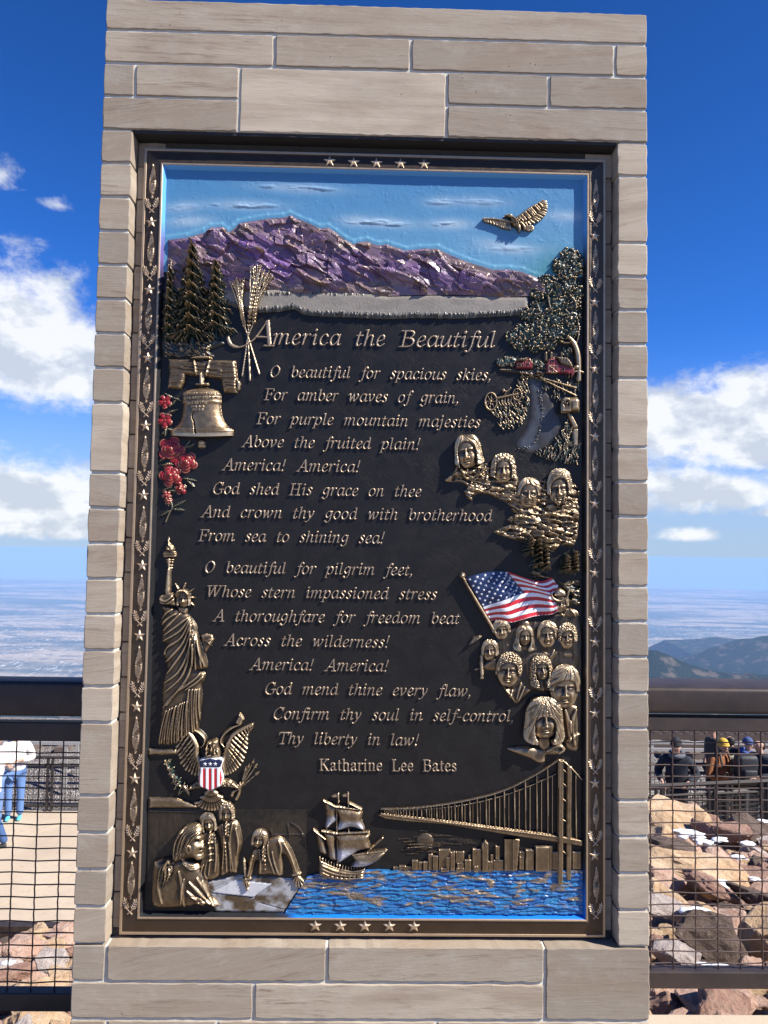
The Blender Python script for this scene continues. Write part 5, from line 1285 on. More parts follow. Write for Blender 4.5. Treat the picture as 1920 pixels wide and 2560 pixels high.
    for k in range(11): p = S[rg.randrange(4, len(S))]; c.dome(p[0] + rg.uniform(-7, 7), p[1] + rg.uniform(-6, 6), 2.7, 2.7, 11, paint=(0, 0, 0, 0)); 
    c.build("olive_branch", MAT_RELIEF, plaque, rub=0.22, gain=0.12, hp=3)
    # shield
    c = Canvas(*TG(712, 335), *TG(932, 615), 0.8)
    out = TG((740, 362), (780, 352), (822, 343), (862, 352), (902, 350), (921, 372), (906, 425), (917, 500), (902, 565), (862, 588), (818, 606), (778, 590), (736, 570), (722, 515), (735, 440), (727, 392))
    sd = c.sd_poly(out); c.layer(sd, 27, 6); X, Y = c.X, c.Y
    u = (X - TG(722, 0)[0]) / (TG(917, 0)[0] - TG(722, 0)[0]); band = np.floor(u * 9.0); red = (band % 2 == 0); WHITE = (.78, .77, .74, 1)
    P = np.where(red[..., None], np.array((.42, .012, .02, 1)), np.array(WHITE)); yb = TG(0, 422)[1]; P = np.where((Y < yb)[..., None], np.array((.008, .014, .05, 1)), P); P = np.where((np.abs(Y - yb) < 1.3)[..., None] | (sd < 2.6)[..., None], np.array(WHITE), P)
    c.P = P.copy(); c.H += np.where(sd < 2.6, 1.6, 0) + np.where(red & (Y > yb) & (sd > 2.6), -.8, 0)
    for x in (782, 822, 861): c.star(*TG(x, 391), 5.6, 2.2, mode='add', paint=WHITE)
    c.build("shield", MAT_RELIEF, plaque, rub=0.0, gain=0.0, label="shield with red and white stripes under a blue chief")
def relief_signers():
    k = .3255; rg = random.Random(5)
    c = Canvas(*TG(335, 745), *TG(1560, 1310), 2.0); X, Y = c.X, c.Y
    c.M = np.minimum(np.minimum(X - TG(338, 0)[0] + (Y - TG(0, 745)[1]) * .03, Y - TG(0, 748)[1]), np.minimum(TG(1555, 0)[0] - X, TG(0, 1305)[1] - Y)); c.M = np.minimum(c.M, 30)
    c.H = 1.2 + 2.2 * ridged(X / 9, Y / 70, 3, 4) * np.clip(1 - (X - TG(345, 0)[0]) / 190, 0.15, 1)
    for f in (((1280, 905), (1310, 1040)), ((1410, 860), (1425, 960)), ((1300, 945), (1530, 940)), ((1430, 850), (1500, 900), (1540, 980), (1565, 1100)), ((1310, 1040), (1300, 1250)), ((345, 760), (700, 770))): c.line(TG(*f), 1.7, 2.5)
    c.rubx = 0.42 * np.exp(-((X - TG(500, 0)[0]) / 60) ** 2 - ((Y - TG(0, 860)[1]) / 55) ** 2) * fbm(X / 10, Y / 40, 3, 2) + .5 * np.exp(-((X - TG(1420, 0)[0]) / 60) ** 2 - ((Y - TG(0, 930)[1]) / 40) ** 2) * fbm(X / 12, Y / 20, 3, 4)
    c.build("room_wall", MAT_RELIEF, plaque, rub=0.02, gain=0.10)
    def coat(c, pts, h, r, folds, buttons=()):
        c.poly(TG(*pts), h, r, mode='max')
        for f in folds: c.line(TG(*f), [1.5, 2.8, 1.4], 4.2)
        for (x, y) in buttons: c.dome(*TG(x, y), 2.3, 2.0, 3, mode='add')
    def jabot(c, x, y, n=4):
        for i in range(n):
            for s in (-1, 0, 1): c.line([TG(x, y + i * 26), TG(x + s * 16, y + 26 + i * 26)], [2.2, 3.2], 4, mask=True, smooth=False)
    def wig(c, L, seed): 
        strands(c, L, [(-.2, -1.05), (.1, -1.08), (.4, -1.02)], [(-1.1, .5), (-1.0, -.1), (.2, -.55), (1.0, -.1), (1.12, .5)], 16, 2.4, 4.2, seed, mid=[(-.95, -.5), (-.4, -.85), (.4, -.85), (.98, -.5)])
    # two men standing
    c = Canvas(*TG(690, 770), *TG(900, 1310), 1.2)
    coat(c, [(735, 950), (790, 915), (850, 940), (885, 1040), (890, 1250), (800, 1305), (715, 1270), (735, 1120)], 13, 12, [((800, 960), (815, 1100), (800, 1260)), ((850, 980), (860, 1100), (850, 1230)), ((760, 1180), (740, 1240), (735, 1280)), ((790, 1150), (770, 1240), (790, 1290))], [(805, 1000 + i * 48) for i in range(4)])
    for i in range(4): c.line(TG((795, 1005 + i * 46), (835, 1003 + i * 46)), 2, 3, smooth=False)
    L = head(c, *TG(796, 862), 16, 24, 17, yaw=.45, tilt=-.12, base=3, age=.5, hair=dict(fringe=-0.52, length=0.85, ox=1.3, style='wavy', seed=3, flare=0.15)); jabot(c, 815, 925, 3)
    c.build("bewigged_man", MAT_RELIEF, plaque, rub=0.50, gain=0.15, hp=5)
    c = Canvas(*TG(840, 695), *TG(1075, 1275), 1.2)
    coat(c, [(862, 900), (900, 850), (940, 835), (1000, 840), (1035, 880), (1058, 1000), (1050, 1060), (1030, 1125), (1020, 1245), (960, 1245), (890, 1265), (893, 1100), (880, 980)], 13, 12, [((905, 870), (920, 1000), (905, 1220)), ((985, 860), (965, 1000), (990, 1230)), ((1010, 900), (1030, 1010), (1020, 1100)), ((930, 1010), (938, 1120), (940, 1240)), ((955, 1000), (965, 1120), (975, 1240))], [(930, 1010 + 30 * i) for i in range(6)])
    L = head(c, *TG(940, 785), 15, 25, 17, yaw=-.15, base=3, hair=dict(fringe=-0.55, length=0.6, ox=1.28, style='curly', seed=4, nf=10)); jabot(c, 938, 850, 4)
    c.build("bewigged_man", MAT_RELIEF, plaque, rub=0.50, gain=0.15, hp=5)
    # table and paper
    c = Canvas(*TG(770, 1235), *TG(1560, 1545), 1.5)
    c.poly(TG((785, 1312), (1030, 1252), (1545, 1287), (1380, 1538), (860, 1535), (790, 1420)), 5, 5, smooth=False, tex=lambda x, y: 1.2 * fbm(x / 30, y / 30, 3, 1)); sil = np.array((.34, .34, .35, 1)); n = fbm(c.X / 26, c.Y / 22, 4, 7)
    c.P[...] = sil; c.P[..., 3] = np.clip((n - .30) * 3.2, 0, 1) * .95
    pap = TG((830, 1385), (1010, 1288), (1290, 1318), (1150, 1420)); sd = c.sd_poly(pap, False); c.layer(sd, 1.8, 1.5, mode='add'); c.P[sd > 0] = (.50, .50, .51, 1)
    c.line(TG((800, 1382), (1150, 1425), (1290, 1318)), 1.2, -2.0, smooth=False); c.line(TG((1200, 1465), (1390, 1520)), 1.2, -2); c.line(TG((820, 1360), (1040, 1262)), 1.0, -1.5); c.line(TG((1100, 1450), (1150, 1428)), [3.5, 2], 2)
    c.build("table", MAT_RELIEF, plaque, rub=0.50, gain=0.06, label="silver-grey table with a sheet of paper")
    # man leaning over the table
    c = Canvas(*TG(1040, 860), *TG(1570, 1390), 1.2)
    coat(c, [(1150, 1060), (1200, 1030), (1262, 985), (1340, 965), (1400, 1010), (1450, 1090), (1500, 1230), (1512, 1262), (1450, 1275), (1430, 1200), (1375, 1110), (1370, 1265), (1275, 1262), (1180, 1255), (1172, 1160), (1145, 1235), (1125, 1285), (1075, 1285), (1095, 1190), (1125, 1095)], 15, 13,
         [((1255, 1000), (1260, 1100), (1310, 1250)), ((1190, 1060), (1200, 1150), (1195, 1250)), ((1340, 990), (1360, 1050), (1350, 1120)), ((1380, 1010), (1430, 1100), (1475, 1230)), ((1140, 1110), (1120, 1200), (1100, 1270)), ((1290, 1080), (1310, 1170), (1340, 1255))], [(1235, 1110 + 34 * i) for i in range(4)])
    L = head(c, *TG(1192, 985), 15.5, 23, 20, yaw=-.45, tilt=.12, base=4, hair=dict(fringe=-0.5, length=0.75, ox=1.3, style='wavy', seed=5)); jabot(c, 1222, 1040, 4)
    for (x, y) in ((1475, 1258), (1095, 1292)): c.line(TG((x - 25, y + 4), (x + 25, y - 6)), 4.5, 15, mode='max', mask=True, smooth=False)
    for d in ((-28, 50), (-5, 85), (18, 92), (40, 75), (55, 55)): c.line([TG(1478, 1268), TG(1478 + d[0] * .6, 1268 + d[1] * .5), TG(1478 + d[0], 1268 + d[1])], [4.2, 2.4, 1.4], 12, mode='max', mask=True)
    for d in ((-30, 40), (-15, 70), (5, 78), (18, 50)): c.line([TG(1090, 1300), TG(1090 + d[0] * .8, 1300 + d[1] * .55), TG(1090 + d[0] * .5 + 8, 1300 + d[1])], [4.8, 2.6, 1.6], 13, mode='max', mask=True)
    c.line(TG((1098, 1375), (1080, 1250), (1072, 1140)), [1.0, 1.6, 1.2], 16, mode='max', mask=True); c.line(TG((1085, 1285), (1078, 1210), (1068, 1130)), [2.0, 6.5, 1.0], 13, mode='max', mask=True)
    for i in range(14):
        y = 1150 + i * 10
        for s in (-1, 1): c.line(TG((1076, y + 10), (1076 + s * 18, y - 6)), .8, 2, smooth=False)
    c.build("bewigged_man", MAT_RELIEF, plaque, rub=0.52, gain=0.15, hp=5)
    # seated man seen from behind
    c = Canvas(*TG(338, 870), *TG(875, 1550), 1.3)
    c.poly(TG((347, 1230), (380, 1175), (480, 1150), (600, 1130), (690, 1190), (760, 1280), (780, 1340), (795, 1420), (868, 1515), (850, 1540), (700, 1530), (610, 1545), (347, 1535)), 21, 30, tex=lambda x, y: 3.0 * (fbm(x / 20, y / 26, 4, 3) - .5))
    for f in (((600, 1310), (590, 1420), (600, 1540)), ((640, 1330), (700, 1400), (800, 1500)), ((700, 1300), (760, 1400), (830, 1520)), ((620, 1400), (680, 1460), (740, 1530)), ((430, 1210), (400, 1350), (430, 1500)), ((660, 1440), (720, 1470), (760, 1500)), ((560, 1250), (580, 1350), (575, 1500)), ((690, 1500), (760, 1490), (840, 1530)), ((740, 1330), (770, 1390), (790, 1450))): c.line(TG(*f), [2, 5, 2], 4.5)
    hp_ = TG((505, 1180), (508, 1060), (550, 950), (630, 888), (715, 880), (748, 915), (748, 985), (772, 1072), (752, 1085), (756, 1120), (745, 1160), (700, 1178), (650, 1160), (580, 1185), (540, 1195)); c.poly(hp_, 30, 26, mode='max')
    g = lambda x, y, a, b, h: c.gauss(*TG(x, y), a, b, h)
    g(712, 1012, 9, 6, -6); g(752, 1050, 5, 12, 6); g(735, 1150, 9, 7, 5); g(745, 1105, 9, 2.4, -6); g(745, 1093, 6, 2.5, 4); g(742, 1119, 6, 2.5, 4); g(685, 1085, 16, 18, 4); g(728, 985, 10, 3.5, 6); g(724, 1005, 4, 3, 4); g(700, 940, 16, 14, 3); g(735, 1075, 4, 3, -3)
    c.dome(*TG(642, 1070), 8, 13, 6, mode='add'); c.gauss(*TG(645, 1072), 4, 7, -5)
    ident = lambda u, v: TG(u, v)
    strands(c, ident, [(745, 935), (720, 890), (640, 890), (560, 950)], [(600, 1130), (545, 1160), (515, 1175), (495, 1165)], 26, 2.4, 2.6, 4, mid=[(650, 1000), (600, 965), (555, 985), (515, 1060)], jit=8)
    strands(c, ident, [(500, 1150), (470, 1165), (490, 1170)], [(410, 1300), (440, 1350), (480, 1310)], 14, 3.0, 6, 7, mid=[(440, 1230), (460, 1260), (500, 1240)], jit=8); c.line(TG((465, 1165), (510, 1180)), 5, 6, smooth=False)
    for i in range(4): c.line(TG((590, 1150 + i * 12), (650, 1190 + i * 14), (715, 1195 + i * 12)), 2.4, 5)
    c.M = np.minimum(c.M, c.X - TG(345, 0)[0])
    c.build("bewigged_man", MAT_RELIEF, plaque, rub=0.50, gain=0.14, hp=6, label="seated man in a coat seen from behind, hair tied back")

def relief_harbour():
    rg = random.Random(12)
    # water
    c = Canvas(705, 2168, 1466, 2290, 1.2); X, Y = c.X, c.Y
    top = 2178 - 4 * fbm(X / 14, 0 * X, 3, 4) + np.where(X < 830, (830 - X) * .25, 0); left = 766 - (Y - 2195) * .62
    c.M = np.minimum(np.minimum(Y - top, 2285.5 - Y), np.minimum(X - left, 1456.5 - X))
    wx = X + 14 * (fbm(X / 50, Y / 20, 3, 3) - .5); wy = Y + 7 * (fbm(X / 34, Y / 18, 3, 8) - .5) + (X - 900) * .02
    d1, e1, id1, t1 = facets(wx / 40, wy / 8.5, 5); d2, e2, id2, t2 = facets(wx / 20 + 4, wy / 5 + 2, 9)
    w = ridged(wx / 46, wy / 10, 3, 2)
    c.H = 4 + 3.4 * w + 3.0 * t1 * np.sign(.5 - id1) + 1.4 * t2 + 2.5 * ridged(wx / 70 + 3, wy / 11, 3, 12)
    w2 = ridged(wx / 70 + 3, wy / 11, 3, 12); c.rubx = .62 * sstep(w2 * .8 + .5 * fbm(X / 40, Y / 9, 3, 4), .66, .96) * np.clip((2276 - Y) / 14, 0, 1) - .06
    low = np.clip(1 - np.abs(e1) * 3, 0, 1)
    c.P[...] = (0.020, 0.130, 0.32, 1); c.P[..., 1] *= .7 + .6 * fbm(X / 30, Y / 10, 3, 6)
    c.build("harbour_water", MAT_RELIEF, plaque, rub=0.30, gain=0.05, hp=4, label="blue painted waves with rubbed bronze crests")
    # sun behind thin cloud
    c = Canvas(*TH(520, 415), *TH(950, 575), 1.2)
    for k in range(26):
        y = rg.uniform(440, 560); x = rg.gauss(655, 60); L_ = rg.uniform(30, 110); c.line(TH((x - L_ / 2, y), (x, y - 3), (x + L_ / 2, y + rg.uniform(-3, 3))), [.5, 1.8, .5], 2.2, mode='max', mask=True, rub=rg.choice((-.4, -.2, 0)))
    for k in range(14): x = rg.uniform(740, 900); y = 495 + rg.uniform(-18, 18) - (x - 740) * .03; c.line(TH((x - 30, y), (x, y - 2), (x + 34, y + 1)), [.4, 1.5, .4], 2, mode='max', mask=True, rub=-.35)
    c.dome(*TH(653, 495), 21.5, 21.5, 6.5, power=.3)
    for y in (518, 505): c.line(TH((560, y + 6), (640, y + 2), (690, y + 8)), [.5, 3, .5], 7.5, mode='max', mask=True)
    c.build("setting_sun", MAT_RELIEF, plaque, rub=0.42, gain=0.08)
    # skyline
    B = [(490, 625, 522, 645, 5), (520, 618, 556, 644, 6), (550, 622, 590, 644, 5), (585, 590, 618, 644, 8), (617, 600, 642, 644, 6), (643, 596, 668, 644, 8), (668, 560, 692, 644, 7), (690, 566, 720, 644, 9), (722, 536, 782, 644, 7), (757, 572, 780, 630, 10), (732, 626, 776, 650, 11), (780, 546, 806, 646, 10), (806, 548, 852, 610, 6), (815, 602, 852, 632, 9), (810, 626, 854, 648, 11), (853, 586, 888, 648, 10), (872, 562, 886, 590, 6), (893, 532, 940, 648, 8), (900, 616, 922, 650, 12), (972, 594, 1000, 646, 9), (985, 562, 1002, 600, 6), (1008, 518, 1032, 590, 7), (998, 588, 1052, 646, 8), (1130, 572, 1156, 640, 8), (1130, 548, 1162, 580, 6), (1162, 536, 1205, 642, 9), (1210, 518, 1300, 645, 12), (1282, 548, 1330, 640, 8), (1400, 548, 1445, 640, 6)]
    c = Canvas(*TH(484, 480), *TH(1452, 655), 1.0)
    for (x0, y0, x1, y1, h) in B:
        h *= 1.15; c.poly(TH((x0, y0), (x1, y0), (x1, y1), (x0, y1)), h, 1.4, smooth=False, mode='max', prof='flat')
        c.line(TH((x0 + 3, y0 + 3), (x1 - 3, y0 + 2)), 1.0, 1.6, smooth=False); c.line(TH((x0 + 3, y0 + 3), (x0 + 3, y1)), .8, 1.2, smooth=False)
    c.poly(TH((940, 505), (957, 486), (974, 505), (974, 648), (940, 648)), 12, 1.6, smooth=False, mode='max'); c.line(TH((957, 490), (957, 512)), 1, 2, smooth=False)
    c.poly(TH((1055, 466), (1132, 482), (1118, 642), (1055, 642)), 13, 1.6, smooth=False, mode='max'); c.line(TH((1097, 475), (1097, 640)), 1.2, 4, smooth=False)
    c.poly(TH((1280, 516), (1300, 518), (1300, 645), (1280, 645)), 8, 1.2, smooth=False, mode='over')
    c.H += .8 * fbm(c.X / 5, c.Y / 9, 3, 4)
    for k in range(120): x = rg.uniform(485, 1450); y = 646 + rg.uniform(-3, 6); c.dome(*TH(x, y), rg.uniform(1.5, 3.5), rg.uniform(1.2, 2.2), rg.uniform(4, 8))
    c.build("city_skyline", MAT_RELIEF, plaque, rub=0.60, gain=0.06, hp=3)
    # suspension bridge
    c = Canvas(*TH(405, 60), *TH(1454, 725), 1.0)
    main = [(430, 331), (560, 328), (680, 318), (800, 300), (900, 280), (1000, 255), (1090, 222), (1180, 176), (1260, 130), (1326, 84)]; M_ = spline(TH(*main), False, 10)
    deck_y = lambda x: np.interp(x, [TH(430, 0)[0], TH(1330, 0)[0], TH(1450, 0)[0]], [TH(0, 350)[1], TH(0, 462)[1], TH(0, 486)[1]])
    sec = [(450, 340), (700, 330), (900, 302), (1060, 262), (1200, 210), (1322, 152)]; S2 = spline(TH(*sec), False, 10)
    for x in (1418, 1275, 1220, 1162, 1107, 1055, 1008, 963, 918, 880, 840, 805, 772, 740, 712, 685, 660, 635, 612, 592, 574, 558, 543, 530, 517, 505, 494, 484, 474, 465, 457, 449):
        X_ = TH(x, 0)[0]
        yt = np.interp(X_, M_[:, 0], M_[:, 1]) if x < 1330 else TH(0, 160)[1]
        w = 1.25 if x > 700 else .95; c.line([(X_, yt), (X_ + 1, deck_y(X_) + 2)], w, 9, mode='max', mask=True, smooth=False)
        if 640 < x < 1330:
            X2 = X_ + (12 if x > 1000 else 8); c.line([(X2, np.interp(X2, S2[:, 0], S2[:, 1])), (X2, deck_y(X2))], .8, 6, mode='max', mask=True, smooth=False)
    c.line([tuple(p) for p in S2], .9, 7, mode='max', mask=True, smooth=False)
    c.line([tuple(p) for p in M_], [1.2, 1.6, 2.2], 11, mode='max', mask=True, smooth=False); c.line(TH((1350, 84), (1400, 130), (1448, 182)), 1.8, 11, mode='max', mask=True)
    c.poly(TH((415, 364), (430, 350), (800, 392), (1330, 463), (1450, 487), (1450, 519), (1325, 499), (1100, 466), (760, 408), (560, 393), (450, 380)), 12, 3, mode='max', smooth=False); c.line(TH((440, 356), (1330, 470)), 1.0, 1.8, smooth=False)
    c.poly(TH((1372, 114), (1396, 116), (1393, 690), (1370, 690)), 11, 2, mode='max', smooth=False)
    for (a, b) in (((1350, 130), (1385, 158)), ((1350, 200), (1385, 230)), ((1350, 280), (1385, 305)), ((1350, 385), (1385, 405)), ((1350, 545), (1385, 570))): c.line(TH(a, b), 2.8, 9, mode='max', mask=True, smooth=False)
    c.poly(TH((1326, 78), (1352, 80), (1350, 712), (1324, 712)), 17, 3, mode='max', smooth=False); c.line(TH((1348, 85), (1348, 700)), .9, 2, smooth=False)
    c.build("suspension_bridge", MAT_RELIEF, plaque, rub=0.60, gain=0.06, hp=3)
    # sailing ship
    c = Canvas(*TH(80, 245), *TH(465, 715), 1.0)
    hull = TH((116, 578), (165, 606), (220, 630), (290, 640), (352, 628), (345, 690), (250, 702), (165, 692), (115, 672)); c.poly(hull, 17, 12, mode='max', smooth=False)
    for dy, w, h in ((0, 2.2, 4), (16, 1.2, 2.5), (34, 1.2, 2.5), (52, 1.4, 2.5)): c.line(TH((116, 588 + dy), (170, 614 + dy), (225, 634 + dy * .85), (290, 644 + dy * .7), (348, 634 + dy * .8)), w, h)
    for i in range(16): x = 120 + i * 14.5; y = 582 + 52 * math.sin(min(1, (x - 118) / 170) * 1.57) - (max(0, x - 300) * .25); c.line(TH((x, y), (x + 1, y - 10)), 1.2, 17, mode='max', mask=True, smooth=False)
    for i in range(7): c.dome(*TH(172 + i * 22, 668 + 6 * math.sin(i * .5)), 2.2, 2.8, -5, mode='add', mask=False)
    for pts in (((213, 255), (215, 300)), ((263, 252), (265, 325)), ((205, 320), (210, 620)), ((265, 430), (268, 460))): c.line(TH(*pts), 1.6, 14, mode='max', mask=True, smooth=False)
    sails = [[(148, 295), (205, 322), (204, 360), (214, 388), (180, 415), (148, 438), (152, 370)], [(106, 450), (140, 478), (152, 520), (157, 566), (118, 552), (108, 500)], [(138, 450), (200, 452), (203, 520), (210, 592), (166, 586), (158, 530)],
             [(206, 320), (326, 335), (334, 390), (346, 442), (280, 425), (208, 442), (216, 380)], [(206, 456), (362, 452), (368, 490), (376, 532), (320, 545), (262, 580), (214, 606), (204, 560), (208, 500)], [(284, 560), (360, 548), (455, 541), (428, 585), (380, 615), (330, 628), (275, 624), (292, 595)]]
    for i, s in enumerate(sails):
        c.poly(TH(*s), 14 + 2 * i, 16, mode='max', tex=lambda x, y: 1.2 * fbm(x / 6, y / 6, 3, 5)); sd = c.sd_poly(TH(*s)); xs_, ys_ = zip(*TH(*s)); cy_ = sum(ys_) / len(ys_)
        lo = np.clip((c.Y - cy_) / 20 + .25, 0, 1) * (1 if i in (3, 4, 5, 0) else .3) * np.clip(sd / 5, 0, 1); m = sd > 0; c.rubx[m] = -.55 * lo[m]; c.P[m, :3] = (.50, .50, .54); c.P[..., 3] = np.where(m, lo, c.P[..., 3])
    for (a, b) in (((138, 288), (206, 320)), ((190, 316), (328, 333)), ((130, 442), (205, 452)), ((190, 455), (370, 446)), ((88, 434), (150, 482)), ((285, 562), (455, 540)), ((355, 552), (438, 476)), ((270, 300), (330, 330))): c.line(TH(a, b), 2.0, 19, mode='max', mask=True, smooth=False, paint=(0, 0, 0, 0))
    for f in ([(183, 264), (212, 258), (212, 272), (183, 275)], [(236, 262), (263, 256), (263, 272), (236, 272)]): c.poly(TH(*f), 10, 2, mode='max')
    c.build("sailing_ship", MAT_RELIEF, plaque, rub=0.66, gain=0.09, hp=4)

def leaves(c, blobs, n, r, h, seed, cols=(GREEN, GREEN, GREEN, (.10, .125, .10, 1)), rubs=(0, 0, .15, .45, .8)):
    rg = random.Random(seed); tot = sum(b[2] * b[2] for b in blobs)
    for (x, y, R, k) in blobs:
        c.dome(x, y, R * .95, R * .85, h * .75 * k, mode='max', paint=GREEN)
        for i in range(int(n * R * R / tot)):
            a = rg.uniform(0, 6.283); q = R * math.sqrt(rg.random()) * 1.05; lx, ly = x + q * math.cos(a), y + q * math.sin(a) * .9
            hh = h * k * (1.05 - .45 * (q / R) ** 2) * rg.uniform(.75, 1.15); rr = r * rg.uniform(.6, 1.25); an = rg.uniform(0, 3.14)
            c.dome(lx, ly, rr, rr * .6, hh, ang=an, mode='max', paint=rg.choice(cols))
            if rg.random() < .75: c.line([(lx - rr * .5 * math.cos(an), ly - rr * .5 * math.sin(an)), (lx + rr * .6 * math.cos(an), ly + rr * .6 * math.sin(an))], rr * .3, 1.6, smooth=False, rub=rg.choice(rubs))
def grass(c, pts, n, seed, L=(8, 16), ang=(-1.9, -1.2), h=6, rubs=(0, .3, .6, .8), paint=GREEN, w=1.4):
    rg = random.Random(seed); P = np.array(pts); x0, y0 = P.min(0); x1, y1 = P.max(0); k = 0; tries = 0
    while k < n and tries < n * 8:
        tries += 1; x, y = rg.uniform(x0, x1), rg.uniform(y0, y1); ins = False; j = len(P) - 1
        for i in range(len(P)):
            if (P[i][1] > y) != (P[j][1] > y) and x < (P[j][0] - P[i][0]) * (y - P[i][1]) / (P[j][1] - P[i][1]) + P[i][0]: ins = not ins
            j = i
        if not ins: continue
        k += 1; a = rg.uniform(*ang); l = rg.uniform(*L); e = (x + l * math.cos(a), y + l * math.sin(a))
        c.line([(x, y), ((x + e[0]) / 2 + rg.uniform(-1.5, 1.5), (y + e[1]) / 2), e], [w, w * .9, w * .3], h * rg.uniform(.6, 1.2), mode='max', mask=True, paint=paint, rub=rg.choice(rubs), n=3)
def relief_oak():
    c = Canvas(*TB(790, 630), *TB(1245, 1380), 1.1); k = .45208
    c.line(TB((1213, 1370), (1212, 1300), (1208, 1230), (1185, 1165), (1150, 1130)), [7, 8, 8, 8, 4], 15, mode='max', mask=True, rub=.35); c.line(TB((1180, 1160), (1130, 1160), (1090, 1140)), [4, 3, 1], 11, mode='max', mask=True, rub=.3); c.line(TB((1195, 1180), (1215, 1100), (1205, 1020)), [4, 3, 2], 10, mode='max', mask=True)
    c.dome(*TB(1200, 1300), 9, 9, 16, paint=(0, 0, 0, 0)); c.line(TB((1180, 1325), (1210, 1322), (1235, 1328)), [3, 5, 3], 15, mode='max', mask=True)
    blobs = [(*TB(x, y), r * k, q) for (x, y, r, q) in ((1165, 685, 58, .8), (1112, 735, 52, .9), (1192, 752, 48, .9), (1215, 690, 26, .7), (1150, 790, 55, 1), (1040, 845, 66, .9), (1128, 860, 70, 1), (1205, 870, 45, .9), (985, 885, 45, .8), (1180, 945, 55, .95), (1090, 945, 70, 1.05), (1000, 985, 66, 1.0), (930, 995, 46, .85), (1160, 1020, 62, 1), (1085, 1040, 56, 1.05), (1000, 1085, 74, 1.05), (915, 1105, 60, .95), (1080, 1110, 66, 1.1), (1165, 1095, 55, 1), (850, 1128, 42, .85), (880, 1165, 40, .8), (975, 1160, 56, .9), (1050, 1170, 40, .8), (1150, 1210, 30, .7))]
    leaves(c, blobs, 1500, 4.6, 15, 4)
    c.line(TB((1040, 910), (1048, 960), (1062, 985)), [2, 2.4, 1.2], 19, mode='max', rub=.7); c.line(TB((1160, 900), (1190, 940), (1195, 975)), [2, 2.4, 1.2], 18, mode='max', rub=.7)
    c.build("oak_relief", MAT_RELIEF, plaque, rub=0.12, gain=0.17, hp=5, label="dark green spreading tree with a pale trunk")
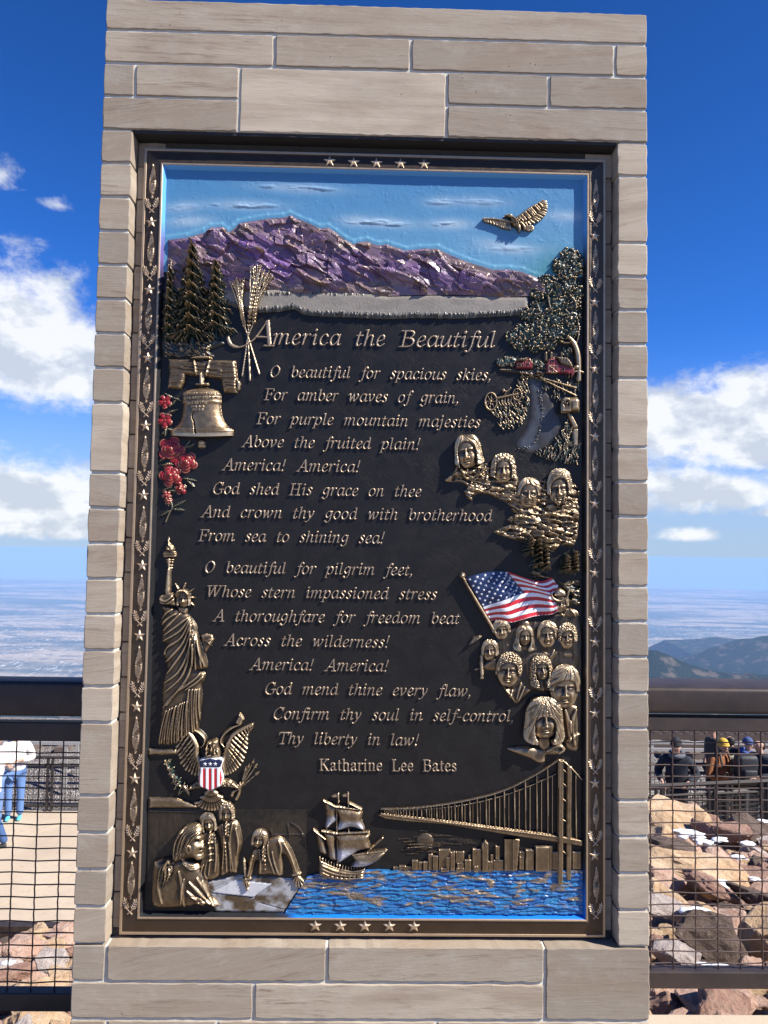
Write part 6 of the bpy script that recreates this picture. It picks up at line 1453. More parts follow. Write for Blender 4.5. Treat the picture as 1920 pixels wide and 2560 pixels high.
def relief_farm():
    rg = random.Random(3)
    c = Canvas(*TD(640, 60), *TD(1345, 920), 1.1); s = .33755
    # road
    road = TD((955, 245), (1030, 232), (1075, 330), (1130, 420), (1190, 560), (1195, 640), (1120, 740), (1010, 800), (945, 805), (880, 772), (868, 722), (920, 650), (952, 585), (975, 440), (965, 330)); c.poly(road, 1.6, 14, tex=lambda x, y: .8 * fbm(x / 12, y / 12, 3, 2))
    sd = c.sd_poly(road); m = sd > 0; u = fbm(c.X / 26, c.Y / 40, 3, 9); c.P[m, :3] = (.050, .056, .068); c.P[..., 3] = np.where(m, np.clip(.35 + 1.6 * (u - .3), 0, .9) * np.clip(sd / 14, .05, 1), c.P[..., 3])
    for k in range(90):
        t = rg.random(); p = spline(TD((1010, 260), (1045, 400), (1060, 540), (1030, 660), (960, 760), (900, 775)), False, 10); q = p[int(t * (len(p) - 1))]; c.dome(q[0] + rg.gauss(0, 2), q[1] + rg.gauss(0, 2), 1.6, 1.3, 5, paint=(.02, .02, .02, 1), mask=False)
    # ground and hedges
    c.poly(TD((735, 185), (860, 180), (1085, 190), (1090, 215), (1000, 240), (900, 215), (800, 205)), 6, 5, rub=None) if False else c.poly(TD((735, 185), (860, 180), (1085, 190), (1090, 215), (1000, 240), (900, 215), (800, 205)), 6, 5)
    leaves(c, [(*TD(x, y), r * s, 1) for (x, y, r) in ((745, 130, 34), (790, 125, 40), (835, 125, 38), (1000, 140, 34), (1040, 150, 36), (1060, 170, 30), (1020, 185, 24))], 150, 3.0, 9, 5, rubs=(.3, .6, .8))
    for x in range(735, 860, 14): c.line(TD((x, 150), (x, 186)), 1.0, 3.5, smooth=False, rub=.4)
    grass(c, TD((880, 250), (960, 250), (965, 470), (920, 600), (800, 640), (740, 620), (680, 520), (720, 440), (900, 400)), 190, 6, L=(6, 15), ang=(-2.5, -1.6), h=7)
    grass(c, TD((1035, 240), (1330, 290), (1335, 350), (1200, 390), (1170, 450), (1120, 400), (1060, 330)), 120, 7, L=(4, 8), h=6)
    grass(c, TD((1220, 570), (1260, 620), (1290, 740), (1340, 760), (1335, 900), (1210, 880), (1020, 840), (1010, 815), (1130, 770), (1190, 680)), 200, 8, L=(8, 20), ang=(-2.2, -.7), h=8, rubs=(0, 0, .2, .55, .8))
    for k in range(46): x, y = TD(rg.uniform(890, 1060), rg.uniform(200, 250)); c.line([(x, y), (x + 5, y + 4)], [1.4, .6], 4, smooth=False, rub=.4, mask=True)
    # rail fence
    for (a, b, w) in (((1045, 248), (1305, 322), 3.2), ((1060, 262), (1305, 380), 3.0)): c.line(TD(a, b), [1.4, w], 10, mode='max', mask=True, smooth=False, rub=.5)
    for x, y0, y1 in ((1145, 270, 310), (1210, 290, 345), (1298, 300, 385)): c.line(TD((x, y0), (x, y1)), 2.4, 8, mode='max', mask=True, smooth=False, rub=.4)
    c.M = np.minimum(c.M, TD(1343, 0)[0] - c.X)
    c.build("farm_fields", MAT_RELIEF, plaque, rub=0.16, gain=0.10, hp=3.5, label="small farm scene with a winding road, hedges and grass")
    RED = (.20, .018, .02, 1); ROOF = (0, 0, 0, 0)
    for body, roof, roofsh, h, op in ((((860, 128), (925, 128), (960, 100), (985, 140), (983, 180), (860, 178)), ((856, 130), (880, 104), (955, 97), (925, 132)), None, 11, [(872, 158, 5, 7), (890, 158, 5, 7), (908, 158, 5, 7), (948, 150, 6, 8), (960, 125, 4, 5)]),
                                      (((1085, 215), (1085, 150), (1100, 115), (1132, 92), (1162, 112), (1182, 150), (1295, 182), (1295, 220), (1270, 255), (1232, 252), (1230, 212), (1165, 215)), ((1132, 90), (1240, 100), (1268, 135), (1290, 185), (1185, 152), (1164, 110)), None, 14, [(1128, 128, 8, 10), (1208, 190, 7, 9)])):
        c = Canvas(*TD(845, 80), *TD(1310, 265), 0.9)
        c.poly(TD(*body), h, 2.5, smooth=False, paint=RED); c.poly(TD(*roof), h + 5, 4, smooth=False, paint=(.20, .15, .09, .3))
        for i in range(24):
            x = 860 + i * 19; c.line(TD((x, 100), (x, 256)), .5, -1.2, smooth=False)
        for (x, y, a, b) in op: c.poly(TD((x - a, y - b), (x + a, y - b), (x + a, y + b), (x - a, y + b)), h - 3, 1, smooth=False, paint=DARK, mask=False); c.line(TD((x - a, y - b), (x + a, y - b), (x + a, y + b), (x - a, y + b), (x - a, y - b)), .7, 2, smooth=False, rub=.8)
        if h > 12:
            c.line(TD((1100, 160), (1165, 165), (1165, 213), (1100, 210), (1100, 160)), .9, 2, smooth=False, rub=.7); c.line(TD((1102, 162), (1163, 212)), .9, 2, smooth=False, rub=.7); c.line(TD((1163, 166), (1102, 210)), .9, 2, smooth=False, rub=.7); c.line(TD((1132, 162), (1132, 212)), .8, 1.8, smooth=False, rub=.6)
            c.line(TD((1085, 152), (1100, 115), (1132, 92), (1162, 112), (1182, 152)), 1.2, 2.5, smooth=False, rub=.7); c.line(TD((1182, 152), (1295, 184)), 1.1, 2.5, smooth=False, rub=.7)
            c.line(TD((1240, 225), (1240, 252)), 3, -9, smooth=False, paint=DARK); c.line(TD((1262, 225), (1262, 250)), 3, -9, smooth=False, paint=DARK)
        else: c.line(TD((925, 132), (957, 98), (984, 140)), 1.1, 2.5, smooth=False, rub=.7)
        c.build("red_barn" if h > 12 else "red_farmhouse", MAT_RELIEF, plaque, rub=0.30, gain=0.08, hp=3)
    # silos
    for (x, y0, y1, w) in ((1080, 68, 120, 5), (1118, 66, 100, 4.5), (1195, 70, 100, 4.5)):
        c = Canvas(*TD(x - 24, 50), *TD(x + 24, 135), 1.0); c.line(TD((x, y0), (x, y1)), w, 7, mode='max', mask=True, smooth=False); c.build("silo", MAT_RELIEF, plaque, rub=.22, gain=.06)
    # horse-drawn cultivator
    c = Canvas(*TD(620, 310), *TD(910, 510), 0.9)
    for (x, y, a, b, w) in ((673, 425, 43, 64, 2.4), (868, 373, 32, 42, 1.7)):
        ring = [TD(x + a * math.cos(t), y + b * math.sin(t)) for t in np.linspace(0, 6.283, 25)]; c.line(ring, w, 12, mode='max', mask=True, smooth=False)
        for t in np.linspace(0, 2.6, 4): c.line(TD((x - a * math.cos(t), y - b * math.sin(t)), (x + a * math.cos(t), y + b * math.sin(t))), .9, 9, mode='max', mask=True, smooth=False)
        c.dome(*TD(x, y), 4, 4, 12)
    c.line(TD((715, 402), (868, 370)), 3.6, 13, mode='max', mask=True, smooth=False)
    for x in (738, 760, 783, 805, 828): c.line(TD((x, 398 - (x - 738) * .2), (x - 6, 425), (x + 8, 452)), 1.5, 9, mode='max', mask=True)
    c.line(TD((762, 340), (790, 352), (818, 325)), 2.0, 12, mode='max', mask=True); c.line(TD((790, 350), (775, 375)), 1.5, 10, mode='max', mask=True); c.line(TD((770, 338), (765, 352)), 2, 12, mode='max', mask=True)
    c.build("hay_rake", MAT_RELIEF, plaque, rub=.62, gain=.08, hp=3)
    # mailbox
    c = Canvas(*TD(1180, 380), *TD(1345, 760), 1.0)
    c.poly(TD((1240, 505), (1278, 508), (1325, 600), (1325, 622), (1290, 622)), 10, 4, mode='max', smooth=False); c.poly(TD((1286, 620), (1328, 622), (1326, 752), (1290, 752)), 10, 4, mode='max', smooth=False)
    c.poly(TD((1218, 398), (1240, 392), (1318, 392), (1338, 415), (1338, 500), (1250, 508), (1245, 440)), 22, 12, mode='max', smooth=False)
    f = TD((1192, 440), (1198, 405), (1222, 395), (1250, 400), (1264, 430), (1264, 508), (1192, 508)); sd = c.sd_poly(f, False); c.layer(sd, 26, 3, mode='over'); m = sd > 0; c.rubx[m] -= .28; c.line(f + f[:1], 1.0, 1.4, smooth=False, rub=.4)
    a = TD(1206, 458); cap_text(c, "US", a[0], a[0] + 16, a[1], 11, 1.3, -4.0, rub=-1.2); c.line(TD((1212, 466), (1240, 464)), 1.0, -2.5, smooth=False, rub=-.7)
    c.build("mailbox", MAT_RELIEF, plaque, rub=.66, gain=.06, label="small bronze mailbox lettered US")
def rock_mass(c, pts, h, seed, r=10, k=.7):
    c.poly(pts, h, r, mode='max', tex=lambda x, y: k * (7 * facets((x + y * .5 + 12 * fbm(x / 30, y / 30, 2, seed)) / 34 + seed, (y - x * .25) / 13, seed)[3] * 2 + 2.2 * facets(x / 13, (y - x * .2) / 6, seed + 4)[3] * 2 + 7 * (ridged(x / 60, (y - x * .3) / 20, 3, seed) - .55)))
def relief_stone_heads():
    s = .33755; rg = random.Random(21)
    c = Canvas(*TD(325, 670), *TD(700, 1170), 1.1)
    rock_mass(c, TD((335, 1010), (400, 935), (440, 890), (640, 900), (660, 960), (700, 1030), (690, 1060), (560, 1120), (540, 1160), (500, 1130), (480, 1085), (500, 1050), (450, 1020)), 9, 3)
    L = head(c, *TD(505, 800), 28, 43, 22, yaw=-.5, tilt=-.13, base=4, brow=1.3, ears=False, hair=dict(fringe=-0.62, length=0.8, ox=1.20, oy=1.1, style='wavy', seed=6, part=-0.3, nf=10, flare=.22, rise=.2))
    
    for f in (((440, 905), (500, 960), (600, 900)), ((450, 930), (510, 1000), (620, 930)), ((640, 900), (600, 960), (530, 1030)), ((660, 930), (650, 980), (640, 1010))): c.line(TD(*f), [2, 5, 2], 6)
    c.build("carved_head", MAT_RELIEF, plaque, rub=.58, gain=.13, hp=6)
    c = Canvas(*TD(470, 800), *TD(920, 1260), 1.1)
    rock_mass(c, TD((500, 1060), (560, 1020), (640, 1010), (850, 1010), (880, 1060), (900, 1160), (930, 1230), (900, 1250), (830, 1200), (760, 1150), (640, 1110), (520, 1100)), 8, 5)
    L = head(c, *TD(768, 928), 25, 36, 20, yaw=-.05, tilt=.03, base=4, ears=False, hair=dict(fringe=-0.62, length=0.6, ox=1.26, oy=1.14, style='curly', seed=7, nf=8))
    
    c.build("carved_head", MAT_RELIEF, plaque, rub=.56, gain=.13, hp=6)
    c = Canvas(*TD(440, 860), *TD(1335, 1290), 1.3); rock_mass(c, TD((470, 960), (640, 880), (700, 960), (850, 960), (900, 1020), (1050, 1010), (1110, 1000), (1310, 1040), (1330, 1270), (900, 1270), (800, 1180), (640, 1100)), 6, 15); c.build("carved_cliff", MAT_RELIEF, plaque, rub=.50, gain=.10)
    c = Canvas(*TD(840, 950), *TD(1090, 1260), 1.1)
    rock_mass(c, TD((860, 1050), (1080, 1040), (1085, 1250), (900, 1250)), 7, 7)
    L = head(c, *TD(958, 1110), 27, 37, 19, yaw=-.1, tilt=.06, base=4, glasses=True, age=.5, hair=dict(fringe=-0.62, length=0.1, ox=1.12, oy=1.12, seed=8, part=-0.3, nf=7))
    
    c.build("carved_head", MAT_RELIEF, plaque, rub=.54, gain=.13, hp=6)
    c = Canvas(*TD(1075, 905), *TD(1335, 1280), 1.1)
    rock_mass(c, TD((1100, 1180), (1300, 1160), (1330, 1270), (1110, 1275)), 9, 9)
    L = head(c, *TD(1185, 1075), 27, 42, 21, yaw=-.25, tilt=-.04, base=4, brow=1.4, age=.7, beard=True, hair=dict(fringe=-0.66, length=0.35, ox=1.18, oy=1.26, style='wavy', seed=9, nf=7, part=0.4, rise=.24))
    
    c.build("carved_head", MAT_RELIEF, plaque, rub=.54, gain=.13, hp=6)
    c = Canvas(*TD(690, 1200), *TD(1330, 1550), 1.2)
    rock_mass(c, TD((830, 1270), (920, 1240), (1100, 1235), (1320, 1215), (1328, 1380), (1290, 1500), (1200, 1490), (1140, 1540), (1060, 1500), (900, 1460), (760, 1420), (700, 1390), (780, 1350), (840, 1330), (800, 1300)), 11, 11, k=.85)
    c.build("carved_cliff", MAT_RELIEF, plaque, rub=.66, gain=.085, hp=5)
    # conifers below the cliff
    for (x, y0, y1, hf, sd_) in ((975, 1415, 1560, 30, 4), (1040, 1430, 1660, 42, 5), (1095, 1480, 1690, 34, 6), (1250, 1560, 1690, 30, 7), (1310, 1530, 1700, 26, 8)):
        c = Canvas(*TD(x - 75, y0 - 15), *TD(min(1338, x + 75), y1 + 30), 1.1); pine(c, TD(x, 0)[0], TD(0, y0)[1], TD(0, y1)[1], hf * s * 1.2, sd_, 6, h=12); c.build("pine_relief", MAT_RELIEF, plaque, rub=.08, gain=.07, hp=4)
    c = Canvas(*TF(790, 60), *TF(1275, 420), 1.2); rock_mass(c, TF((820, 120), (860, 90), (1000, 150), (1120, 200), (1270, 190), (1270, 400), (1160, 410), (1080, 200), (960, 170), (860, 170)), 6, 13, k=.8); c.P[...] = (0.02, .028, .02, .5); c.build("carved_cliff", MAT_RELIEF, plaque, rub=.36, gain=.09)

def relief_flag():
    top = spline(TF((233, 162), (330, 130), (450, 108), (560, 100), (630, 112), (760, 160), (870, 192), (950, 184), (1022, 152)), False, 20)
    mid = spline(TF((378, 430), (470, 400), (580, 362), (700, 318), (790, 300), (870, 300), (950, 318), (1010, 338), (1045, 330)), False, 20)
    bot = spline(TF((452, 552), (540, 540), (640, 562), (740, 535), (830, 512), (920, 500), (990, 492), (1030, 480), (1062, 455)), False, 20)
    c = Canvas(*TF(215, 80), *TF(1090, 580), 0.9); S = np.full(c.X.shape, -1.0); T_ = np.full(c.X.shape, -1.0)
    ss = np.linspace(0, 1, 900); tt = np.linspace(0, 1, 520); f = lambda A: np.stack([np.interp(ss, np.linspace(0, 1, len(A)), A[:, i]) for i in (0, 1)], 1)
    a, m, b = f(top), f(mid), f(bot); tm = 7 / 13
    for t in tt:
        q = a + (m - a) * (t / tm) if t < tm else m + (b - m) * ((t - tm) / (1 - tm)); ix = np.clip(((q[:, 0] - c.x0) / c.step + .5).astype(int), 0, c.nx - 1); iy = np.clip(((q[:, 1] - c.y0) / c.step + .5).astype(int), 0, c.ny - 1); S[iy, ix] = ss; T_[iy, ix] = t
    out = [tuple(p) for p in top[::6]] + TF((1075, 240)) + TF((1010, 310)) + [tuple(p) for p in bot[::-1][::6]]
    sd = c.sd_poly(out, False); c.M = np.where(S >= 0, np.maximum(np.minimum(sd, 40), -1), np.minimum(sd, .0) - .2); c.M = sd
    # fill the few cells the sweep missed
    for _ in range(12):
        miss = (S < 0)
        for ax, d in ((0, 1), (0, -1), (1, 1), (1, -1)):
            S2 = np.roll(S, d, ax); T2 = np.roll(T_, d, ax); k = miss & (S2 >= 0) & (S < 0); S[k] = S2[k]; T_[k] = T2[k]
    wav = np.sin(S * 11.0 - T_ * 2.6 + .4)
    c.H = 13 + 5.0 * wav + 2.0 * np.sin(S * 23 + T_ * 4); stripe = np.floor(T_ * 13).astype(int)
    W_ = np.array((.80, .80, .79, 1)); R_ = np.array((.50, .014, .022, 1)); B_ = np.array((.010, .024, .085, 1))
    P = np.where((stripe % 2 == 0)[..., None], R_, W_); P = np.where(((S < .47) & (T_ < tm))[..., None], B_, P); c.P = P.copy(); c.H += np.where(stripe % 2 == 0, -.5, .3)
    A = lambda s, t: (lambda i: a[i] + (m[i] - a[i]) * (t / tm))(min(899, int(s * 899)))
    for r in range(9):
        for q in range(6 if r % 2 == 0 else 5):
            s_ = .47 * ((q + (.5 if r % 2 == 0 else 1.0)) / 6); t_ = tm * (r + .75) / 9.4; p = A(s_, t_); c.star(p[0], p[1], 4.0, 1.6, rot=-.2, mode='add', r=1.5, paint=(.80, .80, .78, 1))
    c.build("flag", MAT_RELIEF, plaque, rub=0.0, gain=0.0, label="waving flag with white stars on blue and red and white stripes")
    c = Canvas(*TF(170, 100), *TF(540, 680), 1.0); c.line(TF((210, 160), (360, 420), (520, 690)), [4.2, 5.2, 5.6], 15, mode='max', mask=True, smooth=False); c.dome(*TF(203, 143), 8, 8.5, 18); c.line(TF((210, 185), (236, 175)), 2, 5, mask=True); c.build("flag_pole", MAT_RELIEF, plaque, rub=.62, gain=.05)
def relief_people():
    s = .27728
    def bust(x0, y0, x1, y1, step=1.0): return Canvas(*TF(x0, y0), *TF(x1, y1), step)
    def put(c, label, rub=.52): c.build("portrait", MAT_RELIEF, plaque, rub=rub, gain=.15, hp=5, label=label)
    def shoulders(c, pts, h, folds=()):
        c.poly(TF(*pts), h, 10, mode='max')
        for f in folds: c.line(TF(*f), [1.6, 3.2, 1.6], 4)
    c = Canvas(*TF(470, 470), *TF(1275, 1720), 1.5); c.poly(TF((500, 720), (620, 610), (900, 550), (1262, 500), (1268, 1690), (1120, 1680), (1120, 1420), (1000, 1210), (760, 1190), (640, 1200), (560, 1000), (500, 900)), 7, 14, tex=lambda x, y: 4 * (ridged(x / 16, y / 40, 3, 6) - .5)); c.build("crowd_drapery", MAT_RELIEF, plaque, rub=.20, gain=.09)
    # man in a wide hat
    c = bust(990, 230, 1270, 520); shoulders(c, [(1040, 500), (1080, 470), (1150, 430), (1260, 460), (1262, 520), (1050, 520)], 9, [((1150, 440), (1130, 480), (1110, 515)), ((1180, 440), (1210, 480), (1230, 515)), ((1090, 475), (1110, 500), (1120, 518))])
    L = head(c, *TF(1100, 395), 15.5, 24, 16, yaw=-.3, base=4, age=.8, hair=dict(fringe=-0.5, length=0.3, ox=1.15, seed=9)); c.poly(TF((1030, 330), (1035, 280), (1070, 250), (1110, 262), (1140, 285), (1150, 330), (1100, 350)), 20, 10, mode='max'); c.line(TF((1000, 300), (1020, 345), (1080, 368), (1140, 335), (1160, 280)), [3, 4.5, 5, 4.5, 3], 21, mode='max', mask=True); put(c, "weathered man in a wide brimmed hat")
    # back row
    c = bust(455, 490, 690, 800); shoulders(c, [(520, 720), (600, 730), (660, 760), (650, 800), (530, 800)], 7); L = head(c, *TF(555, 635), 18.5, 24, 16, yaw=.0, base=4, smile=1, hair=dict(fringe=-0.42, length=0.25, ox=1.26, oy=1.15, seed=1, style='wavy', part=0.2))
    put(c, "smiling young person with short fair hair")
    c = bust(625, 520, 905, 850); c.poly(TF((660, 800), (650, 720), (680, 620), (740, 545), (800, 550), (840, 620), (870, 720), (890, 830), (760, 830)), 9, 12, mode='max'); L = head(c, *TF(765, 690), 18, 25, 16, yaw=.25, tilt=.04, base=4, hair=dict(fringe=-0.6, length=1.5, ox=1.3, oy=1.15, seed=2, style='wavy', flare=0.22))
    put(c, "woman with long flowing hair")
    c = bust(870, 490, 1100, 930); shoulders(c, [(900, 800), (980, 830), (1060, 800), (1090, 840), (1040, 900), (1000, 920)], 8, [((1040, 800), (1020, 850), (990, 890))]); L = head(c, *TF(972, 680), 22.5, 32, 18, yaw=-.12, base=4, age=1.0, brow=1.3, hair=dict(fringe=-0.66, length=0.2, ox=1.14, oy=1.16, seed=3, part=-0.4))
    put(c, "older man with a furrowed brow")
    c = bust(1065, 500, 1275, 900); shoulders(c, [(1090, 800), (1150, 830), (1240, 800), (1268, 860), (1250, 890), (1120, 890)], 7); L = head(c, *TF(1150, 695), 19.5, 30, 16, yaw=-.15, base=4, glasses=True, age=.8, smile=1, hair=dict(fringe=-0.5, length=0.4, ox=1.28, oy=1.2, seed=4, style='curly', nf=9))
    put(c, "older woman wearing glasses")
    # braided person with a feather
    c = bust(255, 665, 560, 1085); shoulders(c, [(320, 985), (380, 960), (440, 910), (520, 900), (530, 1000), (400, 995), (330, 1005)], 6); L = head(c, *TF(452, 820), 17.5, 25.5, 17, yaw=-.3, base=4, age=.4, nose=1.2, hair=dict(fringe=-0.6, length=0.5, ox=1.22, oy=1.12, seed=5))
    
    for i in range(13):
        y = 860 + i * 14.5; x = 382 - 4 * math.sin(i * .3)
        for q in (-1, 1): c.line(TF((x - q * 9, y), (x + q * 6, y + 13)), 2.2, 11, mode='max', mask=True, smooth=False)
    for q in (-14, -6, 2, 10): c.line(TF((384, 1040), (384 + q, 1075)), 1.6, 9, mode='max', mask=True, smooth=False)
    c.line(TF((375, 690), (320, 720), (268, 765)), [2, 8, 1.5], 9, mode='max', mask=True)
    for i in range(12):
        t = i / 12; x, y = 370 - 95 * t, 695 + 62 * t
        for q in (-1, 1): c.line(TF((x, y), (x - 18 - q * 4, y + 6 + q * 14)), .8, 2.2, smooth=False)
    put(c, "person with a braid and a feather")
    # middle row
    c = bust(495, 780, 840, 1310); c.poly(TF((580, 1140), (660, 1170), (740, 1100), (800, 1150), (830, 1190), (720, 1300), (690, 1300), (600, 1200)), 10, 9, mode='max')
    for f in (((740, 1110), (720, 1180), (700, 1260)), ((660, 1180), (650, 1220), (640, 1265)), ((770, 1150), (740, 1220), (715, 1280)), ((600, 1180), (640, 1230), (690, 1300))): c.line(TF(*f), [2, 4, 2], 5)
    L = head(c, *TF(625, 1005), 29, 41, 24, yaw=-.28, tilt=.08, base=6, smile=1, lips=1.5, age=.3, nose=1.1, hair=dict(fringe=-0.56, length=0.1, ox=1.12, oy=1.18, seed=6, style='curly', nf=13))
    put(c, "smiling man with close curled hair and open collar")
    c = bust(760, 820, 1040, 1200); c.poly(TF((775, 1000), (780, 880), (840, 835), (940, 840), (1000, 880), (1010, 960), (960, 1000), (960, 1190), (860, 1180), (800, 1120)), 10, 12, mode='max', paint=(.02, .018, .015, .5)); L = head(c, *TF(915, 985), 20, 29.5, 20, yaw=.4, tilt=-.05, base=5, lips=1.3, hair=dict(fringe=-0.5, length=1.6, ox=1.42, oy=1.2, seed=7, style='curly', nf=9, flare=0.05))
    
    put(c, "woman with dark curly hair")
    # front row
    c = bust(990, 865, 1272, 1740, 1.2); c.poly(TF((1110, 1330), (1240, 1320), (1268, 1400), (1268, 1720), (1150, 1700), (1130, 1500)), 10, 12, mode='max')
    for f in (((1140, 1360), (1170, 1480), (1180, 1650)), ((1240, 1360), (1200, 1500), (1230, 1680)), ((1160, 1640), (1220, 1600), (1265, 1580))): c.line(TF(*f), [3, 7, 3], 7)
    L = head(c, *TF(1130, 1165), 35, 52, 28, yaw=-.02, tilt=.03, base=7, jaw=.2, smile=1, narrow=.7, nose=.9, ears=False, hair=dict(fringe=-0.44, length=0.12, ox=1.13, oy=1.17, seed=8, part=0.35, nf=8))
    c.M = np.minimum(c.M, TF(1268, 0)[0] - c.X); put(c, "round-faced boy with side-swept hair", .60)
    c = bust(610, 1170, 1160, 1860, 1.2)
    c.poly(TF((625, 1710), (720, 1700), (820, 1700), (900, 1710), (1000, 1700), (1100, 1660), (1150, 1720), (1100, 1770), (980, 1780), (960, 1840), (900, 1850), (800, 1800), (650, 1745)), 12, 9, mode='max', tex=lambda x, y: 3 * (ridged(x / 30, y / 14, 3, 4) - .4))
    c.poly(TF((890, 1590), (1010, 1590), (1005, 1700), (950, 1740), (900, 1690)), 15, 9, mode='max')
    head(c, *TF(945, 1440), 35, 51, 29, yaw=.12, base=9, smile=1, narrow=.65, nose=.85, jaw=.24, ears=False, hair=dict(fringe=-.16, length=1.22, ox=1.34, oy=1.1, seed=3, nf=17.0, flare=.14, part=.0, rise=.16, width=.76))
    c.line(TF((980, 1735), (1030, 1690), (1090, 1680), (1130, 1720), (1090, 1760)), [4, 6, 6, 4], 6); put(c, "girl with long straight hair and a fringe", .60)
def relief_flying_eagle():
    c = Canvas(*TB(660, 355), *TB(1050, 570), 0.9); rg = random.Random(2)
    def fan(roots, tips, n, w, base, h=4.5, seed=1):
        r = random.Random(seed); A = spline(TB(*roots), False, 8); B = spline(TB(*tips), False, 8)
        for k in range(n):
            t = (k + .5) / n; a = A[int(t * (len(A) - 1))]; b = B[int(t * (len(B) - 1))]; c.line([tuple(a), tuple((a + b) / 2), tuple(b)], [w, w, w * .45], h, mode='max', mask=True, base=base, smooth=False); c.line([tuple(a), tuple(b)], .5, -1.0, smooth=False)
    fan([(885, 470), (920, 440), (980, 405), (1015, 380)], [(900, 510), (960, 500), (1010, 470), (1035, 432), (1036, 395), (1030, 372)], 15, 3.6, 7, seed=1); fan([(880, 465), (930, 430), (1000, 390)], [(905, 490), (960, 462), (1015, 405)], 11, 3.2, 11)
    c.line(TB((875, 470), (930, 425), (1018, 372)), [5, 4, 1.5], 15, mode='max', mask=True)
    fan([(690, 474), (740, 476), (790, 485), (830, 490)], [(700, 490), (760, 508), (800, 525), (838, 530)], 13, 3.2, 7, seed=3); c.line(TB((683, 473), (750, 476), (840, 492)), [1.5, 3, 4.5], 13, mode='max', mask=True)
    fan([(900, 515), (910, 520)], [(955, 512), (965, 522), (958, 535), (935, 540)], 7, 3, 6)
    c.dome(*TB(862, 490), 17, 13, 19, ang=.8); c.dome(*TB(832, 460), 9, 6.5, 19, ang=.2); c.line(TB((822, 456), (806, 458), (800, 466)), [3.6, 3, 1], 17, mode='max', mask=True)
    for (a, b) in (((868, 505), (884, 545)), ((890, 500), (912, 535))): c.line(TB(a, ((a[0] + b[0]) / 2 + 6, (a[1] + b[1]) / 2), b), [6.5, 5.5, 2], 19, mode='max', mask=True)
    for k in range(40): x = rg.uniform(835, 885); y = rg.uniform(468, 512); c.line([TB(x, y), TB(x + 5, y + 9)], [1.4, .5], 2.2, smooth=False)
    c.build("flying_eagle", MAT_RELIEF, plaque, rub=.55, gain=.10, hp=4)
def build_reliefs():
    relief_sky(); relief_mountains(); relief_plain(); relief_pines(); relief_wheat(); relief_bell(); relief_roses(); relief_statue(); relief_ledges(); relief_emblem()
    relief_signers(); relief_harbour(); relief_oak(); relief_farm(); relief_stone_heads(); relief_flag(); relief_people(); relief_flying_eagle()
build_reliefs()

# ------------------------------------------------------------------ the summit ground
def structure(name, bm, mat, smooth=False):
    o = from_bm(name, bm, mat, None, smooth); o['kind'] = 'structure'; return o
MAT_CONCRETE = simple("tan_concrete", (0.46, 0.375, 0.275), 0.9, 0, 0.12, 6, 0.25, 120)
MAT_DECK = simple("deck_paving", (0.20, 0.175, 0.15), 0.9, 0, 0.15, 8, 0.3, 150)
MAT_STEEL = simple("dark_weathered_steel", (0.040, 0.030, 0.027), 0.50, 0.35, 0.3, 24, 0.12, 260)
def mat_steel():
    m, nt, b = new_mat("rust_brown_steel"); n = N(nt); v = n.coords(); vl = n.coords((1.2, 6, 6))
    a = n.noise(v, 9, 6, 0.65, 0.4); f = n.noise(vl, 14, 5, 0.6); s = n.noise(v, 160, 4, 0.6)
    c = n.mix(n.rng(a, 0.35, 0.7), (0.036, 0.028, 0.026), (0.066, 0.046, 0.038)); c = n.mix(n.m('MULTIPLY', n.rng(f, 0.55, 0.75, 0, 1, True), 0.5), c, (0.030, 0.026, 0.026))
    c = n.mix(n.rng(n.noise(v, 5, 5, 0.7), 0.66, 0.80, 0, 0.7), c, (0.22, 0.105, 0.045))
    n.put(b.inputs['Base Color'], c); b.inputs['Metallic'].default_value = 0.30; n.put(b.inputs['Roughness'], n.rng(s, 0.3, 0.7, 0.42, 0.58)); n.put(b.inputs['Normal'], n.bump(s, 0.10, 0.002))
    return m
MAT_RUST = mat_steel()
WALK_Z = -3.40
def slope_z(x, y):
    "height of the rubble slope and its bed"
    d = y - CAM[1]
    left = -0.66 - 0.372 * max(0, d - 2.8); right = -0.62 - 0.200 * max(0, d - 2.8)
    if d > 11.4: right = min(right, -2.34 - 1.1 * (d - 11.4))
    t = min(1, max(0, (x + 0.6) / 1.6)); t = t * t * (3 - 2 * t)
    z = left * (1 - t) + right * t
    return max(z, WALK_Z - 0.12)
def mat_walk():
    m, nt, b = new_mat("worn_paving"); n = N(nt); v = n.coords(); a = n.noise(v, .8, 5, .65, .4); f = n.noise(v, 9, 6, .7); g = n.noise(v, 90, 4, .7)
    c = n.mix(n.rng(a, .35, .65), (.50, .405, .295), (.41, .325, .235)); c = n.mix(n.rng(f, .52, .72, 0, .55), c, (.32, .25, .185)); c = n.mix(n.rng(g, .5, .75, 0, .4), c, (.22, .17, .13))
    n.put(b.inputs['Base Color'], c); b.inputs['Roughness'].default_value = .92; n.put(b.inputs['Normal'], n.bump(g, .35, .006)); return m
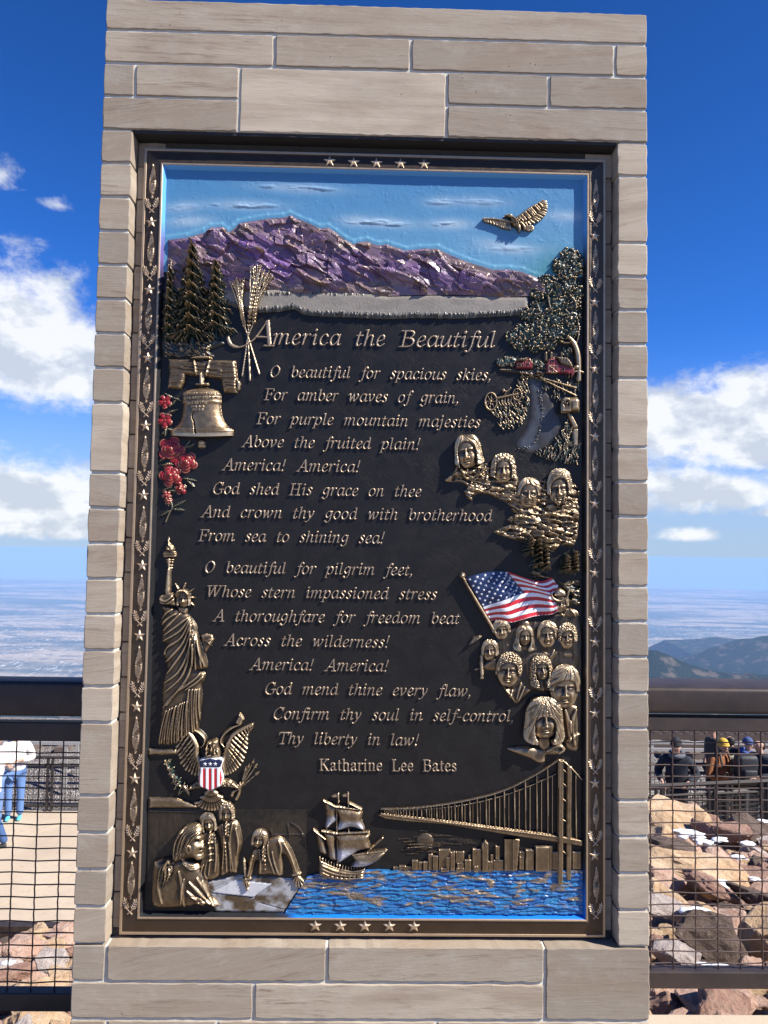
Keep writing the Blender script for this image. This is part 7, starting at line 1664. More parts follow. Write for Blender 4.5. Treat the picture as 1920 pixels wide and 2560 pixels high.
def build_ground():
    bm = bmesh.new(); add_box(bm, -9, 9, -14, 0.14, -0.30, 0.0); structure("deck", bm, MAT_DECK)
    bm = bmesh.new(); add_box(bm, HALF_W - 0.02, 6.0, 0.145, 0.352, -0.95, 0.004); structure("kerb", bm, MAT_CONCRETE)
    bm = bmesh.new(); add_box(bm, -9, 9, 0.10, 0.139, -0.95, -0.005); structure("deck_edge", bm, MAT_CONCRETE)
    # ground under the rocks
    def mat():
        m, nt, b = new_mat("gravelly_earth"); n = N(nt); v = n.coords(); a = n.noise(v, 1.3, 6, 0.6); f = n.noise(v, 26, 5, 0.7)
        vo = nt.nodes.new('ShaderNodeTexVoronoi'); vo.inputs['Scale'].default_value = 2.6; nt.links.new(v, vo.inputs['Vector']); vs = nt.nodes.new('ShaderNodeSeparateColor'); nt.links.new(vo.outputs['Color'], vs.inputs[0]); rc = n.ramp(vs.outputs[0], [(0, (.22, .13, .09)), (.4, (.42, .27, .19)), (.7, (.46, .31, .18)), (1, (.36, .30, .26))])
        n.put(b.inputs['Base Color'], n.mix(n.rng(f, .45, .7), n.mix(n.rng(a, .4, .6, 0, .5), rc, (0.22, 0.15, 0.105)), (0.10, 0.07, 0.052))); b.inputs['Roughness'].default_value = 0.95
        n.put(b.inputs['Normal'], n.bump(f, 0.9, 0.04)); return m
    MAT_EARTH = mat()
    bm = bmesh.new(); nx, ny = 170, 120; V = []
    gx, gy = np.meshgrid(-9 + 18 * np.arange(nx + 1) / nx, 0.14 + 13.06 * np.arange(ny + 1) / ny); _a = facets(gx * 1.9, gy * 1.9, 3); rub = .34 * np.clip(.75 - _a[0], 0, 1) + .22 * _a[3] * (_a[2] - .2) - .10 + .10 * fbm(gx * 3, gy * 3, 3, 4)
    for j in range(ny + 1):
        y = 0.14 + (13.2 - 0.14) * j / ny; row = []
        for i in range(nx + 1):
            x = -9 + 18 * i / nx; row.append(bm.verts.new((x, y, slope_z(x, y) - 0.14 + float(rub[j, i]) * min(1, (y - .1) / .6))))
        V.append(row)
    for j in range(ny):
        for i in range(nx): bm.faces.new((V[j][i], V[j][i + 1], V[j + 1][i + 1], V[j + 1][i]))
    structure("slope_ground", bm, MAT_EARTH)
    # walkway of big tan slabs with open joints
    bm = bmesh.new(); rg = random.Random(4)
    y0, y1 = 8.02, 12.70
    ang = 0.50
    xs = [-30 + 2.05 * i for i in range(31)]
    for a, b in zip(xs, xs[1:]):
        sh = lambda x, y: x + (y - y0) * ang
        v = [(sh(a + .022, y0), y0), (sh(b - .022, y0), y0), (sh(b - .022, y1), y1), (sh(a + .022, y1), y1)]
        lo = [bm.verts.new((*p, WALK_Z - 0.25)) for p in v]; hi = [bm.verts.new((*p, WALK_Z)) for p in v]
        bm.faces.new(hi)
        for k in range(4): bm.faces.new((lo[k], lo[(k + 1) % 4], hi[(k + 1) % 4], hi[k]))
    structure("walkway", bm, mat_walk())
    bm = bmesh.new(); add_box(bm, -40, 40, 7.95, 12.69, WALK_Z - 0.6, WALK_Z - 0.22); structure("walkway_bed", bm, MAT_EARTH)
    # rough summit beyond the walkway, carrying the track, ending in air
    def matb():
        m, nt, b = new_mat("crushed_granite"); n = N(nt); v = n.coords()
        vo = nt.nodes.new('ShaderNodeTexVoronoi'); vo.inputs['Scale'].default_value = 24; nt.links.new(v, vo.inputs['Vector'])
        vd = nt.nodes.new('ShaderNodeTexVoronoi'); vd.inputs['Scale'].default_value = 24; vd.feature = 'DISTANCE_TO_EDGE'; nt.links.new(v, vd.inputs['Vector'])
        sp = nt.nodes.new('ShaderNodeSeparateColor'); nt.links.new(vo.outputs['Color'], sp.inputs[0])
        c = n.ramp(sp.outputs[0], [(0, (0.20, 0.17, 0.155)), (0.5, (0.34, 0.30, 0.27)), (1, (0.50, 0.46, 0.42))]); c = n.mix(n.rng(vd.outputs[0], 0, 0.10, 0.75, 0), c, (0.06, 0.05, 0.045))
        n.put(b.inputs['Base Color'], c); b.inputs['Roughness'].default_value = 0.95; n.put(b.inputs['Normal'], n.bump(n.rng(vd.outputs[0], 0, 0.25), 1.0, 0.05)); return m
    MAT_BALLAST = matb()
    bm = bmesh.new(); V = []; rows = [(12.70, WALK_Z - .06), (13.0, WALK_Z - .02), (14.2, -3.05), (15.6, -2.95), (18.6, -2.95), (19.3, -3.3), (22, -9), (40, -40)]
    for (y, z) in rows:
        V.append([bm.verts.new((-40 + 80 * i / 60, y, z + (0.05 * (vnoise(np.array(i * .7), np.array(y), 5) - .5) if y > 12.8 else 0))) for i in range(61)])
    for j in range(len(rows) - 1):
        for i in range(60): bm.faces.new((V[j][i], V[j][i + 1], V[j + 1][i + 1], V[j + 1][i]))
    structure("track_bed", bm, MAT_BALLAST, True)
    return MAT_EARTH
MAT_EARTH = build_ground()

# ------------------------------------------------------------------ guard rails
def tube_box(bm, x0, x1, y0, y1, z0, z1, r=0.006, seg=2):
    vs = add_box(bm, x0, x1, y0, y1, z0, z1)
    es = list({e for v in vs for e in v.link_edges})
    bmesh.ops.bevel(bm, geom=es, offset=r, segments=seg, affect='EDGES', profile=0.5)
def guard_rail(side):
    if side > 0:
        xa, xb = HALF_W + 0.002, 4.4; yf = 0.30; zc0, zc1 = 1.052, 1.143; zt0, zt1 = 0.990, 1.040; zb0, zb1 = 0.113, 0.170; cap = 0.235; px0 = 1641; xw = 0.072
    else:
        xa, xb = -4.4, -HALF_W - 0.002; yf = 0.245; zc0, zc1 = 1.030, 1.146; zt0, zt1 = 0.945, 1.008; zb0, zb1 = 0.060, 0.118; cap = 0.125; xw = 0.085
    e = empty("guard_rail", ((xa + xb) / 2, yf, 0)); ox, oy = (xa + xb) / 2, yf
    tag(e, "brown steel mesh guard rail right of the monument, its wide cap in the sun" if side > 0 else "black steel mesh guard rail left of the monument, in the monument's shade", "railing", "steel guard rails beside the monument")
    def part(nm, f, mat, smooth=False):
        bm = bmesh.new(); f(bm)
        for v in bm.verts: v.co.x -= ox; v.co.y -= oy
        o = from_bm(nm, bm, mat, e, smooth); return o
    part("cap_rail", lambda b: tube_box(b, xa, xb, yf, yf + cap, zc0, zc1, 0.014, 4), MAT_RUST, True)
    fy0, fy1 = yf + 0.012, yf + 0.062
    part("panel_frame", lambda b: (tube_box(b, xa, xb, fy0, fy1, zt0, zt1, .004), tube_box(b, xa, xb, fy0, fy1, zb0, zb1, .004), tube_box(b, *( (xa, xa + xw) if side > 0 else (xb - xw, xb)), fy0 + .001, fy1 - .001, zb1 - .003, zt0 + .003, .004), tube_box(b, *((xb - .05, xb) if side > 0 else (xa, xa + .05)), fy0 + .001, fy1 - .001, zb1 - .003, zt0 + .003, .004)), MAT_RUST)
    if True:
        def posts(b):
            for x in ((xa + 0.03, xb - 0.06) if side > 0 else (xa + .06, xb - .03)): tube_box(b, x - .03, x + .03, yf + 0.064, yf + 0.114, -0.02 if side > 0 else -.2, zc0 + .01, .004)
        for x in ((xa + 0.034, xb - 0.06) if side > 0 else (xa + .06, xb - .034)):
            part("post", lambda b, x=x: tube_box(b, x - .03, x + .03, yf + 0.064, yf + 0.114, 0.004 if side > 0 else -0.7, zc0 + .002, .004), MAT_RUST)
    ym = yf + 0.036; rg = random.Random(2)
    def wires(b):
        if side > 0: xs = [xa + xw + 0.054 + 0.0788 * i for i in range(44)]
        else: xs = [xb - xw - 0.070 - 0.0790 * i for i in range(44)]
        zs = []; z = zt0 - 0.042
        while z > zb1 + .01: zs.append(z); z -= 0.0400
        for x in xs:
            pts = []; n = len(zs) * 2
            for k in range(n + 1):
                zz = zt0 - (zt0 - zb1) * k / n; pts.append((x + rg.gauss(0, .0003), ym + (.0016 if k % 2 else -.0016), zz))
            add_tube(b, pts, 0.0026, 5)
        for z in zs:
            pts = [(xa, ym, z)] + [(x, ym + .0030 * (1 if i % 2 else -1) , z + rg.gauss(0, .0007)) for i, x in enumerate(sorted(xs))] + [(xb, ym, z)]
            add_tube(b, pts, 0.0024, 5)
    part("wire_mesh", wires, MAT_WIRE, True)
MAT_WIRE = simple("brown_wire", (0.070, 0.045, 0.040), 0.5, 0.3, 0.25, 60)
guard_rail(1); guard_rail(-1)

# ------------------------------------------------------------------ boulders
def mat_rock(name, a, b_, c):
    m, nt, b = new_mat(name); n = N(nt); v = n.coords()
    oi = nt.nodes.new('ShaderNodeObjectInfo'); vm = nt.nodes.new('ShaderNodeVectorMath'); vm.operation = 'ADD'; nt.links.new(v, vm.inputs[0])
    cb = nt.nodes.new('ShaderNodeCombineXYZ'); n.put(cb.inputs[0], n.m('MULTIPLY', oi.outputs['Random'], 40)); n.put(cb.inputs[1], n.m('MULTIPLY', oi.outputs['Random'], 17)); nt.links.new(cb.outputs[0], vm.inputs[1]); w = vm.outputs[0]
    p = n.noise(w, 2.2, 5, 0.6, 0.5); q = n.noise(w, 9, 6, 0.68, 0.3); s = n.noise(w, 60, 5, 0.7); st = n.noise(w, 5, 4, 0.6, 2.0)
    col = n.mix(n.rng(p, 0.35, 0.65, 0, 1, True), a, b_); col = n.mix(n.rng(q, 0.50, 0.72, 0, 0.8), col, c); col = n.mix(n.rng(st, 0.60, 0.72, 0, 0.5), col, (0.42, 0.33, 0.25)); col = n.mix(n.rng(s, 0.5, 0.8, 0, 0.5), col, tuple(x * .35 for x in a))
    n.put(b.inputs['Base Color'], col); b.inputs['Roughness'].default_value = 0.9; b.inputs['Specular IOR Level'].default_value = 0.25
    n.put(b.inputs['Normal'], n.bump(n.m('ADD', n.m('MULTIPLY', q, 1.3), n.m('MULTIPLY', s, .45)), 0.75, 0.05)); return m
ROCKS = {'pink': mat_rock("pink_granite", (0.52, 0.325, 0.235), (0.58, 0.41, 0.32), (0.36, 0.20, 0.14)), 'tan': mat_rock("tan_granite", (0.56, 0.37, 0.215), (0.63, 0.47, 0.31), (0.40, 0.235, 0.12)),
         'red': mat_rock("red_brown_granite", (0.36, 0.20, 0.145), (0.42, 0.27, 0.20), (0.20, 0.115, 0.085)), 'grey': mat_rock("pale_grey_granite", (0.50, 0.42, 0.37), (0.58, 0.50, 0.45), (0.34, 0.25, 0.21)), 'dark': mat_rock("dark_brown_granite", (0.115, 0.080, 0.062), (0.17, 0.125, 0.10), (0.07, 0.052, 0.043))}
def rock_mesh(seed, npts=16):
    rg = random.Random(seed); bm = bmesh.new()
    sx_, sy_, sz_ = rg.uniform(.8, 1.25), rg.uniform(.75, 1.15), rg.uniform(.55, .85)
    for k in range(npts):
        v = Vector((rg.gauss(0, 1), rg.gauss(0, 1), rg.gauss(0, 1))).normalized() * rg.uniform(.82, 1.0); v = Vector((max(-.72, min(.78, v.x)), max(-.74, min(.74, v.y)), max(-.66, min(.7, v.z))))
        bm.verts.new((v.x * sx_, v.y * sy_, v.z * sz_))
    r = bmesh.ops.convex_hull(bm, input=bm.verts); bmesh.ops.delete(bm, geom=list({g for g in r['geom_interior'] + r['geom_unused'] if isinstance(g, bmesh.types.BMVert)}), context='VERTS')
    bmesh.ops.dissolve_limit(bm, angle_limit=math.radians(14), verts=bm.verts, edges=bm.edges)
    bmesh.ops.bevel(bm, geom=list(bm.edges), offset=0.03, segments=1, affect='EDGES', profile=0.5)
    bmesh.ops.triangulate(bm, faces=bm.faces); bmesh.ops.subdivide_edges(bm, edges=[e for e in bm.edges if e.calc_length() > .22], cuts=2, use_grid_fill=True); bmesh.ops.triangulate(bm, faces=bm.faces)
    bmesh.ops.subdivide_edges(bm, edges=[e for e in bm.edges if e.calc_length() > .16], cuts=1, use_grid_fill=True); bmesh.ops.triangulate(bm, faces=bm.faces)
    bm.normal_update()
    P = np.array([v.co[:] for v in bm.verts]); n1 = fbm(P[:, 0] * 3 + seed, P[:, 1] * 3 + P[:, 2] * 2.3, 4, seed) - .5; n2 = ridged(P[:, 0] * 2 + P[:, 2] * 2, P[:, 1] * 2 - P[:, 2] + seed, 3, seed) - .6
    for v, a, b_ in zip(bm.verts, n1, n2): v.co += v.normal * float(a * .22 + b_ * .13)
    me = bpy.data.meshes.new("boulder"); bm.to_mesh(me); bm.free()
    me.polygons.foreach_set('use_smooth', [False] * len(me.polygons)); return me
ROCK_LIB = [rock_mesh(100 + i, 12 + i % 6) for i in range(14)]
_placed = []
def boulder(kind, loc, size, rz, tilt=(0, 0), shape=0, sq=(1, 1, 1), label=None, group=None):
    me = ROCK_LIB[shape % len(ROCK_LIB)]
    o = bpy.data.objects.new("boulder", me); COL.objects.link(o)
    if not me.materials: me.materials.append(ROCKS[kind])
    o.material_slots[0].link = 'OBJECT'; o.material_slots[0].material = ROCKS[kind]
    o.location = loc; o.rotation_euler = (tilt[0], tilt[1], rz); o.scale = (size * sq[0], size * sq[1], size * sq[2])
    tag(o, label, "boulder", group); _placed.append((loc[0], loc[1], size)); return o
def on_slope(px, py, lift=0.0):
    "where the sight line through a survey pixel meets the rubble slope"
    d = ray(px, py); t = 2.6
    while t < 16:
        p = CAM + d * t
        if p[2] < slope_z(p[0], p[1]) + lift: break
        t += 0.02
    return p
def build_boulders():
    rg = random.Random(31)
    # (survey pixel centre, width in survey px, colour, squash, tilt, shape, label)
    big = [(1700, 2072, 180, 'tan', (1.1, 1, .75), (0.1, .1), 0, "large tan boulder below the fence posts, furthest big one right of the monument"),
           (1745, 2205, 205, 'tan', (1.25, 1, .62), (0.15, .22), 1, "long tan boulder with a ridged back lying midway down the right rubble slope"),
           (1808, 2240, 150, 'red', (1.3, .9, .5), (-.2, .35), 2, "flat red slab tilted to the right below the long tan boulder"),
           (1905, 2365, 150, 'tan', (1.2, 1, .8), (0.1, -.5), 3, "wide tan block with a steep dark left side behind the right mesh"),
           (1795, 2370, 140, 'dark', (1.1, .9, .95), (0.5, .3), 4, "dark pyramid shaped boulder beside the wide tan block"),
           (1698, 2408, 105, 'grey', (.95, .9, .85), (0.1, .2), 5, "pale grey boulder just above the bottom bar of the right rail"),
           (1680, 2292, 110, 'grey', (1.0, .9, .75), (0.2, .5), 6, "pale pinkish slab sloping left behind the right rail post"),
           (1665, 2222, 110, 'pink', (1.1, .9, .7), (0.1, .3), 7, "pinkish brown boulder against the right rail post"),
           (1675, 2135, 130, 'dark', (1.4, .9, .55), (-.1, .1), 8, "dark flat boulder wedged under the furthest large tan one"),
           (1655, 2160, 80, 'grey', (1, .9, .8), (0, .2), 9, "light grey rounded boulder at the left edge of the right mesh"),
           (1830, 2100, 90, 'red', (1.1, .9, .7), (0.2, -.3), 10, "brown boulder with snow on both sides on the right slope"),
           (1890, 2085, 100, 'dark', (1.1, 1, .8), (0.1, .2), 11, "dark brown boulder at the right edge of the picture near the snow"),
           (1900, 2200, 100, 'red', (1.3, .9, .6), (0.1, .1), 12, "brown slab right of the long tan boulder"),
           (1890, 2260, 110, 'dark', (1.4, .9, .6), (-.1, .2), 13, "dark slab under the brown slab at the right edge"),
           (1680, 2505, 100, 'red', (1.0, .9, 1.0), (0.3, .4), 3, "brown and orange split boulder below the right rail next to the monument"),
           (1835, 2510, 170, 'pink', (1.35, 1, .72), (0.1, .15), 5, "broad pink boulder below the bottom bar of the right rail"),
           (1915, 2490, 70, 'pink', (1, .9, .8), (0, .2), 6, "pink boulder cut by the right edge of the picture below the rail"),
           (1745, 2500, 60, 'dark', (1, .9, .8), (.2, 0), 7, "small dark boulder in the gap between two pink boulders below the right rail"),
           (1868, 2016, 80, 'pink', (1.1, .9, .7), (0, .1), 2, "pinkish boulder in front of the fence at the top right of the slope"),
           (1815, 2035, 80, 'tan', (1.1, .9, .7), (0.1, 0), 4, "tan boulder at the foot of the middle fence post"),
           (1780, 2055, 60, 'red', (1.0, .9, .7), (0, .3), 9, "reddish boulder between two tan ones near the fence"),
           (1740, 2330, 80, 'pink', (1.1, .9, .7), (.2, -.3), 1, "pink angular boulder in the middle of the right mesh below a red slab"),
           (1760, 2290, 60, 'tan', (1.1, .8, .7), (.3, .2), 10, "small orange boulder under the flat red slab"),
           (1650, 2365, 46, 'red', (1, 1, .9), (0, 0), 11, "small round brown boulder beside the right rail post"),
           (40, 2390, 120, 'pink', (1.1, .9, .7), (0, .1), 8, "pink boulder half hidden by the left edge of the picture below the walkway"),
           (82, 2352, 90, 'tan', (.8, .9, 1.2), (0.3, .2), 12, "upright tan boulder leaning on the walkway edge left of the monument"),
           (125, 2362, 80, 'pink', (1.1, .9, .6), (0, -.3), 13, "pink slab beside the upright tan boulder"),
           (120, 2420, 90, 'grey', (1, .9, .8), (.2, 0), 0, "grey boulder in the lower corner of the left mesh"),
           (20, 2450, 80, 'red', (1.2, .9, .6), (0, .1), 1, "reddish flat boulder at the lower left edge of the left mesh"),
           (70, 2515, 150, 'tan', (1.3, .9, .62), (0.1, .05), 2, "broad yellowish boulder below the bottom bar of the left rail"),
           (160, 2530, 80, 'red', (1, .9, .9), (.2, .3), 3, "dark red boulder touching the lower left corner of the monument")]
    for (px, py, w, kind, sq, tilt, sh, lab) in big:
        p = on_slope(px, py, 0.10); d = p[1] - CAM[1]
        s = w * d / F_PX * 0.64
        far = .95 if py > 2480 else .25
        boulder(kind, (p[0], p[1] + s * far, p[2] + 0.02 - (.12 if py > 2480 else 0)), s, rg.uniform(-.5, .5), tilt, sh, sq, lab)
    n = 0; tries = 0
    kinds = ['pink', 'pink', 'tan', 'red', 'grey', 'dark', 'tan']
    adj = {'pink': "pinkish", 'tan': "tan", 'red': "reddish brown", 'grey': "pale grey", 'dark': "dark brown"}
    while n < 210 and tries < 6000:
        tries += 1
        left = n < 70
        if left: x = rg.uniform(-4.2, -0.75); y = rg.uniform(0.75, 7.7)
        else: x = rg.uniform(0.9, 5.4); y = rg.uniform(0.8, 9.6)
        d = y - CAM[1]; px = CX + (x - CAM[0]) / d * F_PX
        if px < -180 or px > 2100 or 260 < px < 1580: continue
        s = rg.uniform(.10, .26) * (0.7 + d / 18)
        if any(math.hypot(x - a, y - b) < (s + c) * .62 for a, b, c in _placed): continue
        k = rg.choice(kinds); sd = "left" if left else "right"
        boulder(k, (x, y, slope_z(x, y) - .02 + s * rg.uniform(.15, .4)), s, rg.uniform(0, 6.28), (rg.uniform(-.5, .5), rg.uniform(-.5, .5)), rg.randrange(14), (rg.uniform(.85, 1.25), 1, rg.uniform(.6, .95)),
                f"smaller {adj[k]} rock filling gaps in the rubble slope {sd} of the monument", f"smaller {adj[k]} rocks in the rubble {sd} of the monument")
        n += 1
build_boulders()
def build_snow():
    m, nt, b = new_mat("old_snow"); n = N(nt); v = n.coords(); b.inputs['Base Color'].default_value = (.86, .88, .92, 1); b.inputs['Roughness'].default_value = .7
    n.put(b.inputs['Normal'], n.bump(n.noise(v, 14, 5, .6), .5, .03)); b.inputs['Subsurface Weight'].default_value = 0.0
    bm = bmesh.new(); rg = random.Random(6)
    for (px, py, w) in ((1715, 2090, 100), (1755, 2110, 60), (1800, 2105, 55), (1870, 2060, 70), (1905, 2060, 60), (1870, 2115, 50), (1790, 2218, 95), (1885, 2205, 40), (1740, 2292, 110), (1650, 2387, 40), (1800, 2435, 100), (1760, 2425, 50), (1845, 2150, 50), (60, 2430, 40), (20, 2415, 40)):
        p = on_slope(px, py, .12); r = w * (p[1] - CAM[1]) / F_PX * .40; k = bmesh.ops.create_icosphere(bm, subdivisions=3, radius=1)['verts']; s = rg.random() * 10
        for q in k:
            f = .82 + 1.3 * (float(fbm(np.array(q.co.x * 1.8 + s), np.array(q.co.y * 1.8 + q.co.z), 4, 2)) - .5); q.co = Vector((p[0] + q.co.x * r * f, p[1] + q.co.y * r * .9 * f, p[2] + .03 + q.co.z * r * .22))
    o = from_bm("snow_patches", bm, m, None, True); o['kind'] = 'stuff'
build_snow()

# ------------------------------------------------------------------ walkway edge beam, fences, track
def edge_beam():
    e = empty("steel_edge_beam", (-3, 7.98, WALK_Z)); tag(e, "low rusty steel edge beam along the near side of the tan walkway, left of the monument", "edge beam")
    def part(nm, f, mat):
        bm = bmesh.new(); f(bm)
        for v in bm.verts: v.co -= Vector((-3, 7.98, WALK_Z))
        from_bm(nm, bm, mat, e)
    part("top_plate", lambda b: tube_box(b, -12, -.2, 7.86, 8.0, WALK_Z + .05, WALK_Z + .12, .006), MAT_RUST)
    part("lower_plate", lambda b: tube_box(b, -12, -.2, 7.84, 7.90, WALK_Z - .36, WALK_Z - .20, .006), MAT_RUST)
    for x in (-4.35, -3.95, -2.9, -2.1): part("bracket", lambda b, x=x: tube_box(b, x - .03, x + .03, 7.87, 7.93, WALK_Z - .25, WALK_Z + .06, .004), MAT_RUST)
edge_beam()
MAT_FENCE = simple("charcoal_fence_steel", (0.040, 0.033, 0.031), 0.55, 0.3, 0.25, 30)
def fence(name, label, A, B, n, h, grid=0.10, base=0.10, top=2, group=None, cap=.05):
    "mesh fence from A to B (Vectors at ground), n bays"
    A = Vector(A); B = Vector(B); e = empty(name, A); tag(e, label, "fence", group); D = B - A; L = Vector((D.x, D.y, 0)).length; u = D / n
    dirx = Vector((D.x, D.y, 0)).normalized(); nrm = Vector((-dirx.y, dirx.x, 0))
    def bar(bm, p, q, r, nn=4): add_tube(bm, [p, q], r, nn)
    for i in range(n + 1):
        bm = bmesh.new(); p = u * i
        for s in (-1, 1):
            c = p + dirx * s * .045; vs = add_box(bm, c.x - .018, c.x + .018, c.y - .03, c.y + .03, c.z, c.z + h - .02)
        from_bm("post", bm, MAT_FENCE, e)
    bm = bmesh.new()
    for zz, r in ((h, cap), (h - .16, .022))[:top]: add_tube(bm, [Vector((0, 0, zz)), D + Vector((0, 0, zz))], r, 4)
    add_tube(bm, [Vector((0, 0, base)), D + Vector((0, 0, base))], .03, 4); from_bm("rails", bm, MAT_FENCE, e)
    bm = bmesh.new(); k = int(L / grid)
    for i in range(k + 1): p = D * (i / k); add_tube(bm, [p + Vector((0, 0, base)), p + Vector((0, 0, h - .17))], .006, 3, cap=False)
    z = base
    while z < h - .17: add_tube(bm, [Vector((0, 0, z)), D + Vector((0, 0, z))], .006, 3, cap=False); z += grid
    from_bm("mesh_panel", bm, MAT_FENCE, e)
    return e
fence("trackside_fence", "long charcoal mesh fence between the walkway and the railway track", (-16, 12.62, WALK_Z), (16, 12.62, WALK_Z), 16, 1.0, .10, .10, group=None, cap=.028)
fence("ramp_fence", "charcoal ramp fence with a wide handrail in front of the standing people", (3.05, 10.15, -3.24), (7.2, 9.9, -2.95), 5, 1.06, .075, .10, group=None, cap=.036)
fence("ramp_fence", "second charcoal ramp fence behind the first with a thinner handrail", (2.9, 10.9, -3.40), (7.6, 11.4, -3.2), 4, 0.9, .08, .10, group=None, cap=.03)
def railway():
    e = empty("railway_track", (0, 16.8, -2.95)); tag(e, "steel rack railway track on pale crushed granite behind the trackside fence", "railway track")
    MAT_RAIL = simple("worn_rail_steel", (.16, .12, .10), .45, .6, .3, 30); MAT_SLEEPER = simple("grey_brown_sleeper", (.12, .09, .075), .85, 0, .3, 10)
    for y in (15.7, 17.15):
        bm = bmesh.new(); add_box(bm, -30, 30, y - 16.8 - .035, y - 16.8 + .035, .10, .25); add_box(bm, -30, 30, y - 16.8 - .07, y - 16.8 + .07, .08, .101); from_bm("rail", bm, MAT_RAIL, e)
    bm = bmesh.new(); add_box(bm, -30, 30, 16.42 - 16.8 - .03, 16.42 - 16.8 + .03, .12, .26)
    for i in range(240): x = -30 + i * .25; add_box(bm, x, x + .12, 16.42 - 16.8 - .03, 16.42 - 16.8 + .03, .261, .31)
    from_bm("rack_rail", bm, MAT_RAIL, e)
    bm = bmesh.new()
    for i in range(84): x = -30 + i * .72; add_box(bm, x, x + .26, -1.6, .85, -.04, .079)
    o = from_bm("sleepers", bm, MAT_SLEEPER, e); 
    for y in (13.3, 13.9):
        bm = bmesh.new(); add_box(bm, -30, 30, y - 16.8 - .03, y - 16.8 + .03, .62, .68)
        for i in range(20): x = -30 + i * 3; add_box(bm, x, x + .06, y - 16.8 - .02, y - 16.8 + .02, -.3, .619)
        from_bm("barrier_bar", bm, simple("pale_galvanised_bar", (.42, .40, .38), .5, .4, .15), e)
railway()

# ------------------------------------------------------------------ people on the walkway
def cloth(name, col, rough=.85): return simple(name, col, rough, 0, .18, 22, .35, 60)
SKIN = simple("skin", (0.46, 0.27, 0.19), .55, 0, .08, 20)
def skin_obj(name, chains, mat, parent, sub=2):
    "one continuous surface grown round connected chains: {name: (xyz, r)} nodes and edges"
    nodes, edges = chains
    keys = list(nodes); me = bpy.data.meshes.new(name); me.from_pydata([nodes[k][0] for k in keys], [(keys.index(a), keys.index(b)) for a, b in edges], [])
    o = bpy.data.objects.new(name, me); COL.objects.link(o)
    md = o.modifiers.new("skin", 'SKIN'); md.use_smooth_shade = True; md.branch_smoothing = .5
    for i, k in enumerate(keys):
        r = nodes[k][1]; r = (r, r) if isinstance(r, (int, float)) else r
        sv = me.skin_vertices[0].data[i]; sv.radius = r; sv.use_root = (i == 0)
    ss = o.modifiers.new("sub", 'SUBSURF'); ss.levels = sub; ss.render_levels = sub
    dg = bpy.context.evaluated_depsgraph_get(); ev = o.evaluated_get(dg); m2 = bpy.data.meshes.new_from_object(ev); bpy.data.objects.remove(o)
    for p in m2.polygons: p.use_smooth = True
    m2.materials.clear()
    return link(name, m2, mat, parent)
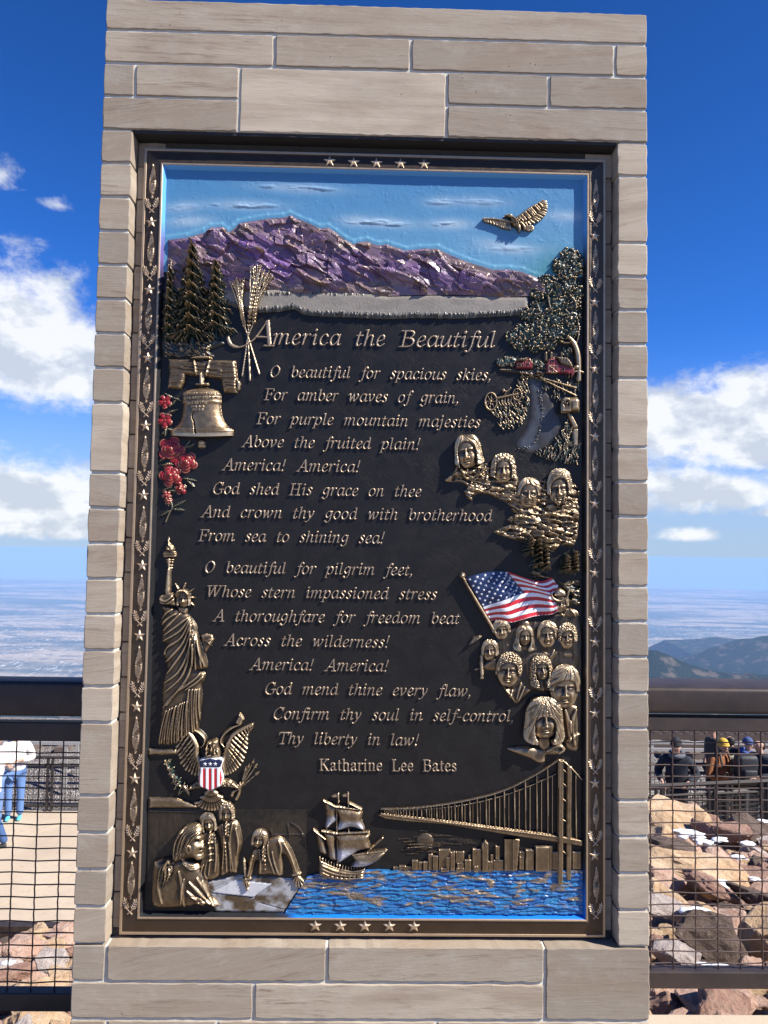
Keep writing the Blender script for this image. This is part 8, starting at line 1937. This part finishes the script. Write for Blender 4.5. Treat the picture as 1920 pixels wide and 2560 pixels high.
def person(label, loc, rz, h=1.72, top=(.1, .1, .12), legs=(.08, .12, .25), shoes=(.05, .05, .05), hat=None, hair=(.05, .03, .02), hairlen=0, arms=((.30, .02, 1.02), (-.30, .02, 1.02)), elbows=None, bulk=1.0, stride=0.0, bag=None, scarf=None, hood=False, group=None, face_down=0.0):
    e = empty("person", loc, rz); tag(e, label, "person", group); k = h / 1.72
    S = lambda x, y, z: (x * k, y * k, z * k)
    # the figure faces -Y before turning
    fr = lambda s: S(.10 * s, -.30 * stride * s, .09); kn = lambda s: S(.105 * s, -.17 * stride * s - .02, .50)
    hand = [S(*arms[0]), S(*arms[1])]; el = elbows or ((.30, .06, 1.13), (-.30, .06, 1.13)); el = [S(*el[0]), S(*el[1])]
    hd = -.04 - .05 * face_down
    nodes = {'pelvis': (S(0, 0, .95), .10 * k), 'chest': (S(0, 0, 1.25), (.12 * k, .085 * k)), 'neck': (S(0, hd * .3, 1.46), .055 * k), 'jaw': (S(0, hd - .015, 1.535), (.062 * k, .07 * k)), 'head': (S(0, hd, 1.615), (.076 * k, .094 * k)), 'crown': (S(0, hd + .01, 1.68), (.060 * k, .074 * k))}
    E_ = [('pelvis', 'chest'), ('chest', 'neck'), ('neck', 'jaw'), ('jaw', 'head'), ('head', 'crown')]
    for s, n in ((1, 'a'), (-1, 'b')):
        i = 0 if s > 0 else 1
        nodes.update({'sh' + n: (S(.165 * s, 0, 1.39), .048 * k), 'el' + n: (el[i], .045 * k), 'wr' + n: (hand[i], .028 * k), 'hip' + n: (S(.095 * s, 0, .88), .075 * k), 'kn' + n: (kn(s), .06 * k), 'an' + n: (fr(s), .042 * k)})
        d = (Vector(hand[i]) - Vector(el[i])).normalized(); pl = Vector(hand[i]) + d * .065 * k; nodes['palm' + n] = (tuple(pl), (.036 * k, .02 * k)); E_ += [('chest', 'sh' + n), ('sh' + n, 'el' + n), ('el' + n, 'wr' + n), ('wr' + n, 'palm' + n), ('pelvis', 'hip' + n), ('hip' + n, 'kn' + n), ('kn' + n, 'an' + n)]
        perp = d.cross(Vector((0, 0, 1))); perp = perp.normalized() if perp.length > .1 else Vector((1, 0, 0))
        for f, (off, L) in enumerate(((-.027, .062), (-.009, .074), (.009, .070), (.026, .055))):
            q = pl + perp * off * k + d * .035 * k; q2 = q + d * L * .55 * k + Vector((0, 0, -.012 * k)); q3 = q2 + d * L * .35 * k + Vector((0, 0, -.022 * k))
            nodes.update({f'f{f}1' + n: (tuple(q), .0095 * k), f'f{f}2' + n: (tuple(q2), .0085 * k), f'f{f}3' + n: (tuple(q3), .007 * k)}); E_ += [('palm' + n, f'f{f}1' + n), (f'f{f}1' + n, f'f{f}2' + n), (f'f{f}2' + n, f'f{f}3' + n)]
        q = pl - d * .02 * k + perp * -.04 * k * s; q2 = q + d * .045 * k + perp * -.012 * k * s; nodes.update({'t1' + n: (tuple(q), .010 * k), 't2' + n: (tuple(q2), .008 * k)}); E_ += [('palm' + n, 't1' + n), ('t1' + n, 't2' + n)]
    nodes['nose'] = (S(0, hd - .105, 1.585), .013 * k); E_.append(('head', 'nose'))
    for s, n in ((1, 'a'), (-1, 'b')): nodes['ear' + n] = (S(.082 * s, hd + .01, 1.595), .016 * k); E_.append(('head', 'ear' + n))
    skin_obj("body", (nodes, E_), SKIN, e, 2)
    # eyes and mouth
    bm = bmesh.new()
    for s in (-1, 1): bmesh.ops.create_uvsphere(bm, u_segments=8, v_segments=6, radius=.011 * k, matrix=Matrix.Translation(S(.032 * s, hd - .088, 1.622)))
    bmesh.ops.create_uvsphere(bm, u_segments=8, v_segments=6, radius=.012 * k, matrix=Matrix.Translation(S(0, hd - .082, 1.535)) @ Matrix.Diagonal((1.7, .5, .35, 1)))
    from_bm("face_features", bm, simple("face_dark", (.06, .03, .03), .5), e, True)
    b = bulk; mt = cloth("jacket_cloth", top)
    J = {'p': (S(0, 0, .84), (.20 * k * b, .155 * k * b)), 'w': (S(0, .005, 1.05), (.195 * k * b, .15 * k * b)), 'c': (S(0, .01, 1.28), (.21 * k * b, .16 * k * b)), 'n': (S(0, .01, 1.45), (.10 * k, .10 * k))}; JE = [('p', 'w'), ('w', 'c'), ('c', 'n')]
    for s, n in ((1, 'a'), (-1, 'b')):
        i = 0 if s > 0 else 1; w = Vector(hand[i]); w = w - (w - Vector(el[i])).normalized() * .02
        J.update({'s' + n: (S(.19 * s, .005, 1.385), .083 * k * b), 'e' + n: (el[i], .066 * k * b), 'w' + n: (tuple(w), .046 * k * b)}); JE += [('c', 's' + n), ('s' + n, 'e' + n), ('e' + n, 'w' + n)]
    skin_obj("jacket", (J, JE), mt, e, 2)
    T = {'p': (S(0, 0, .93), (.155 * k, .125 * k))}; TE_ = []
    for s, n in ((1, 'a'), (-1, 'b')): T.update({'h' + n: (S(.095 * s, 0, .84), .105 * k), 'k' + n: (kn(s), .075 * k), 'a' + n: (tuple(Vector(fr(s)) + Vector((0, 0, -.02))), .066 * k)}); TE_ += [('p', 'h' + n), ('h' + n, 'k' + n), ('k' + n, 'a' + n)]
    skin_obj("trousers", (T, TE_), cloth("trouser_cloth", legs), e, 2)
    for s in (1, -1):
        a = Vector(fr(s)); skin_obj("shoe", ({'h': (tuple(a + Vector((0, .03 * k, -.045 * k))), .043 * k), 'm': (tuple(a + Vector((0, -.06 * k, -.055 * k))), (.042 * k, .036 * k)), 't': (tuple(a + Vector((0, -.16 * k, -.062 * k))), (.036 * k, .026 * k))}, [('h', 'm'), ('m', 't')]), cloth("shoe", shoes, .6), e, 2)
    if hat is not None:
        bm = bmesh.new(); r = bmesh.ops.create_uvsphere(bm, u_segments=20, v_segments=12, radius=1)['verts']
        for v in r:
            z = v.co.z; v.co = Vector((v.co.x * .097 * k, v.co.y * .117 * k + (hd + .005) * k, 1.640 * k + (z * .13 * k if z > 0 else z * .035 * k)))
        bmesh.ops.delete(bm, geom=[v for v in bm.verts if False], context='VERTS')
        add_tube(bm, [S(.088 * math.cos(t) , hd + .005 + .107 * math.sin(t), 1.640) for t in np.linspace(0, 6.283, 22)[:-1]], .017 * k, 6, closed=True); from_bm("knit_hat", bm, cloth("hat_knit", hat), e, True)
    if hat is None or hairlen:
        Hn = {'t': (S(0, hd + .035, 1.675), (.078 * k, .07 * k)), 'b': (S(0, hd + .065, 1.60), (.083 * k, .055 * k)), 'n': (S(0, hd + .085, 1.50 if not hairlen else 1.44), (.07 * k, .04 * k))}; HE = [('t', 'b'), ('b', 'n')]
        if hairlen:
            for s, n in ((1, 'a'), (-1, 'b')): Hn.update({'x' + n: (S(.085 * s, hd, 1.52), .026 * k), 'y' + n: (S(.105 * s, hd - .06, 1.36), .028 * k), 'z' + n: (S(.11 * s, hd - .10, 1.22), .014 * k)}); HE += [('b', 'x' + n), ('x' + n, 'y' + n), ('y' + n, 'z' + n)]
        skin_obj("hair", (Hn, HE), cloth("hair", hair, .6), e, 2)
    if hood or scarf:
        bm = bmesh.new(); add_tube(bm, [S(.105 * math.cos(t), .02 + .10 * math.sin(t) + hd * .3, 1.455 + .03 * math.sin(t)) for t in np.linspace(0, 6.283, 18)[:-1]], .042 * k, 8, closed=True); from_bm("collar", bm, cloth("collar_cloth", scarf or tuple(x * 1.3 for x in top)), e, True)
    return e
def feet(px, dist): 
    p = at_dist(px, 1900, dist); return (p.x, p.y, WALK_Z)
def thing_mesh(name, label, cat, bm, mat, loc, smooth=True):
    o = from_bm(name, bm, mat, None, smooth); o.location = loc; tag(o, label, cat); return o
def build_people():
    person("person in a white jacket and blue jeans standing by the trackside fence", feet(40, 14.55), math.radians(15), 1.70, top=(.72, .69, .66), legs=(.10, .19, .40), shoes=(.10, .45, .52), hair=(.10, .06, .03), arms=((.12, -.20, 1.13), (-.12, -.22, 1.08)), elbows=((.30, .0, 1.12), (-.30, .0, 1.12)), bulk=1.1)
    person("person in a pale coat at the left edge", feet(-12, 14.2), math.radians(60), 1.66, top=(.62, .58, .55), legs=(.12, .20, .38), shoes=(.2, .4, .45), hair=(.03, .02, .02), bulk=1.1)
    person("person striding out of the picture at the left edge in jeans and dark shoes", feet(-38, 13.0), math.radians(-75), 1.76, top=(.05, .06, .08), legs=(.04, .09, .22), shoes=(.03, .03, .03), stride=1.1)
    bm = bmesh.new(); tube_box(bm, -.10, .10, -.05, .05, -.15, .13, .02, 3); add_tube(bm, [(-.08, 0, .12), (-.05, .02, .30), (.05, .02, .30), (.08, 0, .12)], .012, 6)
    p = feet(2, 14.1); thing_mesh("shoulder_bag", "pale tote bag carried beside the white jacket at the left edge", "bag", bm, cloth("tote_cloth", (.66, .62, .60)), (p[0], p[1] - .18, WALK_Z + .82))
    person("person in a black jacket and black knit hat leaning on the ramp fence", feet(1692, 13.85), math.radians(-28), 1.76, top=(.012, .015, .024), legs=(.02, .02, .03), hat=(.012, .013, .016), arms=((.20, -.28, 1.05), (-.22, -.20, 1.0)), elbows=((.33, .02, 1.12), (-.33, .02, 1.12)), bulk=1.18, hood=True, scarf=(.10, .11, .13), face_down=1)
    person("person in a mustard knit hat and rust brown sweater", feet(1800, 14.2), math.radians(18), 1.67, top=(.24, .085, .028), legs=(.05, .05, .06), hat=(.62, .36, .045), hair=(.12, .07, .035), hairlen=1, arms=((.08, -.26, 1.12), (-.10, -.27, 1.10)), elbows=((.29, -.02, 1.06), (-.29, -.02, 1.06)), bulk=1.05, face_down=1)
    p = feet(1800, 14.2); bm = bmesh.new(); tube_box(bm, -.04, .04, -.006, .006, -.075, .075, .005, 2); o = thing_mesh("phone", "dark phone held by the person in the mustard hat", "phone", bm, simple("phone_glass", (.01, .01, .012), .2), (p[0] - .06, p[1] - .34, WALK_Z + 1.12)); o.rotation_euler = (.7, 0, .3)
    bm = bmesh.new(); tube_box(bm, -.15, .15, -.09, .09, -.2, .2, .05, 4); o = thing_mesh("day_pack", "sage green day pack on the back of the person in the mustard hat", "backpack", bm, cloth("sage_canvas", (.27, .28, .20)), (p[0] + .30, p[1] + .02, WALK_Z + 1.17)); o.rotation_euler = (0, 0, .5)
    person("person in dark clothes with a big black pack at the right edge", feet(1902, 13.9), math.radians(-70), 1.78, top=(.02, .022, .03), legs=(.06, .08, .10), hair=(.04, .03, .02), bulk=1.15, arms=((.16, -.25, 1.1), (-.22, -.15, 1.0)))
    p = feet(1902, 13.9); bm = bmesh.new(); tube_box(bm, -.19, .19, -.13, .13, -.28, .28, .08, 4); tube_box(bm, -.12, .12, -.20, -.10, -.18, .04, .03, 3); thing_mesh("hiking_pack", "big black hiking pack worn by the person at the right edge", "backpack", bm, cloth("black_nylon", (.012, .013, .017), .6), (p[0] - .30, p[1] - .06, WALK_Z + 1.22))
    person("person with a fair face seen through the gap between the two right rails", feet(1786, 15.0), math.radians(-80), 1.80, top=(.02, .02, .02), legs=(.03, .03, .04), hat=(.02, .02, .02))
    person("person in a blue jacket bending behind the one with the big black pack", feet(1866, 14.75), math.radians(35), 1.56, top=(.035, .07, .22), legs=(.03, .03, .04), hat=(.05, .08, .20), bulk=1.1, hood=True)
    person("person in black behind the mustard hat, seen from the back", feet(1828, 14.9), math.radians(170), 1.60, top=(.012, .012, .014), legs=(.02, .02, .02), hair=(.02, .015, .012), bulk=1.1)
build_people()

# ------------------------------------------------------------------ the distance: plains, hills, air
def build_distance():
    m, nt, b = new_mat("high_plains"); n = N(nt); v = n.coords((.001, .001, .001)); vs = n.coords((.0004, .0011, .001))
    a = n.noise(vs, 0.55, 7, .62, .4); c = n.noise(v, 1.6, 6, .6, .6); f = n.noise(v, 9, 5, .65); t = n.noise(n.coords((.001, .00022, .001)), 16, 4, .75)
    col = n.mix(n.rng(a, .40, .60, 0, 1, True), (.065, .085, .080), (.40, .315, .225)); col = n.mix(n.rng(c, .50, .64, 0, .75, True), col, (.055, .070, .075)); col = n.mix(n.rng(f, .52, .70, 0, .6), col, (.045, .065, .065))
    y = nt.nodes.new('ShaderNodeSeparateXYZ'); tc = nt.nodes.new('ShaderNodeTexCoord'); nt.links.new(tc.outputs['Object'], y.inputs[0])
    town = n.m('MULTIPLY', n.rng(y.outputs[1], 36000, 20000, 0, 1, True), n.rng(n.noise(vs, .8, 4, .6), .38, .50, 0, 1, True)); spk = n.m('MULTIPLY', n.rng(t, .54, .66, 0, 1), n.rng(n.noise(v, 2.0, 4, .6), .42, .56, 0, 1))
    col = n.mix(n.m('MULTIPLY', town, spk), col, (.85, .82, .78)); n.put(b.inputs['Base Color'], col); b.inputs['Roughness'].default_value = .95; b.inputs['Specular IOR Level'].default_value = 0.1
    bm = bmesh.new(); R = 62000; k = 96; c0 = bm.verts.new((0, 0, -2300)); ring = [bm.verts.new((R * math.cos(6.28318 * i / k), R * math.sin(6.28318 * i / k), -2300)) for i in range(k)]
    for i in range(k): bm.faces.new((c0, ring[i], ring[(i + 1) % k]))
    o = structure("plains", bm, m)
    mh, nt, b = new_mat("forested_hill"); n = N(nt); v = n.coords((.001, .001, .001)); a = n.noise(v, 6, 6, .65); f = n.noise(v, 60, 4, .7)
    col = n.mix(f, (.008, .015, .011), (.026, .034, .022)); geo = nt.nodes.new('ShaderNodeNewGeometry'); sn = nt.nodes.new('ShaderNodeSeparateXYZ'); nt.links.new(geo.outputs['Normal'], sn.inputs[0])
    col = n.mix(n.rng(a, .52, .64, 0, .9, True), col, (.12, .092, .07)); n.put(b.inputs['Base Color'], col); b.inputs['Roughness'].default_value = .95; b.inputs['Specular IOR Level'].default_value = 0.0; n.put(b.inputs['Normal'], n.bump(f, .6, 40))
    def hill(name, crest, dist, back, seed, front=0.55, amp=60, below=-2310):
        "crest: survey pixels along the skyline of the ridge at the given distance"
        P = [at_dist(px, py, dist) for px, py in crest]; xs = [p.x for p in P]; zs = [p.z for p in P]; bm = bmesh.new(); V = []
        nx = 90; rows = 34; x0, x1 = xs[0], xs[-1]
        for j in range(rows + 1):
            t = j / rows * 2 - 1; row = []
            for i in range(nx + 1):
                x = x0 + (x1 - x0) * i / nx; zc = float(np.interp(x, xs, zs)); dy = (abs(t) ** 1.0) * (dist * front if t < 0 else back); y = P[0].y + (-dy if t < 0 else dy)
                z = zc + (below - zc) * (abs(t) ** .9); s = amp * abs(t) ** .5 * 2.2
                z += s * (float(ridged(np.array(x / (amp * 16) + seed), np.array(y / (amp * 22)), 4, seed)) - .62) * (1 if abs(t) < .98 else 0); row.append(bm.verts.new((x, y, z)))
            V.append(row)
        for j in range(rows):
            for i in range(nx): bm.faces.new((V[j][i], V[j][i + 1], V[j + 1][i + 1], V[j + 1][i]))
        return structure(name, bm, mh, True)
    hill("hills", [(1380, 1690), (1500, 1640), (1590, 1628), (1622, 1624), (1645, 1627), (1680, 1641), (1715, 1658), (1755, 1671), (1800, 1680), (1850, 1686), (1875, 1681), (1900, 1686), (1960, 1692), (2050, 1680), (2200, 1700)], 6200, 2600, 3, amp=75)
    hill("hills", [(1600, 1690), (1660, 1668), (1705, 1648), (1740, 1636), (1775, 1620), (1800, 1614), (1822, 1605), (1850, 1597), (1880, 1596), (1905, 1590), (1940, 1588), (2000, 1580), (2150, 1600), (2300, 1640)], 11000, 5000, 8, amp=135)
    hill("hills", [(-260, 1700), (-120, 1692), (-40, 1700), (10, 1699), (30, 1702), (60, 1708), (120, 1716), (260, 1722)], 7000, 2600, 5, amp=40)
    hill("hills", [(1660, 1600), (1730, 1598), (1790, 1592), (1840, 1597), (1900, 1603), (1990, 1606)], 15500, 2500, 9, amp=18)
build_distance()
def build_haze():
    m = bpy.data.materials.new("haze_air"); m.use_nodes = True; nt = m.node_tree; nt.nodes.clear(); out = nt.nodes.new('ShaderNodeOutputMaterial'); v = nt.nodes.new('ShaderNodeVolumePrincipled')
    v.inputs['Color'].default_value = HAZE_COLOR; v.inputs['Density'].default_value = HAZE_DENSITY; v.inputs['Anisotropy'].default_value = 0.0; nt.links.new(v.outputs[0], out.inputs['Volume'])
    bm = bmesh.new(); add_box(bm, -65000, 65000, -65000, 65000, -2401, 6.5); o = from_bm("haze", bm, m); o['kind'] = 'stuff'
HAZE_COLOR = (.38, .62, 1.0, 1); HAZE_DENSITY = 2.5e-5
build_haze()
